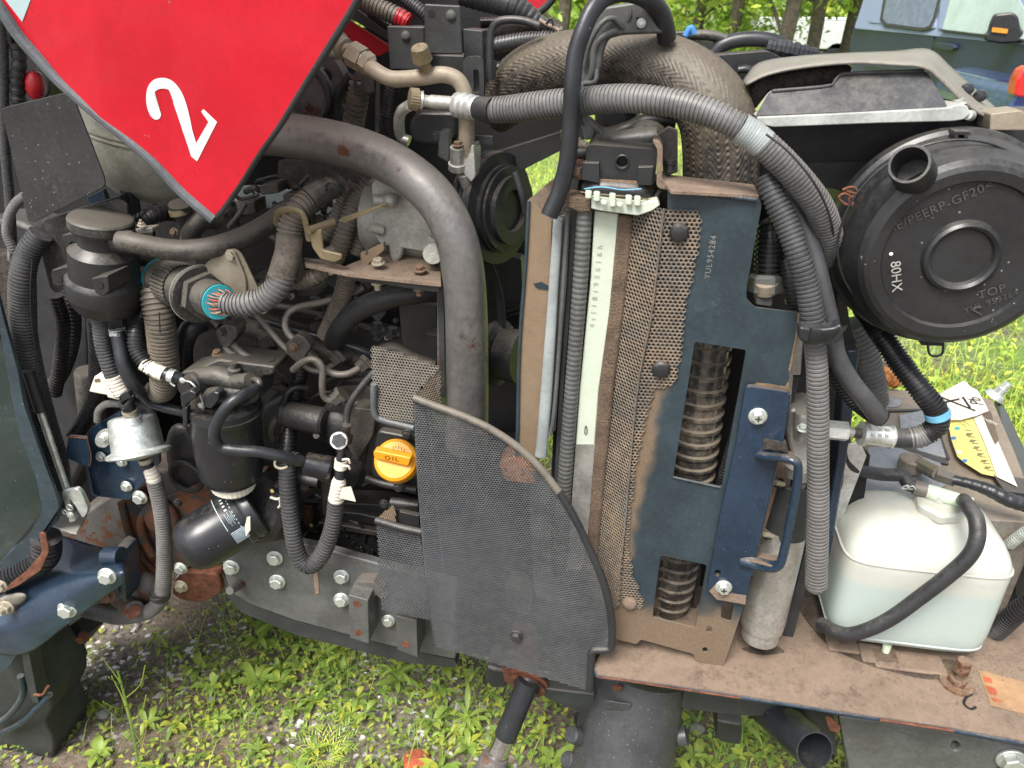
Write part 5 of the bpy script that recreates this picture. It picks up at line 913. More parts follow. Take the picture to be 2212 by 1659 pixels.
tube('harness_wire', T, 'wire_tan', [(1165, 42, .14), (1180, 52, .14), (1208, 66, .14)], 4); tube('tie_end', T, 'rubber_clean', [(1180, 52, .13), (1190, 40, .13), (1196, 56, .13)], 3)
rd_ = tube('hood_rod', T, 'bolt_black', [(1058, 172, .09), (1058, 120, .09), (1060, 75, .09), (1072, 50, .09), (1095, 43, .09), (1130, 45, .09), (1165, 56, .09)], 8.5, sides=16)
lathe('rod_socket', rd_, 'frame_dark', (1061, 130, .09), (1061, 172, .09), [(0, 11), (1, 11)], 4)
hb = plate('hood_hinge_plate', T, 'frame_dark', [(916, 8), (994, 12), (999, 118), (917, 116)], .06, .006, r=4, bevel=.002); lathe('plate_hole', hb, 'dark_void', (932, 29, .0595), (932, 29, .0605), [(0, 8), (1, 8)], 16); bolt(hb, 974, 33, .059, 11, 'frame_paint', kind='round')
for q, dd in (([(836, 56), (916, 58), (916, 150), (842, 150)], .08), ([(1000, 62), (1042, 66), (1044, 130), (1002, 126)], .10), ([(925, 118), (1003, 120), (1003, 175), (925, 170)], .12)): plate('hinge_block', T, 'frame_dark', q, dd, .06, r=3, bevel=.003)
bolt(T, 876, 77, .078, 10, 'frame_paint', kind='round', name='bolt')
plate('slotted_link', T, 'frame_dark', [(1000, 130), (1008, 122), (1034, 121), (1044, 132), (1046, 214), (1002, 214)], .065, .008, r=8, holes=[[(1022, 150), (1034, 150), (1036, 200), (1024, 200)]])
plate('gear_edge', T, 'frame_dark', [(740, 30), (770, 20), (845, 75), (846, 92)], .15, .01)
md = lathe('vented_disc', T, 'pipe_steel', (652, 198, .16), (652, 198, .19), [(0, 60), (0.05, 62), (.3, 70), (.35, 98), (.8, 102), (1, 102)], 56)
for hx, hy, an in ((702, 165, .4), (714, 250, -.6), (650, 120, 0)): lathe('vent_hole', md, 'dark_void', (hx, hy, .1665), (hx, hy, .168), [(0, 15), (1, 15)], 20)
ring('dark_hoop', T, 'rubber', 652, 205, .14, 60, 9)
# ---- air conditioning pipes ----
ac = tube('refrigerant_pipe', T, 'alu_dusty', [(795, 142, .03), (822, 160, .02), (846, 170, .02), (880, 170, .02), (920, 166, .02), (955, 161, .02), (985, 170, .02), (1002, 195, .02), (1007, 230, .02), (1008, 290, .02), (1008, 335, .025)], 17, sides=22, label='dusty aluminium pipe with a hairpin bend')
lathe('union_flange', ac, 'alu_dusty', (735, 97, .05), (752, 110, .045), [(0, 14), (0, 22), (.6, 22), (.7, 14), (1, 14)], 28); lathe('union_flange', ac, 'alu', (722, 96, .055), (736, 98, .05), [(0, 30), (1, 27)], 28)
lathe('union_nut', ac, 'alu_dusty', (757, 114, .04), (784, 130, .035), [(0, 27), (1, 27)], hexa=True); lathe('union_nut', ac, 'alu_dusty', (786, 131, .034), (804, 145, .03), [(0, 24), (.7, 24), (.8, 21), (1, 18)], hexa=True); lathe('union_thread', ac, 'alu', (782, 129, .035), (788, 133, .034), [(0, 21), (1, 21)], 24)
v1 = lathe('service_stem', ac, 'brass', (927, 160, .02), (914, 128, .01), [(0, 15), (.3, 13), (.5, 11), (1, 14)], 20); lathe('service_cap', v1, 'brass', (914, 132, .01), (905, 100, .002), [(0, 20), (0.05, 22), (.5, 20), (.9, 19), (1, 16)], 48, ridges=1, rdepth=.05); text(v1, 'L', 906, 96, .0, 8, 'ink', rot=30)
v2 = lathe('service_branch', ac, 'alu', (925, 219, .01), (992, 224, .02), [(0, 12), (.1, 14), (1, 14)], 24); lathe('service_cap', v2, 'brass', (884, 213, .0), (905, 216, .006), [(0, 20), (.05, 23), (.9, 24), (1, 20)], 48, ridges=1, rdepth=.05); lathe('cap_collar', v2, 'alu', (905, 216, .006), (925, 219, .01), [(0, 18), (.4, 20), (.5, 13), (1, 12)], 24)
cs = lathe('crimp_sleeve', ac, 'alu_clean', (984, 226, .015), (1034, 234, .0), [(0, 20), (.05, 26), (.25, 27), (.3, 24), (.36, 27), (.5, 27), (.55, 24), (.6, 26), (.75, 26), (.8, 22), (.9, 25), (1, 24)], 36)
tube('refrigerant_pipe', T, 'alu', [(884, 228, .02), (868, 240, .03), (862, 262, .04), (866, 295, .05), (884, 305, .05)], 12)
cb_ = lathe('port_block', T, 'alu', (987, 318, .01), (988, 365, .02), [(0, 15), (.7, 16), (.72, 20), (1, 20)], 24); plate('block_body', cb_, 'alu', [(998, 318), (1024, 312), (1028, 380), (1018, 395), (1000, 375)], .015, .04, r=4, bevel=.002); bolt(cb_, 989, 314, .01, 12, 'bolt_rusty', (0, -.1, 1)); tube('block_leg', cb_, 'cast_alu', [(1000, 375, .02), (1008, 400, .03), (1012, 420, .04)], 13)
plate('tension_link', T, 'frame_paint', [(949, 284), (958, 279), (973, 281), (970, 352), (944, 338)], .04, .012, r=6, bevel=.003); bolt(T, 944, 296, .05, 12, 'bolt_black', name='bolt')
plate('black_cover', T, 'plastic_black', [(900, 238), (985, 240), (990, 300), (960, 320), (890, 310), (880, 270)], .12, .08, r=12, bevel=.006); plate('clip_plate', T, 'frame_dark', [(1022, 292), (1064, 294), (1064, 314), (1024, 312)], .05, .004, r=2)
plate('small_tab', T, 'cast_brown', [(762, 158), (806, 155), (808, 200), (764, 198)], .09, .006, r=4, holes=[(774, 178, 6)]); lathe('thin_post', T, 'cast_brown', (816, 165, .10), (816, 285, .10), [(0, 6), (1, 6)], 12); plate('grey_strap', T, 'frame_paint', [(738, 224), (744, 226), (778, 270), (764, 270)], .11, .003)
plate('engine_lid', T, 'cast_brown', [(600, 345), (700, 345), (812, 400), (810, 440), (700, 420), (600, 400)], .22, .1, r=10)
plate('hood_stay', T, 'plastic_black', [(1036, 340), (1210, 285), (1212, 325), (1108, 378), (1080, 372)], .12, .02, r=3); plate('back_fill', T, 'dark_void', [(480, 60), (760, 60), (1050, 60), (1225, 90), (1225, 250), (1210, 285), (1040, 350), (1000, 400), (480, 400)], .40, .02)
# ---- belt pulley, belt and alternator side ----
pa = Vector((.90, -.42, .05)).normalized(); pc = P(1083, 452, .08); pu_ = PX(1083, 452, .08)
pl_ = lathe('belt_pulley', T, 'rubber_clean', pc-pa*.036, pc+pa*.024, [(0, 70), (.02, 100), (.2, 104), (.24, 96), (.3, 104), (.36, 96), (.42, 104), (.6, 102), (.62, 80), (.75, 82), (.8, 62), (1, 62), (1, 38), (.7, 36), (.7, 0)], 48, label='black grooved belt pulley with rusty clutch face')
lathe('clutch_plate', pl_, 'cast_dark', pc+pa*.012, pc+pa*.016, [(0, 58), (0, 78), (1, 78), (1, 58)], 40); pl_.data.materials[0] = MATS['plastic_black']
bt_ = tube('drive_belt', T, 'rubber', [(1112, 372, .07), (1128, 420, .06), (1136, 460, .06)], 8, squash=.5); tube('drive_belt', T, 'rubber', [(1035, 520, .06), (1060, 580, .08), (1078, 640, .10), (1085, 720, .10)], 10, squash=.5)
plate('fan_shroud', T, 'plastic_black', [(1040, 370), (1098, 372), (1140, 470), (1138, 560), (1124, 760), (1120, 1000), (1040, 1000)], .2, .03)
plate('fan_guard', T, 'plastic_black', [(1056, 545), (1126, 560), (1130, 700), (1058, 700)], .16, .03, r=6); al = lathe('alternator', T, 'plastic_black', (1060, 760, .10), (1130, 772, .08), [(0, 62), (.1, 70), (.3, 72), (.4, 56), (1, 58)], 36)
for i in range(8): plate('fan_blade', T, 'plastic_black', [(1070+i*8, 690-i*3), (1082+i*8, 672-i*3), (1090+i*8, 690-i*3)], .14, .02)
plate('cylinder_wall', T, 'plastic_black', [(860, 655), (944, 660), (944, 800), (870, 760)], .09, .06, r=4, bevel=.003); plate('wall_knob', T, 'plastic_black', [(921, 720), (944, 725), (944, 756), (924, 752)], .06, .03, r=3)
tube('coolant_hose', T, 'rubber_dusty', [(722, 740, .10), (736, 705, .08), (765, 675, .07), (805, 655, .06), (850, 640, .06), (905, 632, .07), (960, 628, .09)], 24, sides=24).data.materials[0] = MATS['rubber']
for x, y in ((815, 705), (848, 716), (755, 700), (680, 650)): lathe('head_bolt', T, 'bolt_black', (x, y+12, .11), (x, y-8, .11), [(0, 17), (.3, 17), (.35, 11), (1, 11)], 6)
tube('rail_flange', T, 'cast_brown', [(450, 690, .14), (560, 715, .13), (700, 755, .13), (820, 790, .13), (930, 815, .13)], 20); tube('elbow_casting', T, 'cast_brown', [(820, 760, .10), (850, 752, .09), (900, 775, .09), (940, 790, .09)], 14)
for i, (x, y) in enumerate(((500, 708), (580, 730), (650, 752), (742, 770), (840, 800))): ellips('cast_lobe', T, 'cast_brown', x, y, .12, 24, 18, 20)
plate('injector_tray', T, 'cast_dark', [(540, 600), (700, 610), (760, 640), (820, 700), (700, 690), (540, 650)], .2, .05, r=10); lathe('injector', T, 'cast_dark', (718, 640, .15), (722, 700, .15), [(0, 16), (.3, 16), (.35, 24), (.6, 24), (.65, 14), (1, 14)], 16); lathe('injector', T, 'cast_brown', (690, 700, .15), (692, 745, .15), [(0, 20), (.3, 20), (.4, 13), (1, 13)], 6)
tube('rocker_edge', T, 'cast_brown', [(560, 655, .16), (660, 672, .16), (780, 705, .16), (840, 730, .16)], 8)
# clutter in the shade above the cylinder head: plugs, leads and stubs
for i in range(26):
    x, y = random.uniform(470, 720), random.uniform(395, 470); a = random.uniform(-40, 40)
    tube('sensor_lead', T, random.choice(['rubber', 'rubber_dusty', 'cast_brown', 'conduit_dark']), [(x, y, .18), (x+a*.5, y+random.uniform(-18, 18), .17), (x+a*1.4, y+random.uniform(-20, 26), .18)], random.uniform(2.5, 7), smooth=5, sides=10)
for x, y, w_, h_ in ((560, 400, 40, 22), (610, 420, 46, 24), (520, 440, 30, 26), (655, 395, 36, 18), (585, 445, 30, 16), (700, 650, 40, 20), (640, 625, 46, 18)):
    plate('sensor_plug', T, 'cast_brown', [(x, y), (x+w_, y-6), (x+w_+3, y+h_-5), (x+3, y+h_)], .14, .04, r=4, bevel=.002)
lathe('injector_body', T, 'alu', (512, 430, .10), (524, 446, .11), [(0, 6), (.5, 8), (1, 12)], 12); tube('injector_stem', T, 'cast_brown', [(530, 440, .10), (515, 465, .09), (495, 490, .09)], 6)
tube('lower_stub', T, 'rubber_dusty', [(560, 490, .12), (600, 520, .10), (640, 540, .10)], 8)
for i in range(30):
    x, y = random.choice(((random.uniform(470, 860), random.uniform(600, 700)), (random.uniform(570, 800), random.uniform(1040, 1150)), (random.uniform(600, 720), random.uniform(800, 880)))); a, b_ = random.uniform(-60, 60), random.uniform(-25, 35)
    tube('fuel_wire', T, random.choice(['rubber', 'cast_brown', 'bolt_black', 'conduit_dark', 'pipe_dusty']), [(x, y, .13), (x+a*.4, y+b_*.2-8, .11), (x+a, y+b_, .13)], random.uniform(2.0, 4.5), smooth=5, sides=8)
for i in range(14):
    x, y = random.uniform(480, 860), random.uniform(640, 760); bolt(T, x, y, .12, random.uniform(6, 10), random.choice(['bolt_black', 'cast_brown', 'zinc_dusty']), (random.uniform(-.4, .4), -.6, .8))
# ---- perforated guards ----
GP = ((900, 900, -.125), (1250, 1250, -.125), (960, 1380, -.125))
gout = [(895, 862), (940, 878), (1000, 900), (1060, 928), (1120, 968), (1165, 1010), (1205, 1062), (1240, 1120), (1270, 1182), (1295, 1240), (1313, 1300), (1320, 1350), (1320, 1398), (1276, 1402), (1272, 1492), (1150, 1456), (1040, 1424), (942, 1396), (930, 1330), (915, 1200), (905, 1080), (898, 960)]
gd = perf('engine_side_guard', T, 'mesh_black', gout, GP, 6.5, .40, .0012, label='large black perforated steel guard with a curved edge trim')
wtube('guard_trim', T, 'mesh_pale', [P(x, y, -.125) for x, y in ((893, 858), (940, 876), (1000, 898), (1060, 926), (1120, 966), (1165, 1008), (1205, 1060))], .0068, 10, label=None) if False else None
tube('guard_trim', T, 'mesh_pale', [(893, 859, -.125), (940, 877, -.125), (1000, 899, -.125), (1060, 927, -.125), (1120, 967, -.125), (1165, 1009, -.125), (1207, 1062, -.125)], 8.5, label='grey weathered rubber edge trim')
tube('guard_trim', T, 'rubber', [(1206, 1060, -.125), (1241, 1118, -.125), (1272, 1182, -.125), (1297, 1240, -.125), (1315, 1300, -.125), (1322, 1350, -.125), (1322, 1388, -.125), (1316, 1402, -.125), (1285, 1404, -.125), (1278, 1412, -.125), (1276, 1450, -.125), (1274, 1490, -.125)], 8.5)
tube('guard_fold', T, 'mesh_black', [(896, 862, -.1235), (906, 1080, -.1235), (931, 1330, -.1235), (943, 1396, -.1235)], 2.2, smooth=3); tube('guard_fold', T, 'mesh_black', [(925, 880, -.1235), (945, 1100, -.1235), (965, 1300, -.1235), (980, 1404, -.1235)], 1.4, smooth=3)
bolt(T, 1115, 1373, -.127, 15, 'bolt_black')
g2 = perf('upper_guard', T, 'mesh_pale', [(803, 748), (840, 756), (900, 775), (951, 793), (895, 853), (893, 916), (820, 903), (803, 840)], ((803, 748, -.03), (940, 790, -.05), (820, 900, -.05)), 7.2, .36, .0012, label='small pale dusty perforated plate above the oil cap')
tube('guard_trim', T, 'rubber_trim', [(807, 830, -.05), (807, 870, -.05), (811, 897, -.05), (828, 908, -.05), (895, 924, -.055)], 7, label=None)
perf('guard_return', T, 'mesh_dusty', [(951, 796), (952, 872), (925, 868), (898, 856)], ((951, 796, -.045), (952, 872, -.045), (898, 856, -.07)), 6.5, .33)
perf('lower_guard', T, 'mesh_black', [(814, 1123), (907, 1146), (930, 1342), (824, 1317)], ((814, 1123, -.03), (907, 1146, -.04), (824, 1316, -.04)), 6.6, .37); tube('guard_trim', T, 'rubber', [(812, 1124, -.035), (860, 1138, -.04), (912, 1150, -.045)], 8)
perf('guard_gusset', T, 'mesh_dusty', [(816, 1118), (850, 1090), (856, 1128)], ((816, 1118, -.03), (850, 1090, .04), (850, 1128, -.02)), 6, .33)
lbp = plate('caution_plate', T, 'plastic_black', [(862, 1105), (905, 1115), (905, 1140), (860, 1130)], .02, .01, r=3); 
# what shows through the guard; the big near-black sheet paints in deep shade
for q, m_, dd in (([(1075, 1000), (1110, 985), (1150, 1010), (1160, 1050), (1090, 1040)], 'corroded', .03), ([(1100, 1380), (1150, 1390), (1160, 1460), (1095, 1440)], 'rust', .03), ([(1090, 1270), (1130, 1275), (1145, 1330), (1095, 1320)], 'cast_brown', .03), ([(920, 960), (1120, 960), (1320, 1300), (1290, 1480), (930, 1390)], 'dark_void', .14), ([(1140, 1060), (1190, 1080), (1200, 1300), (1156, 1290)], 'frame_paint', .06)):
    plate('casting_and_shade', T, m_, q, dd, .05, r=10, bevel=.004)
# ================= front half: intake hose, radiators, panel, air filter, tank, battery =================
PD = -.085; ZP = .63
def ribbon(name, parent, m, a, b, da, db, th=.003, sm=5):
    A = crom([tuple(V((x, y, da))) for x, y in a], sm); B = crom([tuple(V((x, y, db))) for x, y in b], sm); vs, F = [], []
    k = 5
    for i in range(len(A)):
        for j in range(k+1): vs.append(A[i]+(B[i]-A[i])*j/k)
    for i in range(len(A)-1):
        for j in range(k): q = i*(k+1)+j; F.append((q, q+1, q+k+2, q+k+1))
    o = link(name, me_from(vs, F), parent, m); s = o.modifiers.new('s', 'SOLIDIFY'); s.thickness = th; return o
# braided hose with a real chevron relief
def braid(name, parent, m, pts, pitch=12, amp=.024, sides=150, folds=13, step=2.2):
    W = crom([(*V(p[:3]), p[3]*PX(*p[:3])) for p in pts], 14); seg = np.linalg.norm(np.diff(W[:, :3], axis=0), axis=1); s = np.concatenate([[0], np.cumsum(seg)]); L = s[-1]
    u = PX(*pts[0][:3]); n = int(L/(step*u)); S = np.linspace(0, L, n); C = np.stack([np.interp(S, s, W[:, i]) for i in range(4)], 1)
    T = np.gradient(C[:, :3], axis=0); T /= np.linalg.norm(T, axis=1)[:, None]; up = np.array([.1, -.9, .4]); vs = []
    g = np.arange(sides)*2*math.pi/sides; zig = np.abs(((g/(2*math.pi)*folds) % 1)-.5)*2*pitch*u*2.2
    for i in range(n):
        up = up-T[i]*up.dot(T[i]); up /= np.linalg.norm(up); sd_ = np.cross(T[i], up); r = C[i, 3]*(1+amp*np.sin(2*math.pi*(S[i]+zig)/(pitch*u)))
        vs.append(C[i, :3]+r[:, None]*(np.cos(g)[:, None]*up+np.sin(g)[:, None]*sd_))
    F = [(i*sides+j, i*sides+(j+1) % sides, (i+1)*sides+(j+1) % sides, (i+1)*sides+j) for i in range(n-1) for j in range(sides)]
    return link(name, me_from(np.vstack(vs), F), parent, m, auto=0)
ih = braid('intake_hose', T, 'hose_braid', [(1060, 240, .16, 52), (1100, 205, .15, 60), (1150, 165, .13, 64), (1220, 138, .11, 64), (1300, 134, .09, 63), (1380, 138, .07, 66), (1450, 156, .05, 70), (1510, 196, .03, 74), (1545, 250, .02, 78), (1556, 320, .02, 79), (1556, 400, .02, 79), (1552, 450, .02, 79)])
ih['label'] = 'wide chevron braided intake hose coated with brown dust'
text(ih, 'JAGUTIUB', 1562, 205, -.055, 10, 'scratch', rot=55); text(ih, '08', 1571, 392, -.036, 12, 'scratch', rot=-90)
tube('hose_end', T, 'rubber_dusty', [(1262, 100, .06), (1290, 82, .06), (1320, 76, .07)], 8)
# rubber arch and its grey backing
ar = tube('rubber_arch', T, 'rubber_clean', [(1440, 85, .02), (1437, 60, .01), (1425, 25, .0), (1395, -5, -.02), (1350, -18, -.03), (1310, -8, -.045), (1280, 22, -.06), (1258, 70, -.07), (1243, 120, -.075), (1236, 190, -.08), (1233, 270, -.08), (1226, 345, -.08), (1210, 410, -.08), (1186, 466, -.085)], 21, sides=20, squash=.85, label='black rubber arch strap curling round the intake hose')
ag = plate('arch_backing', T, 'alu_dusty', [(1246, 190), (1250, 120), (1270, 60), (1300, 15), (1395, 0), (1430, 28), (1438, 72), (1344, 76), (1314, 84), (1304, 110), (1298, 150), (1280, 190)], .0, .02, r=10, bevel=.004); ag.data.materials[0] = MATS['frame_paint']
for pts, r_ in (([(1252, 188, -.01), (1272, 175, -.015), (1280, 150, -.02), (1283, 110, -.02), (1300, 82, -.02), (1330, 68, -.01)], 7), ([(1262, 140, -.005), (1275, 90, -.01), (1300, 50, -.01), (1325, 40, -.005), (1345, 60, .0)], 6), ([(1262, 180, -.02), (1285, 176, -.025), (1290, 150, -.02)], 5), ([(1345, 72, .01), (1360, 40, .0), (1362, 20, .0)], 4)): tube('backing_fold', ag, 'frame_paint', pts, r_)
bolt(ag, 1385, 50, -.004, 10, 'zinc', kind='stud'); plate('latch_slot', ag, 'dark_void', [(1374, 36), (1384, 38), (1384, 62), (1376, 62)], -.004, .002); tube('arch_tip', T, 'rubber_clean', [(1402, 70, .03), (1412, 50, .03), (1425, 48, .03), (1436, 72, .03)], 6)
# big refrigerant hose in corrugated sleeve
lathe('hose_sleeve', T, 'rubber', (1030, 234, .0), (1064, 238, -.01), [(0, 24), (.2, 25), (1, 26)], 30)
ch = tube('cooling_line_conduit', T, 'conduit_grey', [(1062, 238, -.005, 27), (1100, 236, -.01, 29), (1150, 230, -.02), (1210, 223, -.03), (1260, 219, -.04), (1330, 213, -.06), (1400, 215, -.075), (1470, 226, -.085), (1540, 247, -.095), (1600, 276, -.10)], 30, ridge=9.2, sides=26, depth=.1, label='thick corrugated grey conduit crossing the radiator top'); 
tube('conduit_sleeve', T, 'clear_sleeve', [(1598, 275, -.10), (1625, 292, -.10), (1650, 312, -.10)], 31.5, ridge=6, depth=.025, sides=26)
tube('cooling_line_conduit', T, 'conduit_grey', [(1648, 310, -.10), (1690, 350, -.10), (1735, 400, -.095), (1770, 450, -.085), (1786, 495, -.07), (1788, 530, -.05), (1778, 560, -.02), (1764, 575, .01)], 31, ridge=8.6, sides=26, depth=.1)
tube('conduit_seam', T, 'rubber', [(1655, 290, -.13), (1700, 325, -.13), (1748, 380, -.125), (1780, 435, -.112), (1798, 490, -.095), (1800, 530, -.07)], 2.5)
tube('smooth_hose', T, 'conduit_grey', [(1676, 385, -.05), (1706, 430, -.06), (1736, 490, -.07), (1760, 560, -.08), (1780, 640, -.09), (1796, 710, -.095), (1808, 770, -.10), (1835, 820, -.10), (1868, 862, -.10), (1898, 902, -.09)], 20, sides=24).data.materials[0] = MATS['conduit']
tube('wiring_conduit', T, 'conduit', [(1655, 380, -.08, 25), (1672, 425, -.09, 26), (1700, 485, -.10, 26), (1724, 550, -.11, 26), (1742, 615, -.115, 26), (1754, 680, -.12, 25), (1759, 740, -.12, 24)], 25, ridge=9.8, sides=24, depth=.12)
tube('wiring_conduit', T, 'conduit_grey', [(1759, 735, -.12), (1765, 800, -.12), (1767, 900, -.12), (1767, 1000, -.12), (1767, 1100, -.12), (1765, 1200, -.12), (1763, 1262, -.12)], 23, ridge=9.6, sides=24, depth=.13, label='vertical corrugated conduit hanging in front of the tank')
ellips('conduit_cap', T, 'conduit_grey', 1762, 1264, -.12, 22, 19)
tube('wiring_conduit', T, 'conduit_dark', [(1700, 560, -.05), (1712, 610, -.06), (1722, 660, -.06), (1730, 700, -.06)], 20, ridge=8)
tube('wiring_conduit', T, 'conduit_dark', [(1800, 760, -.04), (1812, 810, -.04), (1845, 858, -.04), (1880, 888, -.04), (1905, 905, -.04)], 22, ridge=8)
tube('hose_strap', T, 'rubber_clean', [(1724, 720, -.08, 6), (1745, 724, -.145, 18), (1775, 727, -.15, 18), (1800, 722, -.15, 18), (1816, 716, -.12, 17), (1822, 712, -.08, 12)], 17, squash=.25); plate('saddle_clamp', T, 'rubber_clean', [(1727, 706), (1760, 712), (1800, 709), (1816, 700), (1823, 712), (1820, 732), (1808, 742), (1762, 745), (1726, 736)], -.15, .02, r=8, bevel=.004, label='wide black band holding two hoses together')
tube('band_end', T, 'rubber_clean', [(1870, 890, -.05), (1885, 912, -.07), (1905, 912, -.08), (1908, 880, -.08)], 5)
# rear wall and dark post between radiators and tank
nb = plate('front_post', T, 'navy', [(1828, 760), (1856, 752), (1842, 900), (1828, 1000), (1794, 1200), (1776, 1230), (1780, 1160), (1806, 990), (1818, 860)], .02, .04, bevel=.003); plate('black_bracket', T, 'plastic_clean', [(1800, 560), (1816, 550), (1836, 700), (1854, 745), (1855, 790), (1828, 800), (1812, 720)], .04, .03, r=5, bevel=.003)
tube('braided_duct', T, 'conduit_grey', [(1838, 700, .12), (1862, 760, .12), (1876, 820, .12), (1884, 870, .12)], 34, ridge=10, depth=.05, sides=24)
plate('light_shield', T, 'alu_clean', [(1858, 955), (1872, 985), (1828, 1100), (1794, 1218), (1782, 1218), (1790, 1080), (1826, 960)], .06, .004, label='bare metal shield behind the vertical conduit'); text(T, 'TRAD', 1807, 1035, .0585, 14, 'ink', rot=-72, name='stamped_lettering'); tube('label_frame', T, 'ink', [(1797, 1056, .0585), (1803, 1012, .0585), (1822, 1012, .0585), (1816, 1060, .0585), (1797, 1056, .0585)], .8, smooth=3)
plate('gap_shade_sheet', T, 'dark_void', [(1860, 965), (1880, 985), (1830, 1330), (1772, 1340), (1780, 1220), (1830, 1100)], .075, .01)  # black sheet painting in the dark gap behind the shield
bw = plate('front_bulkhead', T, 'frame_dark', [(1600, 420), (1800, 400), (1812, 700), (1790, 1210), (1700, 1230), (1600, 1000)], .16, .01); plate('shield_edge', T, 'alu', [(1698, 690), (1716, 684), (1722, 720), (1708, 870), (1694, 880)], -.03, .02, r=3); plate('shield_bar', T, 'alu', [(1716, 730), (1736, 726), (1730, 812), (1706, 812)], -.03, .03, bevel=.003); plate('shield_bar', T, 'frame_dark', [(1708, 815), (1728, 814), (1712, 880), (1696, 880)], -.02, .03)
# ---- radiator pack ----
rp = plate('radiator_side_plate', T, 'dust_plate', [(1142, 432), (1192, 476), (1188, 617), (1166, 937), (1168, 985), (1112, 985), (1117, 937), (1122, 751), (1138, 560)], -.05, .01, r=3, label='dusty brown outer side plate of the radiator pack'); rp.data.materials[0] = MATS['dusty_paint']
plate('plate_top', rp, 'dust_plate', [(1142, 431), (1198, 383), (1205, 420), (1192, 476)], plane=((1142, 431, -.05), (1192, 476, -.05), (1198, 383, .06)), th=.004); tube('plate_edge', rp, 'navy_grimy', [(1142, 434, -.052), (1136, 560, -.052), (1122, 751, -.052), (1118, 937, -.052), (1114, 985, -.052)], 4, smooth=4); decal('paint_scrape', rp, 'navy_grimy', [(1152, 612), (1170, 608), (1185, 617), (1186, 626), (1160, 622)], -.05, off=.0012)
for pts, r_ in (([(1206, 472, -.055, 11), (1196, 620, -.055, 11), (1184, 800, -.055, 13), (1172, 950, -.055, 13), (1168, 985, -.055, 13)], 12),): chn = tube('channel_trim', T, 'alu', pts, r_, squash=.6, smooth=4); chn.data.materials[0] = MATS['clear_sleeve']
tube('channel_lip', T, 'frame_paint', [(1226, 462, -.06), (1218, 600, -.06), (1206, 780, -.06), (1196, 900, -.06), (1188, 940, -.06)], 4.5, smooth=4); plate('channel_web', T, 'frame_paint', [(1192, 472), (1232, 460), (1225, 600), (1200, 930), (1188, 938), (1168, 938), (1188, 620)], -.048, .003)
plate('dark_slot', T, 'dark_void', [(1225, 455), (1250, 455), (1226, 800), (1214, 1100), (1186, 1100), (1196, 930)], -.02, .01); plate('slot_wall', T, 'frame_dark', [(1236, 452), (1248, 452), (1218, 840), (1206, 1060), (1196, 1060), (1208, 840)], -.045, .01)
tube('condenser_tube', T, 'clear_sleeve', [(1263, 452, -.06, 17), (1254, 600, -.06, 17), (1240, 780, -.06, 16), (1226, 960, -.06, 16), (1216, 1100, -.06, 16), (1212, 1200, -.06, 16)], 16, ridge=11, depth=.05, sides=20, smooth=5, label='ribbed grey header tube of the condenser').data.materials[0] = MATS['frame_paint']
wp = plate('radiator_end_strip', T, 'pale_green', [(1284, 455), (1336, 462), (1318, 680), (1294, 842), (1270, 1152), (1262, 1230), (1222, 1230), (1230, 1152), (1252, 842), (1276, 600)], -.058, .012, bevel=.002, label='long pale green painted end strip of the radiator'); text(wp, '4t118195616h', 1288, 620, -.0582, 12, 'alu_dusty', rot=-84, name='pencil_marks', spacing=2.0).data.materials[0] = mat('pencil', (.30, .335, .29), .5, bump=0); tube('stamped_slot', wp, 'ink', [(1266, 920, -.0595), (1268, 927, -.0595), (1267, 937, -.0595), (1263, 937, -.0595), (1264, 924, -.0595), (1266, 920, -.0595)], .8, smooth=3)
plate('strip_lower', wp, 'alu', [(1244, 960), (1285, 960), (1270, 1152), (1262, 1230), (1222, 1230), (1230, 1152)], -.0595, .001)
plate('foam_strip', T, 'foam', [(1334, 465), (1368, 470), (1352, 640), (1326, 842), (1296, 1152), (1288, 1300), (1252, 1230), (1269, 1152), (1292, 842), (1316, 660)], -.06, .03, bevel=.004); plate('foam_block', T, 'foam', [(1227, 424), (1275, 430), (1276, 457), (1250, 458), (1227, 447)], -.075, .04, r=3, bevel=.004)
tk_ = plate('radiator_tank_bracket', T, 'plastic_black', [(1264, 388), (1266, 318), (1276, 312), (1420, 323), (1418, 362), (1412, 400), (1300, 398)], -.06, .06, r=5, bevel=.003, holes=[(1344, 350, 12)], label='black plastic mounting bracket with a round hole'); ring('hole_rim', tk_, 'plastic_black', 1344, 350, -.062, 14, 2); plate('bracket_back', tk_, 'plastic_black', [(1320, 330), (1368, 332), (1368, 368), (1320, 368)], -.04, .01); plate('bracket_ear', tk_, 'plastic_black', [(1258, 351), (1294, 352), (1295, 396), (1256, 388)], -.07, .012, r=2); plate('bracket_ear', tk_, 'plastic_black', [(1378, 361), (1412, 360), (1408, 400), (1378, 400)], -.07, .02, r=2); decal('top_dust', tk_, 'sand', [(1294, 386), (1376, 390), (1376, 398), (1290, 396)], -.0625)
tube('radiator_tank', T, 'plastic_black', [(1266, 412, -.05, 20), (1290, 408, -.055, 23), (1335, 410, -.055, 24), (1380, 416, -.055, 23), (1400, 422, -.05, 20)], 23, sides=24, label='rounded black end tank of the radiator'); tube('tank_seam', T, 'brass', [(1254, 415, -.07), (1300, 420, -.085), (1360, 425, -.085), (1408, 432, -.07)], 1.6); tube('thin_wire', T, 'pale_blue_tape', [(1262, 408, -.083), (1300, 404, -.09), (1345, 410, -.09), (1385, 408, -.088)], 1.3); tube('drain_elbow', T, 'plastic_black', [(1395, 448, -.06), (1410, 440, -.065), (1418, 425, -.06), (1428, 412, -.06)], 6, ridge=5, depth=.2)
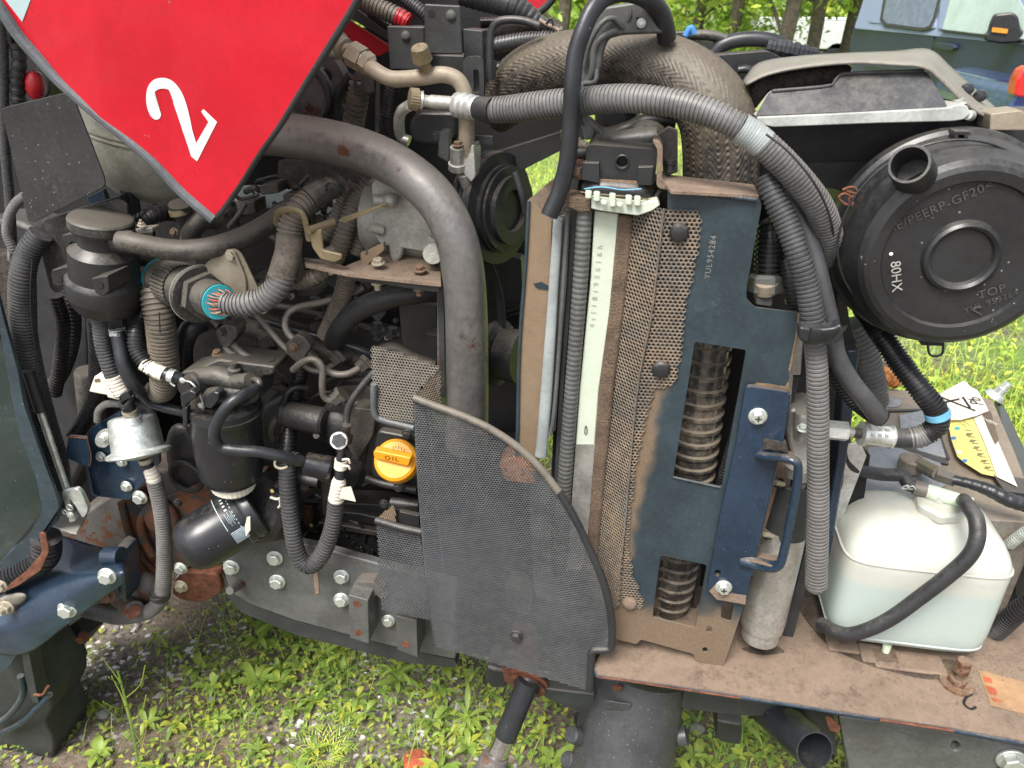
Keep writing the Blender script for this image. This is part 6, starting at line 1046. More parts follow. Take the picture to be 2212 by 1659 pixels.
cm = plate('crimp_header', T, 'pale_green', [(1277, 428), (1379, 440), (1420, 432), (1426, 444), (1408, 456), (1378, 466), (1300, 456), (1277, 451)], -.082, .02, r=3, bevel=.002, label='pale crimped header plate with folded tabs')
for x, y, h_ in ((1264, 412, 18), (1282, 414, 22), (1316, 418, 30), (1351, 422, 22), (1370, 424, 22)): plate('crimp_tab', cm, 'pale_green', [(x, y), (x+14, y+1), (x+14, y+h_), (x, y+h_)], -.09, .008, r=4, bevel=.002)
for x, y in ((1297, 432), (1331, 436)): plate('crimp_tab', cm, 'pale_green', [(x, y), (x+15, y+2), (x+14, y+13), (x+1, y+12)], -.092, .006, r=5, bevel=.002)
plate('radiator_core', T, 'foam_dark', [(1200, 400), (1300, 380), (1490, 400), (1480, 700), (1420, 1330), (1190, 1300)], .0, .05, label='dark finned radiator core behind the strips')
# hoses and clutter behind the bracket
lathe('hose_barrel', T, 'plastic_black', (1290, 318, .0), (1420, 300, .0), [(0, 26), (.1, 28), (.9, 28), (1, 24)], 28); ellips('cap_dome', T, 'plastic_black', 1398, 302, .03, 46, 40); ring('barrel_hoop', T, 'plastic_dusty', 1300, 318, .0, 30, 3, ax=(1, -.1, .1)); lathe('fan_motor', T, 'plastic_black', (1330, 258, .08), (1330, 258, .12), [(0, 22), (.1, 30), (.2, 44), (1, 50)], 28); tube('shroud_ring', T, 'plastic_black', [(1262, 262, .05), (1300, 290, .05), (1350, 280, .06), (1400, 260, .06), (1460, 262, .06)], 16)
bolt(T, 1252, 312, -.03, 15, 'zinc_dusty', (1, -.4, 0), 'stud'); tube('stud_thread', T, 'zinc_dusty', [(1254, 312, -.05), (1268, 313, -.055)], 7, ridge=3, depth=.12); lathe('stud_sleeve', T, 'plastic_black', (1246, 330, -.03), (1270, 332, -.035), [(0, 14), (1, 14)], 20); plate('spacer_block', T, 'cast_rust', [(1242, 352), (1260, 350), (1260, 378), (1242, 380)], -.06, .03, r=3); lathe('nut', T, 'bolt_rusty', (1240, 372, -.06), (1256, 374, -.065), [(0, 13), (1, 13)], hexa=True)
tube('torn_strap', T, 'frame_paint', [(1262, 250, -.03), (1276, 285, -.03), (1268, 296, -.03), (1262, 270, -.03)], 7, squash=.4); plate('mount_column', T, 'frame_dark', [(1232, 240), (1262, 250), (1258, 350), (1246, 420), (1226, 440), (1236, 330)], -.03, .02, r=4)
br = plate('top_bracket', T, 'dust_plate', [(1409, 303), (1424, 304), (1432, 318), (1430, 385), (1436, 394), (1470, 398), (1520, 404), (1640, 418), (1640, 428), (1450, 412), (1424, 408), (1418, 400), (1420, 325)], -.078, .05, r=5, bevel=.003, label='dust covered folded bracket above the blue panel')
plate('bracket_inner', br, 'rust', [(1409, 303), (1444, 274), (1464, 282), (1464, 372), (1432, 384), (1430, 318)], -.04, .01).data.materials[0] = MATS['cast_brown']; lathe('nut', br, 'bolt_black', (1448, 345, -.045), (1447, 372, -.045), [(0, 13), (.3, 13), (.35, 10), (1, 10)], 8); plate('bracket_shelf', br, 'dust_plate', [(1436, 394), (1468, 382), (1500, 392), (1640, 412), (1640, 422), (1450, 412)], plane=((1436, 396, -.08), (1640, 420, -.08), (1500, 380, -.02)), th=.004)
wb = tube('weld_bead', T, 'navy_grimy', [(1452, 407, PD-.004), (1480, 413, PD-.004), (1520, 418, PD-.004), (1560, 424, PD-.004), (1600, 428, PD-.004), (1634, 432, PD-.004)], 6, ridge=9, depth=.25, sides=10)
# blue panel
PNL = [(1442, 409), (1640, 428), (1646, 440), (1613, 620), (1612, 645), (1630, 664), (1726, 676), (1722, 720), (1704, 803), (1706, 850), (1690, 950), (1640, 1152), (1600, 1330), (1562, 1440), (1502, 1428), (1499, 1413), (1383, 1381), (1376, 1392), (1318, 1378), (1322, 1318), (1330, 1310), (1350, 1180), (1366, 1040), (1396, 840), (1436, 600), (1442, 470)]
pn_ = plate('radiator_side_panel', T, 'navy_grimy', PNL, PD, .0035, r=6, holes=[[(1501, 738), (1612, 756), (1559, 1053), (1454, 1031)], [(1427, 1200), (1527, 1220), (1502, 1357), (1409, 1334)], [(1559, 1301), (1585, 1305), (1579, 1344), (1557, 1337)], (1532, 1360, 7), (1523, 1404, 6)], bevel=.0008, label='dark blue painted side panel with two large windows')
m = MATS['navy_grimy'].copy(); m.name = 'panel_paint'; MATS['panel_paint'] = m; pn_.data.materials[0] = m
n, l = m.node_tree.nodes, m.node_tree.links; b = n['Principled BSDF']; src = b.inputs['Base Color'].links[0].from_socket
tc = n.new('ShaderNodeTexCoord'); sx = n.new('ShaderNodeSeparateXYZ'); l.new(tc.outputs['Object'], sx.inputs[0]); ns = n.new('ShaderNodeTexNoise'); ns.inputs['Scale'].default_value = 22; ns.inputs['Detail'].default_value = 7; l.new(tc.outputs['Object'], ns.inputs['Vector'])
def MN(op, a, c):
    q = n.new('ShaderNodeMath'); q.operation = op
    for i, v in enumerate((a, c)):
        if isinstance(v, (int, float)): q.inputs[i].default_value = v
        else: l.new(v, q.inputs[i])
    return q.outputs[0]
def MRg(f, a, c):
    q = n.new('ShaderNodeMapRange'); q.inputs[1].default_value = a; q.inputs[2].default_value = c; q.interpolation_type = 'SMOOTHSTEP'; l.new(f, q.inputs[0]); return q.outputs[0]
wz = MN('ADD', sx.outputs['Z'], MN('MULTIPLY', MN('SUBTRACT', ns.outputs[0], .5), .10)); zlow = P(1450, 1318, PD).z
fz = MRg(wz, zlow+.03, zlow-.02)                                   # settled dust near the foot of the panel
pa_, pb_ = P(1475, 760, PD), P(1385, 1180, PD)                      # and along the perforated strip
ed = MN('ADD', MN('SUBTRACT', sx.outputs['X'], pa_.x), MN('MULTIPLY', MN('SUBTRACT', sx.outputs['Z'], pa_.z), -(pa_.x-pb_.x)/(pa_.z-pb_.z)))
fe = MRg(MN('ADD', ed, MN('MULTIPLY', MN('SUBTRACT', ns.outputs[0], .5), .04)), -.004, -.022)
fe = MN('MULTIPLY', fe, MRg(sx.outputs['Z'], P(1450, 560, PD).z, P(1450, 800, PD).z)); ff = MN('MAXIMUM', fz, fe)
g2_ = n.new('ShaderNodeTexNoise'); g2_.inputs['Scale'].default_value = 500; l.new(tc.outputs['Object'], g2_.inputs['Vector']); dcx = n.new('ShaderNodeMix'); dcx.data_type = 'RGBA'; l.new(g2_.outputs[0], dcx.inputs['Factor']); dcx.inputs[6].default_value = (.10, .068, .042, 1); dcx.inputs[7].default_value = (.27, .185, .11, 1)
mxx = n.new('ShaderNodeMix'); mxx.data_type = 'RGBA'; l.new(MN('MULTIPLY', ff, .8), mxx.inputs['Factor']); l.new(src, mxx.inputs[6]); l.new(dcx.outputs[2], mxx.inputs[7]); l.new(mxx.outputs[2], b.inputs['Base Color'])
rs = b.inputs['Roughness'].links[0].from_socket; l.new(MN('MAXIMUM', rs, MN('MULTIPLY', ff, .9)), b.inputs['Roughness']); b.inputs['Coat Weight'].default_value = .12
text(pn_, 'YUL954284', 1535, 556, PD, 13, 'scratch', rot=-85, name='stippled_number', spacing=1.15)
tube('panel_flange', pn_, 'sand', [(1726, 676, PD), (1722, 720, PD), (1706, 800, PD)], 3, smooth=3); tube('window_lip', pn_, 'navy_grimy', [(1454, 1031, PD-.001), (1500, 1041, PD-.001), (1555, 1053, PD-.001)], 3, smooth=3); plate('panel_leg_side', pn_, 'dusty_paint', [(1600, 1330), (1583, 1340), (1562, 1440), (1575, 1400)], PD+.004, .03)
b2 = plate('service_bracket', T, 'navy', [(1610, 842), (1618, 835), (1706, 848), (1690, 945), (1642, 1152), (1618, 1262), (1611, 1308), (1545, 1296), (1528, 1274), (1548, 1152), (1590, 960)], PD-.012, .008, r=7, bevel=.0015, holes=[(1550, 1238, 7)], label='narrower blue bracket plate bolted over the panel'); tube('bracket_fold', b2, 'navy', [(1704, 850, PD-.01), (1688, 945, PD-.01), (1640, 1152, PD-.01), (1622, 1240, PD-.01)], 5, smooth=4)
bolt(b2, 1637, 899, PD-.013, 20, 'zinc', kind='cross'); bolt(b2, 1563, 1268, PD-.013, 18, 'zinc', kind='cross'); decal('dust_patch', b2, 'dust_plate', [(1532, 1276), (1545, 1262), (1575, 1280), (1612, 1285), (1610, 1305), (1548, 1294)], PD-.012, off=.0008)
decal('dust_patch', pn_, 'sand', [(1622, 832), (1636, 826), (1660, 828), (1696, 834), (1704, 820), (1706, 846)], PD, off=.0008)
hn_ = tube('guard_handle', T, 'navy', [(1640, 984, PD-.01), (1670, 988, PD-.03), (1700, 990, PD-.045), (1718, 996, PD-.05), (1724, 1012, PD-.05), (1720, 1060, PD-.05), (1706, 1130, PD-.05), (1690, 1205, PD-.05), (1682, 1220, PD-.048), (1668, 1224, PD-.04), (1640, 1218, PD-.02), (1602, 1208, PD-.008)], 9.5, squash=1.5, label='dark blue bent C-shaped handle bracket')
plate('handle_top', hn_, 'dust_plate', [(1640, 984), (1656, 968), (1715, 976), (1722, 992), (1690, 990)], plane=((1640, 984, PD-.02), (1720, 994, PD-.055), (1690, 968, PD+.03)), th=.003); plate('handle_shelf', hn_, 'dust_plate', [(1604, 1206), (1620, 1188), (1680, 1200), (1684, 1218), (1668, 1222)], plane=((1604, 1208, PD-.01), (1680, 1222, PD-.05), (1640, 1185, PD+.03)), th=.003)
rub = plate('rubber_pad', T, 'foam_dark', [(1650, 948), (1700, 958), (1704, 984), (1690, 974), (1648, 970)], -.10, .01, r=3)
plate('inner_flange', T, 'dust_plate', [(1668, 990), (1714, 998), (1700, 1090), (1682, 1195), (1624, 1188), (1648, 1090)], -.05, .01, label='tan dusty wall behind the handle'); 
for x, y in ((1690, 1046), (1668, 1158)): bolt(T, x, y, -.055, 13, 'bolt_black', (-1, -.5, 0), 'stud'); lathe('bolt_end', T, 'zinc_dusty', (x-16, y-4, -.07), (x+2, y, -.06), [(0, 6), (1, 6)], 12); bolt(T, x+40, y+4, -.05, 11, 'zinc_dusty', (1, -.5, 0))
# perforated strip
fold = [(1434, 451), (1406, 690), (1376, 845), (1348, 1152), (1333, 1272)]
MP1 = ((1434, 451, PD-.006), (1340, 1220, PD-.006), (1326, 840, PD+.03)); MP2 = ((1434, 451, PD-.004), (1340, 1220, PD-.004), (1481, 662, PD-.004))
ms = perf('perforated_strip', T, 'mesh_dusty', [(1379, 462), (1405, 450), (1434, 451), (1420, 570), (1406, 690), (1390, 770), (1376, 845), (1360, 1010), (1348, 1152), (1335, 1310), (1280, 1310), (1292, 1152), (1326, 840), (1352, 600), (1365, 476)], MP1, 10.4, .355, .0014, label='dusty perforated steel strip folded along its length', rot=.02)
perf('perforated_flange', ms, 'mesh_dusty', [(1434, 451), (1480, 452), (1512, 460), (1515, 475), (1501, 573), (1481, 662), (1465, 801), (1456, 828), (1412, 842), (1404, 870), (1390, 930), (1374, 1005), (1364, 1090), (1358, 1181), (1368, 1250), (1388, 1290), (1390, 1316), (1338, 1312), (1348, 1152), (1376, 845), (1406, 690)], MP2, 10.4, .355, .0014, rot=.02)
tube('strip_fold', ms, 'mesh_dusty', [(x, y, PD-.0065) for x, y in fold], 2.2, smooth=4)
for x, y, r_, m_ in ((1467, 502, 21.5, 'plastic_black'), (1428, 797, 20, 'plastic_black'), (1360, 1302, 16, 'dust_plate')): lathe('push_rivet', ms, m_, (x, y, PD-.004), (x, y, PD-.012), [(0, r_), (.4, r_*.97), (.8, r_*.75), (1, r_*.35)], 28)
# behind the windows
ic = tube('charge_air_hose', T, 'plastic_black', [(1535, 640, .03, 56), (1530, 720, .03, 56), (1512, 850, .03, 56), (1498, 960, .03, 55), (1480, 1080, .03, 54), (1462, 1200, .03, 52), (1445, 1290, .03, 46), (1430, 1330, .03, 42)], 54, ridge=29, depth=.10, duty=.25, sides=32, label='black corrugated air hose seen through the panel windows'); ic.data.materials[0] = MATS['conduit_dark']
m2 = mat('hose_half_dusty', (0.07, 0.068, 0.066), .25, metal=.3, dust=.52, dcol=(.33, .27, .19), bump=.1, sc=7, coat=.9, top=.25); ic.data.materials[0] = m2
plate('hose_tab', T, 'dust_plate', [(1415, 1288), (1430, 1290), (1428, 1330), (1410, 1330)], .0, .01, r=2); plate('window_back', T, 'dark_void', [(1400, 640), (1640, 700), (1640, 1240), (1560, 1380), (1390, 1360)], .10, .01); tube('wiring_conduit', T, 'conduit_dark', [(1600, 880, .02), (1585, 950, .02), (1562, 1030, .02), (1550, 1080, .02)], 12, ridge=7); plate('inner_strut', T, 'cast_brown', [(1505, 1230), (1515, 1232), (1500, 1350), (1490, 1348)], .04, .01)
tube('thin_strut', T, 'frame_paint', [(1568, 760, .03), (1540, 950, .03), (1530, 1060, .03)], 8)
# strut with nut at the panel cut-out
sp_ = tube('coil_bellows', T, 'plastic_clean', [(1664, 486, -.02, 22), (1665, 500, -.03, 30), (1663, 550, -.035, 32), (1660, 600, -.04, 30)], 31, ridge=10.5, depth=.16, sides=28, duty=.4, label='shiny black corrugated bellows in the panel cut-out'); lathe('big_nut', sp_, 'frame_paint', (1658, 592, -.04), (1655, 630, -.045), [(0, 34), (.2, 41), (1, 41)], hexa=True); lathe('nut_face', sp_, 'alu_dusty', (1655, 606, -.055), (1654, 625, -.05), [(0, 10), (0, 26), (1, 28)], 24); plate('nut_bar', sp_, 'frame_paint', [(1636, 625), (1672, 622), (1668, 664), (1632, 660)], -.06, .03, r=6, bevel=.004)
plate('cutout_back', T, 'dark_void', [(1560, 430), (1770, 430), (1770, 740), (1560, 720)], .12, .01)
for x, y in ((1700, 570), (1712, 620), (1706, 650)): bolt(T, x, y, -.02, 12, 'zinc_dusty', (-1, -.4, .1))
# receiver bottle
rb = lathe('receiver_drier', T, 'alu', (1694, 1130, -.035), (1640, 1378, -.05), [(0, 30), (.02, 48), (.2, 50), (.8, 49), (.88, 47), (.9, 40), (.96, 42), (.99, 41), (1, 30)], 40, label='aluminium receiver bottle standing on the dusty floor plate'); rb.data.materials[0] = MATS['alu']
lathe('grimy_sleeve', rb, 'dusty_paint', (1716, 1035, -.03), (1694, 1145, -.036), [(0, 45), (.02, 48), (1, 50.5)], 36).data.materials[0] = MATS['frame_dark']
vb = plate('drier_head', rb, 'alu', [(1706, 886), (1748, 880), (1790, 905), (1792, 1005), (1760, 1030), (1716, 1010), (1700, 940)], -.04, .05, r=8, bevel=.004); lathe('head_cylinder', vb, 'alu', (1738, 888, -.05), (1736, 945, -.05), [(0, 20), (.1, 22), (1, 22)], 24); bolt(vb, 1734, 926, -.065, 13, 'zinc', (0, -.2, 1)); lathe('head_flange', vb, 'alu_clean', (1738, 1000, -.045), (1736, 1020, -.045), [(0, 42), (1, 42)], 32)
plate('drier_leg', T, 'frame_dark', [(1742, 1180), (1762, 1190), (1712, 1382), (1690, 1376), (1700, 1340)], .0, .02)
# fitting and hose to the condenser
lathe('hex_fitting', T, 'alu_clean', (1786, 928, -.06), (1830, 932, -.06), [(0, 22), (1, 22)], hexa=True); lathe('fitting_thread', T, 'alu', (1828, 932, -.06), (1862, 937, -.055), [(0, 11), (1, 11)], 20, ridges=0); lathe('fitting_neck', T, 'plastic_dusty', (1842, 934, -.058), (1868, 938, -.055), [(0, 11.5), (1, 11.5)], 20)
cr2 = lathe('crimp_ferrule', T, 'alu_clean', (1858, 936, -.055), (1926, 944, -.05), [(0, 18), (.03, 26), (.15, 27), (.2, 22), (.6, 22), (.9, 23), (.95, 26), (1, 25)], 36)
for i in range(3):
    for j in range(2): plate('crimp_mark', cr2, 'zinc', [(1882+i*15, 922+j*14+i), (1890+i*15, 923+j*14+i), (1890+i*15, 931+j*14+i), (1882+i*15, 930+j*14+i)], -.084, .002)
tube('battery_side_hose', T, 'rubber', [(1922, 943, -.05), (1950, 947, -.05), (1975, 946, -.05)], 22, sides=24); tube('battery_side_hose', T, 'conduit_grey', [(1965, 947, -.05, 23), (1985, 944, -.05, 24), (2003, 936, -.05, 24)], 24, ridge=7, depth=.06, sides=24)
tube('front_loop_conduit', T, 'conduit_dark', [(2000, 938, -.05, 24), (2020, 924, -.05, 24), (2026, 905, -.05, 24), (2018, 880, -.05, 24), (1995, 850, -.045, 24), (1965, 812, -.03, 24), (1935, 770, -.01, 24), (1905, 725, .01, 23), (1880, 690, .04, 22), (1862, 665, .06, 21)], 24, ridge=7.6, sides=24, label='black corrugated conduit looping over the battery')
tube('blue_band', T, 'pale_blue_tape', [(2023, 888, -.051), (2026, 900, -.051)], 25.5, sides=24)
# ---- air filter housing ----
ap = P(2026, 512, -.03); AP = (2026, 512, -.03); B_ = ap+Vector((0, -.085, 0))
af = lathe('air_filter_lid', T, 'airbox', AP, B_, [(-.35, 214), (-.1, 216), (-.1, 226), (.0, 228), (.12, 226), (.16, 218), (.5, 212), (.66, 204), (.72, 198), (.9, 190), (.97, 180), (1.0, 170), (.99, 150), (.93, 146), (.93, 74), (1.0, 70), (1.03, 64), (1.0, 58), (.95, 54), (.95, 0)], 96, label='big round black plastic lid of the air filter', auto=22)
lathe('filter_body', af, 'plastic_black', (2026, 512, .0), ap+Vector((0, .30, 0)), [(0, 208), (1, 204)], 64); ring('lid_seam', af, 'rubber', 2026, 512, -.022, 224, 3, seg=80); ring('lid_ridge', af, 'airbox', 2026, 512, -.085, 202, 2.5, seg=80)
def face(x, y): return (x, y, -.03-.085*.93)
spt = lathe('lid_spout', af, 'airbox', (1984, 393, -.08), (1964, 354, -.135), [(0, 44), (.5, 42), (.96, 41), (1, 39), (1, 34), (.4, 32), (.4, 0)], 40, label='short open spout on the lid')
spt.data.materials[0] = MATS['plastic_black']; text(af, '80HX', 1935, 597, -.1105, 21, 'zinc', rot=78, name='printed_code'); ellips('white_dot', af, 'white_decal', 1925, 549, -.111, 4, 4, 1, 12)
for s_, x, y, rt, sz in (('SAE/PEERP-GF20<', 2020, 452, -28, 20), ('TOP', 2142, 630, -20, 19), ('YUL 953264', 2140, 652, -24, 14)): text(af, s_, x, y, -.1105, sz, 'label_grey', rot=rt, name='moulded_lettering', spacing=1.1)
tube('arrow_mark', af, 'label_grey', [(2120, 680, -.1105), (2100, 668, -.1105), (2118, 662, -.1105)], 1.4, smooth=3)
for a in range(0, 360, 24):
    g = math.radians(a); c0, r0 = ap+Vector((0, -.085*.97, 0)), .5
for pts in ([(1820, 410), (1840, 404), (1852, 412), (1846, 418), (1828, 412)], [(1838, 426), (1826, 418), (1812, 426), (1824, 440), (1846, 444)], [(1846, 422), (1834, 430), (1838, 442), (1850, 436)]): tube('rusty_clip', af, 'rust', [(x, y, -.06) for x, y in pts], 3)
tube('hanging_clip', af, 'bolt_black', [(2004, 742, -.06), (2006, 760, -.06), (2012, 768, -.06), (2026, 769, -.06), (2036, 762, -.06), (2038, 742, -.06)], 2.6); plate('clip_bar', af, 'plastic_black', [(1988, 738), (2040, 740), (2038, 748), (1990, 746)], -.05, .01)
for x in (2065, 2086): plate('lid_lug', af, 'plastic_black', [(x-4, 286), (x+4, 286), (x+8, 316), (x, 316)], -.07, .02, r=1, bevel=.001)
plate('lug_top', af, 'plastic_black', [(2062, 283), (2096, 284), (2098, 292), (2062, 291)], -.07, .02)
# duct, foam, intake cover and flap above it
plate('air_duct', T, 'plastic_black', [(1638, 300), (1680, 274), (1900, 270), (2140, 256), (2330, 250), (2330, 430), (1900, 430), (1792, 406), (1700, 404), (1640, 410)], .03, .10, r=4, bevel=.004, label='flat black air duct wall behind the filter lid'); plate('duct_bracket', T, 'alu_dusty', [(2140, 246), (2208, 238), (2230, 256), (2230, 282), (2138, 282)], -.02, .04, r=4, bevel=.004)
fo = plate('seal_foam', T, 'foam_dark', [(1616, 192), (1640, 172), (1700, 154), (1842, 140), (1842, 158), (1800, 182), (1664, 196), (1630, 240)], .03, .05, bevel=.006)
ic_ = plate('intake_cover', T, 'cover_plastic', [(1632, 250), (1660, 200), (1672, 193), (1790, 183), (1800, 176), (1812, 160), (1824, 156), (1990, 150), (2004, 156), (2044, 222), (2048, 234)], plane=((1632, 250, -.03), (2048, 234, -.03), (1900, 160, .012)), th=.09, r=5, bevel=.008, label='grey moulded intake cover with stepped top')
tube('cover_edge', ic_, 'cover_plastic', [(1668, 197, -.004), (1790, 186, .0), (1806, 174, .006), (1820, 160, .012), (1995, 153, .012)], 4, smooth=4)
plate('cover_flange', T, 'alu', [(1634, 253), (1800, 246), (2046, 233), (2066, 226), (2090, 228), (2097, 246), (2082, 258), (2060, 262), (1900, 266), (1670, 275), (1640, 268)], -.035, .06, r=5, bevel=.004, label='light grey flange under the intake cover').data.materials[0] = MATS['pale_green']
MATS['frame_light'] = mat('frame_light', (.36, .38, .36), .5, dust=.25, dcol=(.33, .3, .24), bump=.15); bpy.data.objects['cover_flange'].data.materials[0] = MATS['frame_light']; lathe('flange_boss', T, 'frame_light', (2070, 214, .0), (2071, 226, .0), [(0, 10), (.6, 10), (1, 16)], 20); lathe('flange_boss', T, 'frame_light', (2090, 248, -.03), (2096, 250, -.01), [(0, 10), (1, 12)], 16)
fl = ribbon('rubber_flap', T, 'rubber_dusty', [(1612, 186), (1660, 164), (1740, 148), (1840, 139), (1930, 143), (1996, 150), (2040, 186), (2100, 240), (2170, 273)], [(1606, 178), (1640, 140), (1720, 126), (1830, 119), (1930, 115), (2004, 111), (2050, 148), (2105, 198), (2176, 262)], .0, .12, .003); fl['label'] = 'bent dusty rubber flap over the intake cover'
mat('flap_rubber', (.17, .16, .14), .5, dust=.4, dcol=(.26, .24, .19), bump=.2); fl.data.materials[0] = MATS['flap_rubber']
for x, y in ((2088, 190), (2116, 204)): lathe('push_rivet', fl, 'rubber_clean', (x+1, y+6, .06), (x-1, y-6, .055), [(0, 14), (.3, 14), (.6, 12), (1, 5)], 24)
plate('flap_support', T, 'plastic_black', [(2040, 214), (2140, 240), (2150, 262), (2100, 256), (2060, 236)], .02, .05)
# bagged hoses behind
tube('bagged_hose', T, 'rubber_clean', [(1540, 118, .22), (1560, 98, .22), (1600, 86, .22), (1650, 86, .22), (1690, 96, .22)], 16); bg = tube('plastic_wrap', T, 'rubber_clean', [(1655, 100, .20, 14), (1700, 108, .20, 20), (1750, 118, .20, 17), (1790, 128, .20, 8)], 18, ridge=19, depth=.16, sides=9, auto=20)
plate('bonnet_frame', T, 'plastic_dusty', [(1440, 72), (1520, 66), (1580, 80), (1560, 120), (1480, 110)], .25, .05, r=8); tube('grey_pipe', T, 'plastic_dusty', [(1480, 78, .22), (1530, 76, .22), (1575, 88, .22)], 11); tube('blue_strap', T, 'pale_blue_tape', [(1480, 78, .20), (1492, 60, .20), (1500, 74, .20)], 7).data.materials[0] = MATS['blue_ink']
ellips('filter_hump', T, 'plastic_dusty', 1630, 145, .2, 34, 28); plate('hump_base', T, 'plastic_black', [(1540, 120), (1660, 110), (1700, 130), (1640, 180), (1600, 200)], .16, .05, r=8); tube('hump_nozzle', T, 'plastic_clean', [(1594, 152, .12), (1612, 150, .12), (1628, 156, .12)], 9)
# ---- floor plate, sill, axle parts ----
hp = lambda x, y: tuple(H(x, y, ZP)); HPL = (H(1300, 1440, ZP), H(2200, 1590, ZP), H(1900, 1200, ZP))
fl_ = plate('floor_plate', T, 'dust_plate', [(1292, 1456), (1283, 1440), (1290, 1424), (1320, 1376), (1395, 1240), (1900, 1080), (2330, 1080), (2360, 1640), (2212, 1600), (2050, 1570), (1880, 1545), (1700, 1516), (1500, 1486)], plane=HPL, th=.006, r=0, bevel=.0, label='wide floor plate under a coat of brown dust')
def hpt(x, y, dz=0): return H(x, y, ZP)+Vector((0, 0, dz))
EP = [(1284, 1442), (1292, 1456), (1400, 1470), (1500, 1486), (1700, 1516), (1880, 1545), (2050, 1570), (2212, 1600), (2330, 1625)]
wtube('plate_lip', fl_, 'navy', [hpt(x, y, -.006)+Vector((0, .002, 0)) for x, y in EP], .0045, 10); wtube('lip_rust', fl_, 'rust', [hpt(x, y, -.004)+Vector((0, -.0028, 0)) for x, y in ((1292, 1456), (1350, 1463), (1420, 1474), (1500, 1486), (1600, 1501))], .0016, 8); wtube('lip_rust', fl_, 'rust', [hpt(x, y, -.003)+Vector((0, -.003, 0)) for x, y in ((1900, 1548), (1980, 1560), (2060, 1572))], .0022, 8)
def hdec(parent, name, m, poly, off=.001): 
    vs = [hpt(x, y, off) for x, y in poly]; bm = bmesh.new(); bm.faces.new([bm.verts.new(v) for v in vs]); bmesh.ops.triangulate(bm, faces=bm.faces[:]); me = bpy.data.meshes.new(name); bm.to_mesh(me); bm.free(); return link(name, me, parent, m, smooth=False)
mat('faded_sticker', (.36, .21, .10), .7, bump=.3, dust=.55, dcol=(.22, .15, .10), sc=18, var=.3, top=.1); mat('faded_red', (.36, .09, .04), .7, bump=.2, dust=.35, top=.1)
hdec(fl_, 'faded_sticker', 'faded_sticker', [(2112, 1447), (2215, 1474), (2330, 1500), (2330, 1568), (2212, 1543), (2140, 1525)]); 
for q in ([(2122, 1462), (2140, 1466), (2144, 1478), (2126, 1474)], [(2128, 1482), (2150, 1488), (2154, 1504), (2136, 1500)], [(2140, 1508), (2160, 1512), (2164, 1520), (2146, 1516)]): hdec(fl_, 'faded_print', 'faded_red', q, .0018)
hdec(fl_, 'oil_stain', 'paper_dark', [(2040, 1430), (2070, 1445), (2098, 1470), (2092, 1490), (2060, 1480), (2030, 1462)], .0012); wtube('oil_trickle', fl_, 'dark_void', [hpt(x, y, .0) for x, y in ((2092, 1478), (2100, 1498), (2088, 1506), (2082, 1520), (2096, 1532), (2108, 1528))], .0022, 6)
bp2 = thing('dummy', 'x', 'x'); bpy.data.objects.remove(bp2)
pb_ = hpt(2066, 1476); lathe('floor_bolt', fl_, 'bolt_rusty', pb_, pb_+Vector((0, 0, .012)), [(0, 26), (.2, 26), (.25, 19), (1, 17)], 6); lathe('bolt_stem', fl_, 'bolt_rusty', pb_, pb_+Vector((0, 0, .05)), [(0, 8), (.5, 8), (.55, 14), (1, 13)], 14); lathe('floor_washer', fl_, 'bolt_rusty', pb_, pb_+Vector((0, 0, .004)), [(0, 33), (1, 31)], 28)
for x, y, s_ in ((1900, 1425, .03), (1950, 1440, .045), (1820, 1400, .025), (2000, 1445, .03)):
    q = hpt(x, y); box('caked_dirt', fl_, 'dust_plate', (q.x-s_, q.y-.012, q.z), (q.x+s_, q.y+.03, q.z+.006), .003)
hx = plate('sill_rail', T, 'frame_dark', [(1812, 1548), (1880, 1556), (2050, 1583), (2330, 1640), (2330, 1760), (1900, 1760), (1840, 1700)], -.095, .04, bevel=.003, holes=[(2064, 1612, 10)], label='dark steel rail below the floor plate with a big bolt'); hx.data.materials[0] = MATS['frame_paint']; bolt(hx, 2183, 1640, -.097, 30, 'zinc'); bolt(hx, 2160, 1668, -.097, 14, 'bolt_rusty'); bolt(hx, 2212, 1640, -.09, 14, 'bolt_rusty')
plate('rail_web', T, 'frame_dark', [(1480, 1486), (1700, 1518), (1800, 1540), (1810, 1640), (1760, 1560), (1690, 1548), (1590, 1545), (1470, 1530)], -.06, .04, r=10, bevel=.004); plate('rail_rust', T, 'rust', [(1782, 1548), (1796, 1552), (1816, 1572), (1812, 1584), (1792, 1578)], -.10, .004)
op = lathe('outlet_pipe', T, 'rubber_clean', (1640, 1505, .02), (1760, 1622, -.15), [(0, 44), (.5, 40), (.9, 37), (1, 36), (1, 33), (.6, 33), (.6, 0)], 36, label='open black plastic outlet pipe pointing down')
ax = lathe('axle_housing', T, 'frame_dark', (1392, 1440, .03), (1330, 1720, -.06), [(0, 96), (.3, 98), (.6, 106), (1, 125)], 48, label='wide dark axle housing below the floor plate'); ax.data.materials[0] = MATS['frame_paint']
mat('axle_paint', (.045, .046, .05), .4, dust=.08, dcol=(.12, .12, .11), bump=.3, speck=.3, sc=12); ax.data.materials[0] = MATS['axle_paint']
for x, y in ((1240, 1589), (1230, 1643)): lathe('housing_boss', ax, 'axle_paint', (x-8, y-3, -.05), (x+50, y+14, -.02), [(0, 15), (.05, 18), (1, 20)], 24)
plate('cast_mark', ax, 'axle_paint', [(1308, 1514), (1365, 1522), (1362, 1538), (1306, 1530)], -.062, .004, bevel=.001); plate('rust_spot', ax, 'rust', [(1322, 1482), (1344, 1484), (1340, 1494), (1326, 1492)], -.05, .004); lathe('side_boss', ax, 'axle_paint', (1465, 1590, -.02), (1484, 1588, -.02), [(0, 22), (1, 20)], 20)
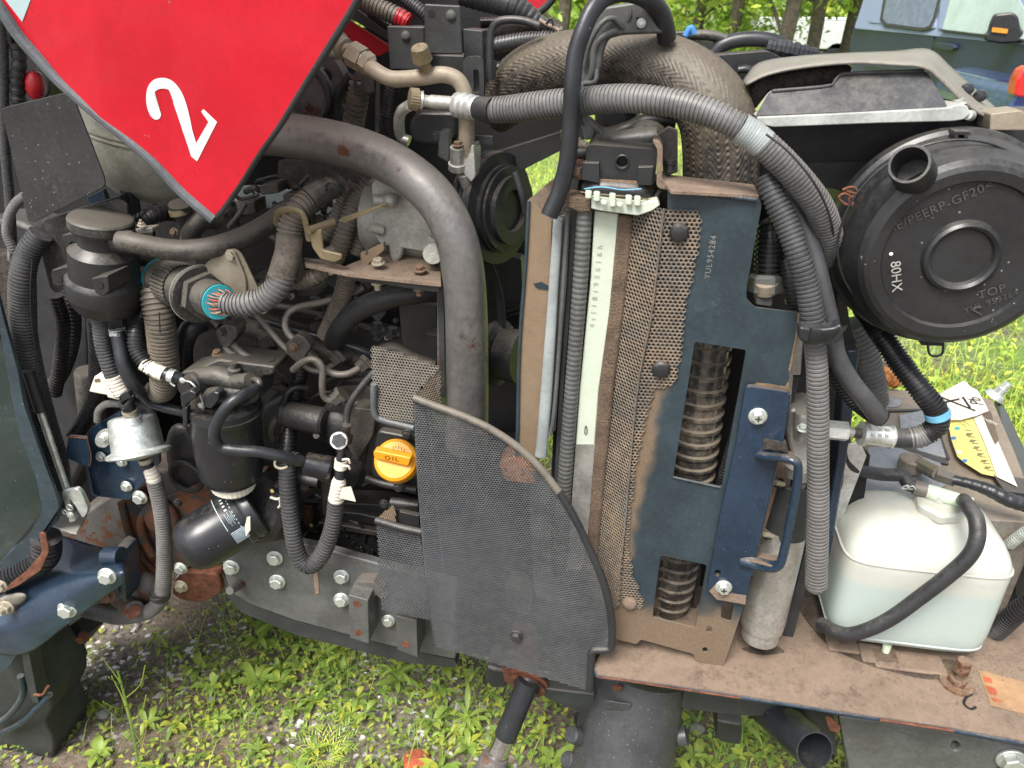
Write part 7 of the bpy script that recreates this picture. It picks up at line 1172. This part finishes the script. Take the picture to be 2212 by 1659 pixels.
plate('housing_bracket', T, 'frame_dark', [(1150, 1485), (1285, 1500), (1290, 1560), (1258, 1600), (1246, 1570), (1250, 1540), (1180, 1510)], -.02, .04, bevel=.004); plate('rail_block', T, 'plastic_black', [(1237, 1540), (1252, 1536), (1258, 1580), (1244, 1575)], -.01, .03)
plate('rubber_block', T, 'rubber', [(1548, 1556), (1604, 1566), (1600, 1610), (1560, 1604), (1544, 1590)], .06, .06, r=6, bevel=.005); plate('rubber_block', T, 'rubber', [(1050, 1440), (1098, 1452), (1094, 1486), (1062, 1488), (1048, 1470)], .0, .06, r=8, bevel=.006)
sh = lathe('steering_cylinder_rod', T, 'rubber_clean', (1142, 1470, -.03), (1092, 1590, -.07), [(0, 24), (1, 25)], 32, label='glossy black shaft sleeve with chrome rod end'); lathe('chrome_rod', sh, 'chrome', (1093, 1588, -.07), (1070, 1640, -.09), [(0, 22), (1, 23)], 32); lathe('rod_collar', sh, 'cast_grey', (1072, 1632, -.09), (1050, 1690, -.11), [(0, 28), (.2, 33), (1, 36)], 32)
lathe('rusty_boot_ring', sh, 'rust', (1144, 1462, -.0), (1136, 1484, -.02), [(0, 40), (.4, 46), (.6, 40), (.9, 43), (1, 30)], 28); lathe('inner_seal', sh, 'rubber_clean', (1142, 1470, -.015), (1134, 1490, -.03), [(0, 30), (1, 28)], 24)
plate('under_guard_lip', T, 'rust', [(1085, 1448), (1104, 1452), (1100, 1478), (1090, 1472)], -.01, .01)
N = 2600; gx_, gy_ = RNG.uniform(0, .75, N), RNG.uniform(-.12, .08, N); gk = (gy_ > -.118+.0*gx_); gx_, gy_ = gx_[gk], gy_[gk]; N = len(gx_)
bv = np.array([(1, 0, 0), (-.5, .87, 0), (-.5, -.87, 0), (0, 0, .9)]); bf = np.array([(0, 1, 3), (1, 2, 3), (2, 0, 3)]); gr = .0005+.0018*RNG.uniform(0, 1, N)**4
Wg = (bv[None]*gr[:, None, None]*RNG.uniform(.7, 1.3, (N, 4, 1))+np.stack([gx_, gy_, np.full(N, ZP+.0004)], 1)[:, None]).reshape(-1, 3); me = bpy.data.meshes.new('dirt_grains'); me.from_pydata(Wg.tolist(), [], (np.arange(N)[:, None, None]*4+bf[None]).reshape(-1, 3).tolist()); tag(link('dirt_grains', me, fl_, 'dust_plate', smooth=False), kind='stuff')
mat('dark_floor_patch', (.06, .043, .032), .8, bump=.8, bsc=300, var=.5, dust=.42, dcol=(.15, .108, .076), sc=30, top=0)
for q in ([(1700, 1230), (1790, 1220), (1800, 1330), (1850, 1400), (1990, 1440), (2040, 1420), (2100, 1440), (2080, 1465), (2000, 1470), (1880, 1440), (1790, 1400), (1730, 1330)], [(1590, 1400), (1680, 1395), (1700, 1410), (1640, 1418)]): hdec(fl_, 'dark_floor_patch', 'dark_floor_patch', rounded(q, 30, 5), .0007)  # darker floor patches round the feet of tank and bottle
# ---- washer / expansion tank, its hoses ----
x0, x1, y0, y1, z0, z1 = .358, .606, -.03, .13, ZP+.012, .888
def superbox(x0, x1, y0, y1, za, zb, sx, sy, n=30, e=5.0):
    vs = []; cx, cyy = (x0+x1)/2, (y0+y1)/2; return cx, cyy
bm = bmesh.new(); bmesh.ops.create_cube(bm, size=1); bmesh.ops.subdivide_edges(bm, edges=bm.edges[:], cuts=18, use_grid_fill=True)
pf = [P(1808, 1335, .02), P(2140, 1402, .02)]
def tank_r(zt):                                           # plan inset by height, 0 bottom .. 1 top
    return .018*max(0, (.12-zt)/.12)**2+.040*max(0, (zt-.74)/.26)**1.7
for v in bm.verts:
    q = v.co*2; m_ = max(abs(q.x), abs(q.y), abs(q.z)); p6 = (abs(q.x)**6+abs(q.y)**6+abs(q.z)**6)**(1/6); q = q/p6*m_*1.0 if p6 > 0 else q
    zt = (q.z+1)/2; ins = tank_r(zt); hx_, hy_ = (x1-x0)/2-ins*.7, (y1-y0)/2-ins
    v.co = Vector(((x0+x1)/2+q.x*hx_, (y0+y1)/2+q.y*hy_+ins*.35, z0+zt*(z1-z0)))
bmesh.ops.recalc_face_normals(bm, faces=bm.faces[:]); me = bpy.data.meshes.new('expansion_tank'); bm.to_mesh(me); bm.free()
ta = link('expansion_tank', me, T, 'tank_white', auto=0); ta['label'] = 'translucent white plastic tank half full of pale fluid'
m = MATS['tank_white']; n, l = m.node_tree.nodes, m.node_tree.links; b = n['Principled BSDF']; src = b.inputs['Base Color'].links[0].from_socket; tc = n.new('ShaderNodeTexCoord'); sx = n.new('ShaderNodeSeparateXYZ'); l.new(tc.outputs['Object'], sx.inputs[0])
wz = MN('ADD', sx.outputs['Z'], MN('MULTIPLY', sx.outputs['X'], .0)); fzz = MRg(wz, z0+(z1-z0)*.62, z0+(z1-z0)*.55); mz = n.new('ShaderNodeMix'); mz.data_type = 'RGBA'; l.new(MN('MULTIPLY', fzz, .75), mz.inputs['Factor']); l.new(src, mz.inputs[6]); mz.inputs[7].default_value = (.37, .46, .435, 1); l.new(mz.outputs[2], b.inputs['Base Color'])
for zt, nm in ((.75, 'tank_seam'), (.13, 'tank_seam')):
    zz = z0+zt*(z1-z0); ins = tank_r(zt); hx_, hy_ = (x1-x0)/2-ins*.7, (y1-y0)/2-ins; k6 = (1-abs(2*zt-1)**6)**(1/6); pts = []
    for k in range(72):
        c_, s_ = math.cos(k*math.pi/36), math.sin(k*math.pi/36); n6 = k6/(abs(c_)**6+abs(s_)**6)**(1/6); pts.append(((x0+x1)/2+c_*n6*hx_, (y0+y1)/2+s_*n6*hy_+ins*.35, zz))
    pts.append(pts[0]); wtube(nm, ta, 'tank_white', pts, .0022, 8, smooth=2)
cx_, cy_, cz_ = .500, .055, z1-.003
cp_ = lathe('tank_cap', ta, 'tank_white', Vector((cx_, cy_, cz_)), Vector((cx_, cy_-.002, cz_+.018)), [(0, 40), (.1, 44), (.8, 44), (1, 38)], 36, ridges=0); 
for v in cp_.data.vertices:
    g = math.atan2(v.co.y-cy_, v.co.x-cx_); v.co.x += .002*math.cos(g)*math.cos(7*g); v.co.y += .002*math.sin(g)*math.cos(7*g)
mat('nozzle_green', (.55, .66, .50), .35, bump=0, sss=.2); mat('stain', (.30, .20, .10), .8, bump=.3)
c1 = Vector((cx_-.005, cy_, cz_+.028)); lathe('cap_nozzle', cp_, 'nozzle_green', c1+Vector((-.03, .012, 0)), c1+Vector((.045, -.012, -.004)), [(0, 13), (.3, 15), (.6, 14), (1, 12)], 20); lathe('nozzle_post', cp_, 'tank_white', Vector((cx_, cy_, cz_)), c1, [(0, 18), (1, 12)], 16)
hA = c1+Vector((-.022, .01, 0)); hB = c1+Vector((.034, -.008, -.002))
wtube('vent_hose', T, 'rubber', [V(q) for q in ((1822, 945, .07), (1826, 985, .07), (1850, 1012, .07), (1900, 1024, .08), (1950, 1028, .08))]+[hA+Vector((-.02, .005, .004)), hA], .0105, 16, smooth=8) 
lathe('hose_cuff', T, 'pipe_dusty', hA+Vector((-.012, .002, .001)), hA+Vector((.006, -.002, 0)), [(0, 15), (1, 15.5)], 20)
for dx in (-.012, -.004): 
    q = hA+Vector((dx-.01, -.012, .006)); wtube('wire_clip', T, 'zinc', [q, q+Vector((-.008, -.006, .010)), q+Vector((-.014, -.002, .002)), q+Vector((-.004, .0, .0))], .0013, 6)
wtube('overflow_hose', T, 'rubber', [hB]+[V(q) for q in ((2088, 1090, .0), (2108, 1120, -.03), (2110, 1165, -.05), (2090, 1205, -.058), (2040, 1250, -.06), (1985, 1292, -.06), (1930, 1332, -.06), (1880, 1358, -.058), (1835, 1370, -.05), (1800, 1362, -.035), (1772, 1346, -.015))], .0112, 18, smooth=8)
lathe('drain_nipple', ta, 'nozzle_green', Vector((.46, -.01, z0+.01)), Vector((.46, -.012, z0-.010)), [(0, 9), (1, 7)], 14)
plate('tank_bracket', T, 'frame_dark', [(2100, 1360), (2185, 1300), (2200, 1290), (2190, 1420), (2150, 1425)], .10, .04); plate('side_wall', T, 'plastic_black', [(2170, 1060), (2240, 1070), (2260, 1400), (2200, 1420), (2190, 1200)], .14, .05)
tube('spring', T, 'zinc', [(2180, 1176, .06), (2200, 1160, .05), (2230, 1140, .04)], 12, ridge=6, depth=.3); tube('wiring_conduit', T, 'conduit_dark', [(2140, 1372, .08), (2165, 1352, .05), (2195, 1325, .03), (2240, 1290, .02)], 21, ridge=8)
tube('wiring_conduit', T, 'conduit_dark', [(2185, 1120, .10), (2210, 1135, .08), (2250, 1150, .08)], 12, ridge=6)
# sill beyond the battery
ZB = ZP+.235; HB = (H(1890, 836, ZB), H(2145, 861, ZB), H(2100, 1100, ZB))
plate('tray_edge', T, 'navy_grimy', [(2150, 858), (2164, 864), (2260, 1060), (2320, 1200), (2260, 1200), (2196, 1050)], plane=tuple(v+Vector((0, 0, -.012)) for v in HB), th=.05, bevel=.004)
# ---- battery: lifts out, so a thing of its own ----
q = H(2000, 1000, ZB); bat = thing('battery', 'grey car battery with torn yellow and white labels behind the white tank', 'battery', (q.x, q.y, ZP)); BI = bat.matrix_world.inverted()
def inb(o): o.parent = bat; o.matrix_parent_inverse = BI; return o
def bpl(name, m, poly, dz=0.0, th=.004, r=3, bevel=.001): return inb(plate(name, None, m, poly, plane=tuple(v+Vector((0, 0, dz)) for v in HB), th=th, r=r, bevel=bevel))
bpl('case', 'battery_case', [(1890, 836), (2143, 861), (2196, 985), (2250, 1130), (1846, 1105), (1870, 961)], th=ZB-ZP-.008, r=4, bevel=.003)
bpl('lid_pad', 'battery_grey', [(1876, 966), (1935, 962), (2030, 992), (2046, 1046), (1960, 1080), (1864, 1064)], .004, .004); bpl('lid_pad', 'battery_grey', [(1942, 896), (2000, 884), (2040, 958), (2046, 988), (1985, 972), (1948, 950)], .004, .004); bpl('lid_pad', 'battery_case', [(1890, 890), (1935, 892), (1938, 950), (1880, 950)], .003, .003)
bpl('lid_groove', 'rubber', [(1935, 962), (1942, 960), (2046, 992), (2050, 1002), (2030, 998)], .0055, .004, 0); bpl('lid_groove', 'rubber', [(2030, 940), (2034, 939), (2052, 990), (2046, 992)], .0055, .004, 0); bpl('lid_groove', 'rubber', [(1892, 885), (1990, 882), (1990, 886), (1892, 889)], .0045, .003, 0)
bpl('moulded_ring', 'battery_grey', [(1905+24*math.cos(k*.52)+20, 868+11*math.sin(k*.52)) for k in range(12)], .003, .003, 0)
bpl('paper_label', 'paper', [(2026, 852), (2082, 822), (2098, 836), (2112, 843), (2131, 877), (2135, 887), (2110, 898), (2075, 907), (2047, 907), (2050, 898), (2038, 873)], .02, .0005, 0, 0)
bpl('yellow_label', 'paper_yellow', [(2047, 907), (2103, 903), (2126, 954), (2154, 1030), (2121, 1023), (2084, 1000), (2068, 986), (2059, 961), (2054, 945)], .012, .0005, 0, 0); bpl('white_label', 'paper', [(2103, 903), (2140, 887), (2156, 954), (2198, 1051), (2154, 1030), (2126, 954)], .014, .0005, 0, 0); bpl('label_stripe', 'paper_dark', [(2122, 894), (2140, 887), (2158, 950), (2150, 960), (2134, 925)], .0152, .0004, 0, 0)
BPn = lambda dz: tuple(v+Vector((0, 0, dz)) for v in HB)
inb(text(None, 'Pb', 2108, 866, 0, 26, 'ink', rot=-75, plane=BPn(.0205), name='lettering')); inb(text(None, '(SAE)', 2131, 908, 0, 9, 'paper', rot=72, plane=BPn(.0158), name='lettering')); inb(text(None, '(EN)', 2143, 912, 0, 9, 'paper', rot=72, plane=BPn(.0158), name='lettering'))
for a, b_ in (((2030, 858), (2106, 888)), ((2046, 898), (2092, 842))): bpl('cross_stroke', 'ink', [a, (a[0]+2, a[1]-2), (b_[0]+2, b_[1]-2), b_], .021, .0003, 0, 0)
for q_ in ([(2040, 868), (2044, 866), (2052, 900), (2048, 901)], [(2042, 867), (2072, 860), (2073, 863), (2043, 870)], [(2078, 858), (2082, 857), (2098, 880), (2094, 882)]): bpl('bin_stroke', 'ink', q_, .021, .0003, 0, 0)
for x, y, m_ in ((2068, 925, 'turquoise'), (2060, 946, 'blue_ink'), (2084, 995, 'blue_ink'), (2072, 976, 'white_decal')): bpl('label_symbol', m_, [(x+6*math.cos(k*.785), y+3.4*math.sin(k*.785)) for k in range(8)], .0128, .0003, 0, 0)
for i in range(13):
    for j in range(3): x, y = 2084+i*4.0-j*1, 928+i*7.2+j*2; bpl('print_row', 'label_grey', [(x, y), (x+14-2*j, y+1), (x+14-2*j, y+2.0), (x, y+1.0)], .0128, .0002, 0, 0) if j == 0 or i % 2 else None
inb(text(None, 'REPLACE', 2090, 916, 0, 4, 'ink', rot=75, plane=BPn(.0128), name='lettering')); inb(text(None, 'CHARGE', 2080, 917, 0, 4, 'ink', rot=75, plane=BPn(.0128), name='lettering'))
st = H(2146, 858, ZB); inb(lathe('terminal_post', None, 'zinc', st, st+Vector((.02, 0, .035)), [(0, 26), (.25, 22), (.3, 14), (.6, 14), (.65, 11), (1, 10)], 20)); inb(tube('terminal_clamp', None, 'corroded', [V(q) for q in ((1898, 828, .40), (1918, 820, .40), (1936, 828, .40))] if False else [(1895, 826, .52), (1918, 816, .52), (1938, 826, .52)], 16, ridge=9, depth=.3))
inb(plate('corroded_bracket', None, 'corroded', [(1895, 812), (1915, 798), (1930, 806), (1936, 830), (1920, 838), (1900, 834)], .51, .03, r=4, bevel=.003)); inb(plate('clamp_block', None, 'battery_case', [(1880, 786), (1900, 772), (1925, 785), (1916, 806), (1896, 808)], .53, .04, r=5, bevel=.004))
tp = H(1966, 1012, ZB+.01); inb(lathe('terminal_cover', None, 'battery_case', tp, tp+Vector((0, 0, .022)), [(0, 27), (.9, 27), (1, 24), (1, 20), (.9, 18), (.9, 0)], 28))
tc2 = tp+Vector((0, 0, .012)); inb(wtube('cable_lug', None, 'battery_case', [tc2+Vector((.012, -.004, 0)), V((2030, 1026, .10))], .012, 8)); inb(wtube('cable_lug', None, 'pipe_dusty', [V((2022, 1024, .10)), V((2064, 1038, .09))], .0105, 4))
tube('battery_cable', T, 'rubber_clean', [(2058, 1036, .09, 11), (2100, 1046, .08, 12), (2140, 1060, .07, 15), (2180, 1080, .06, 16), (2230, 1095, .06, 16)], 15, ridge=17, depth=.05)
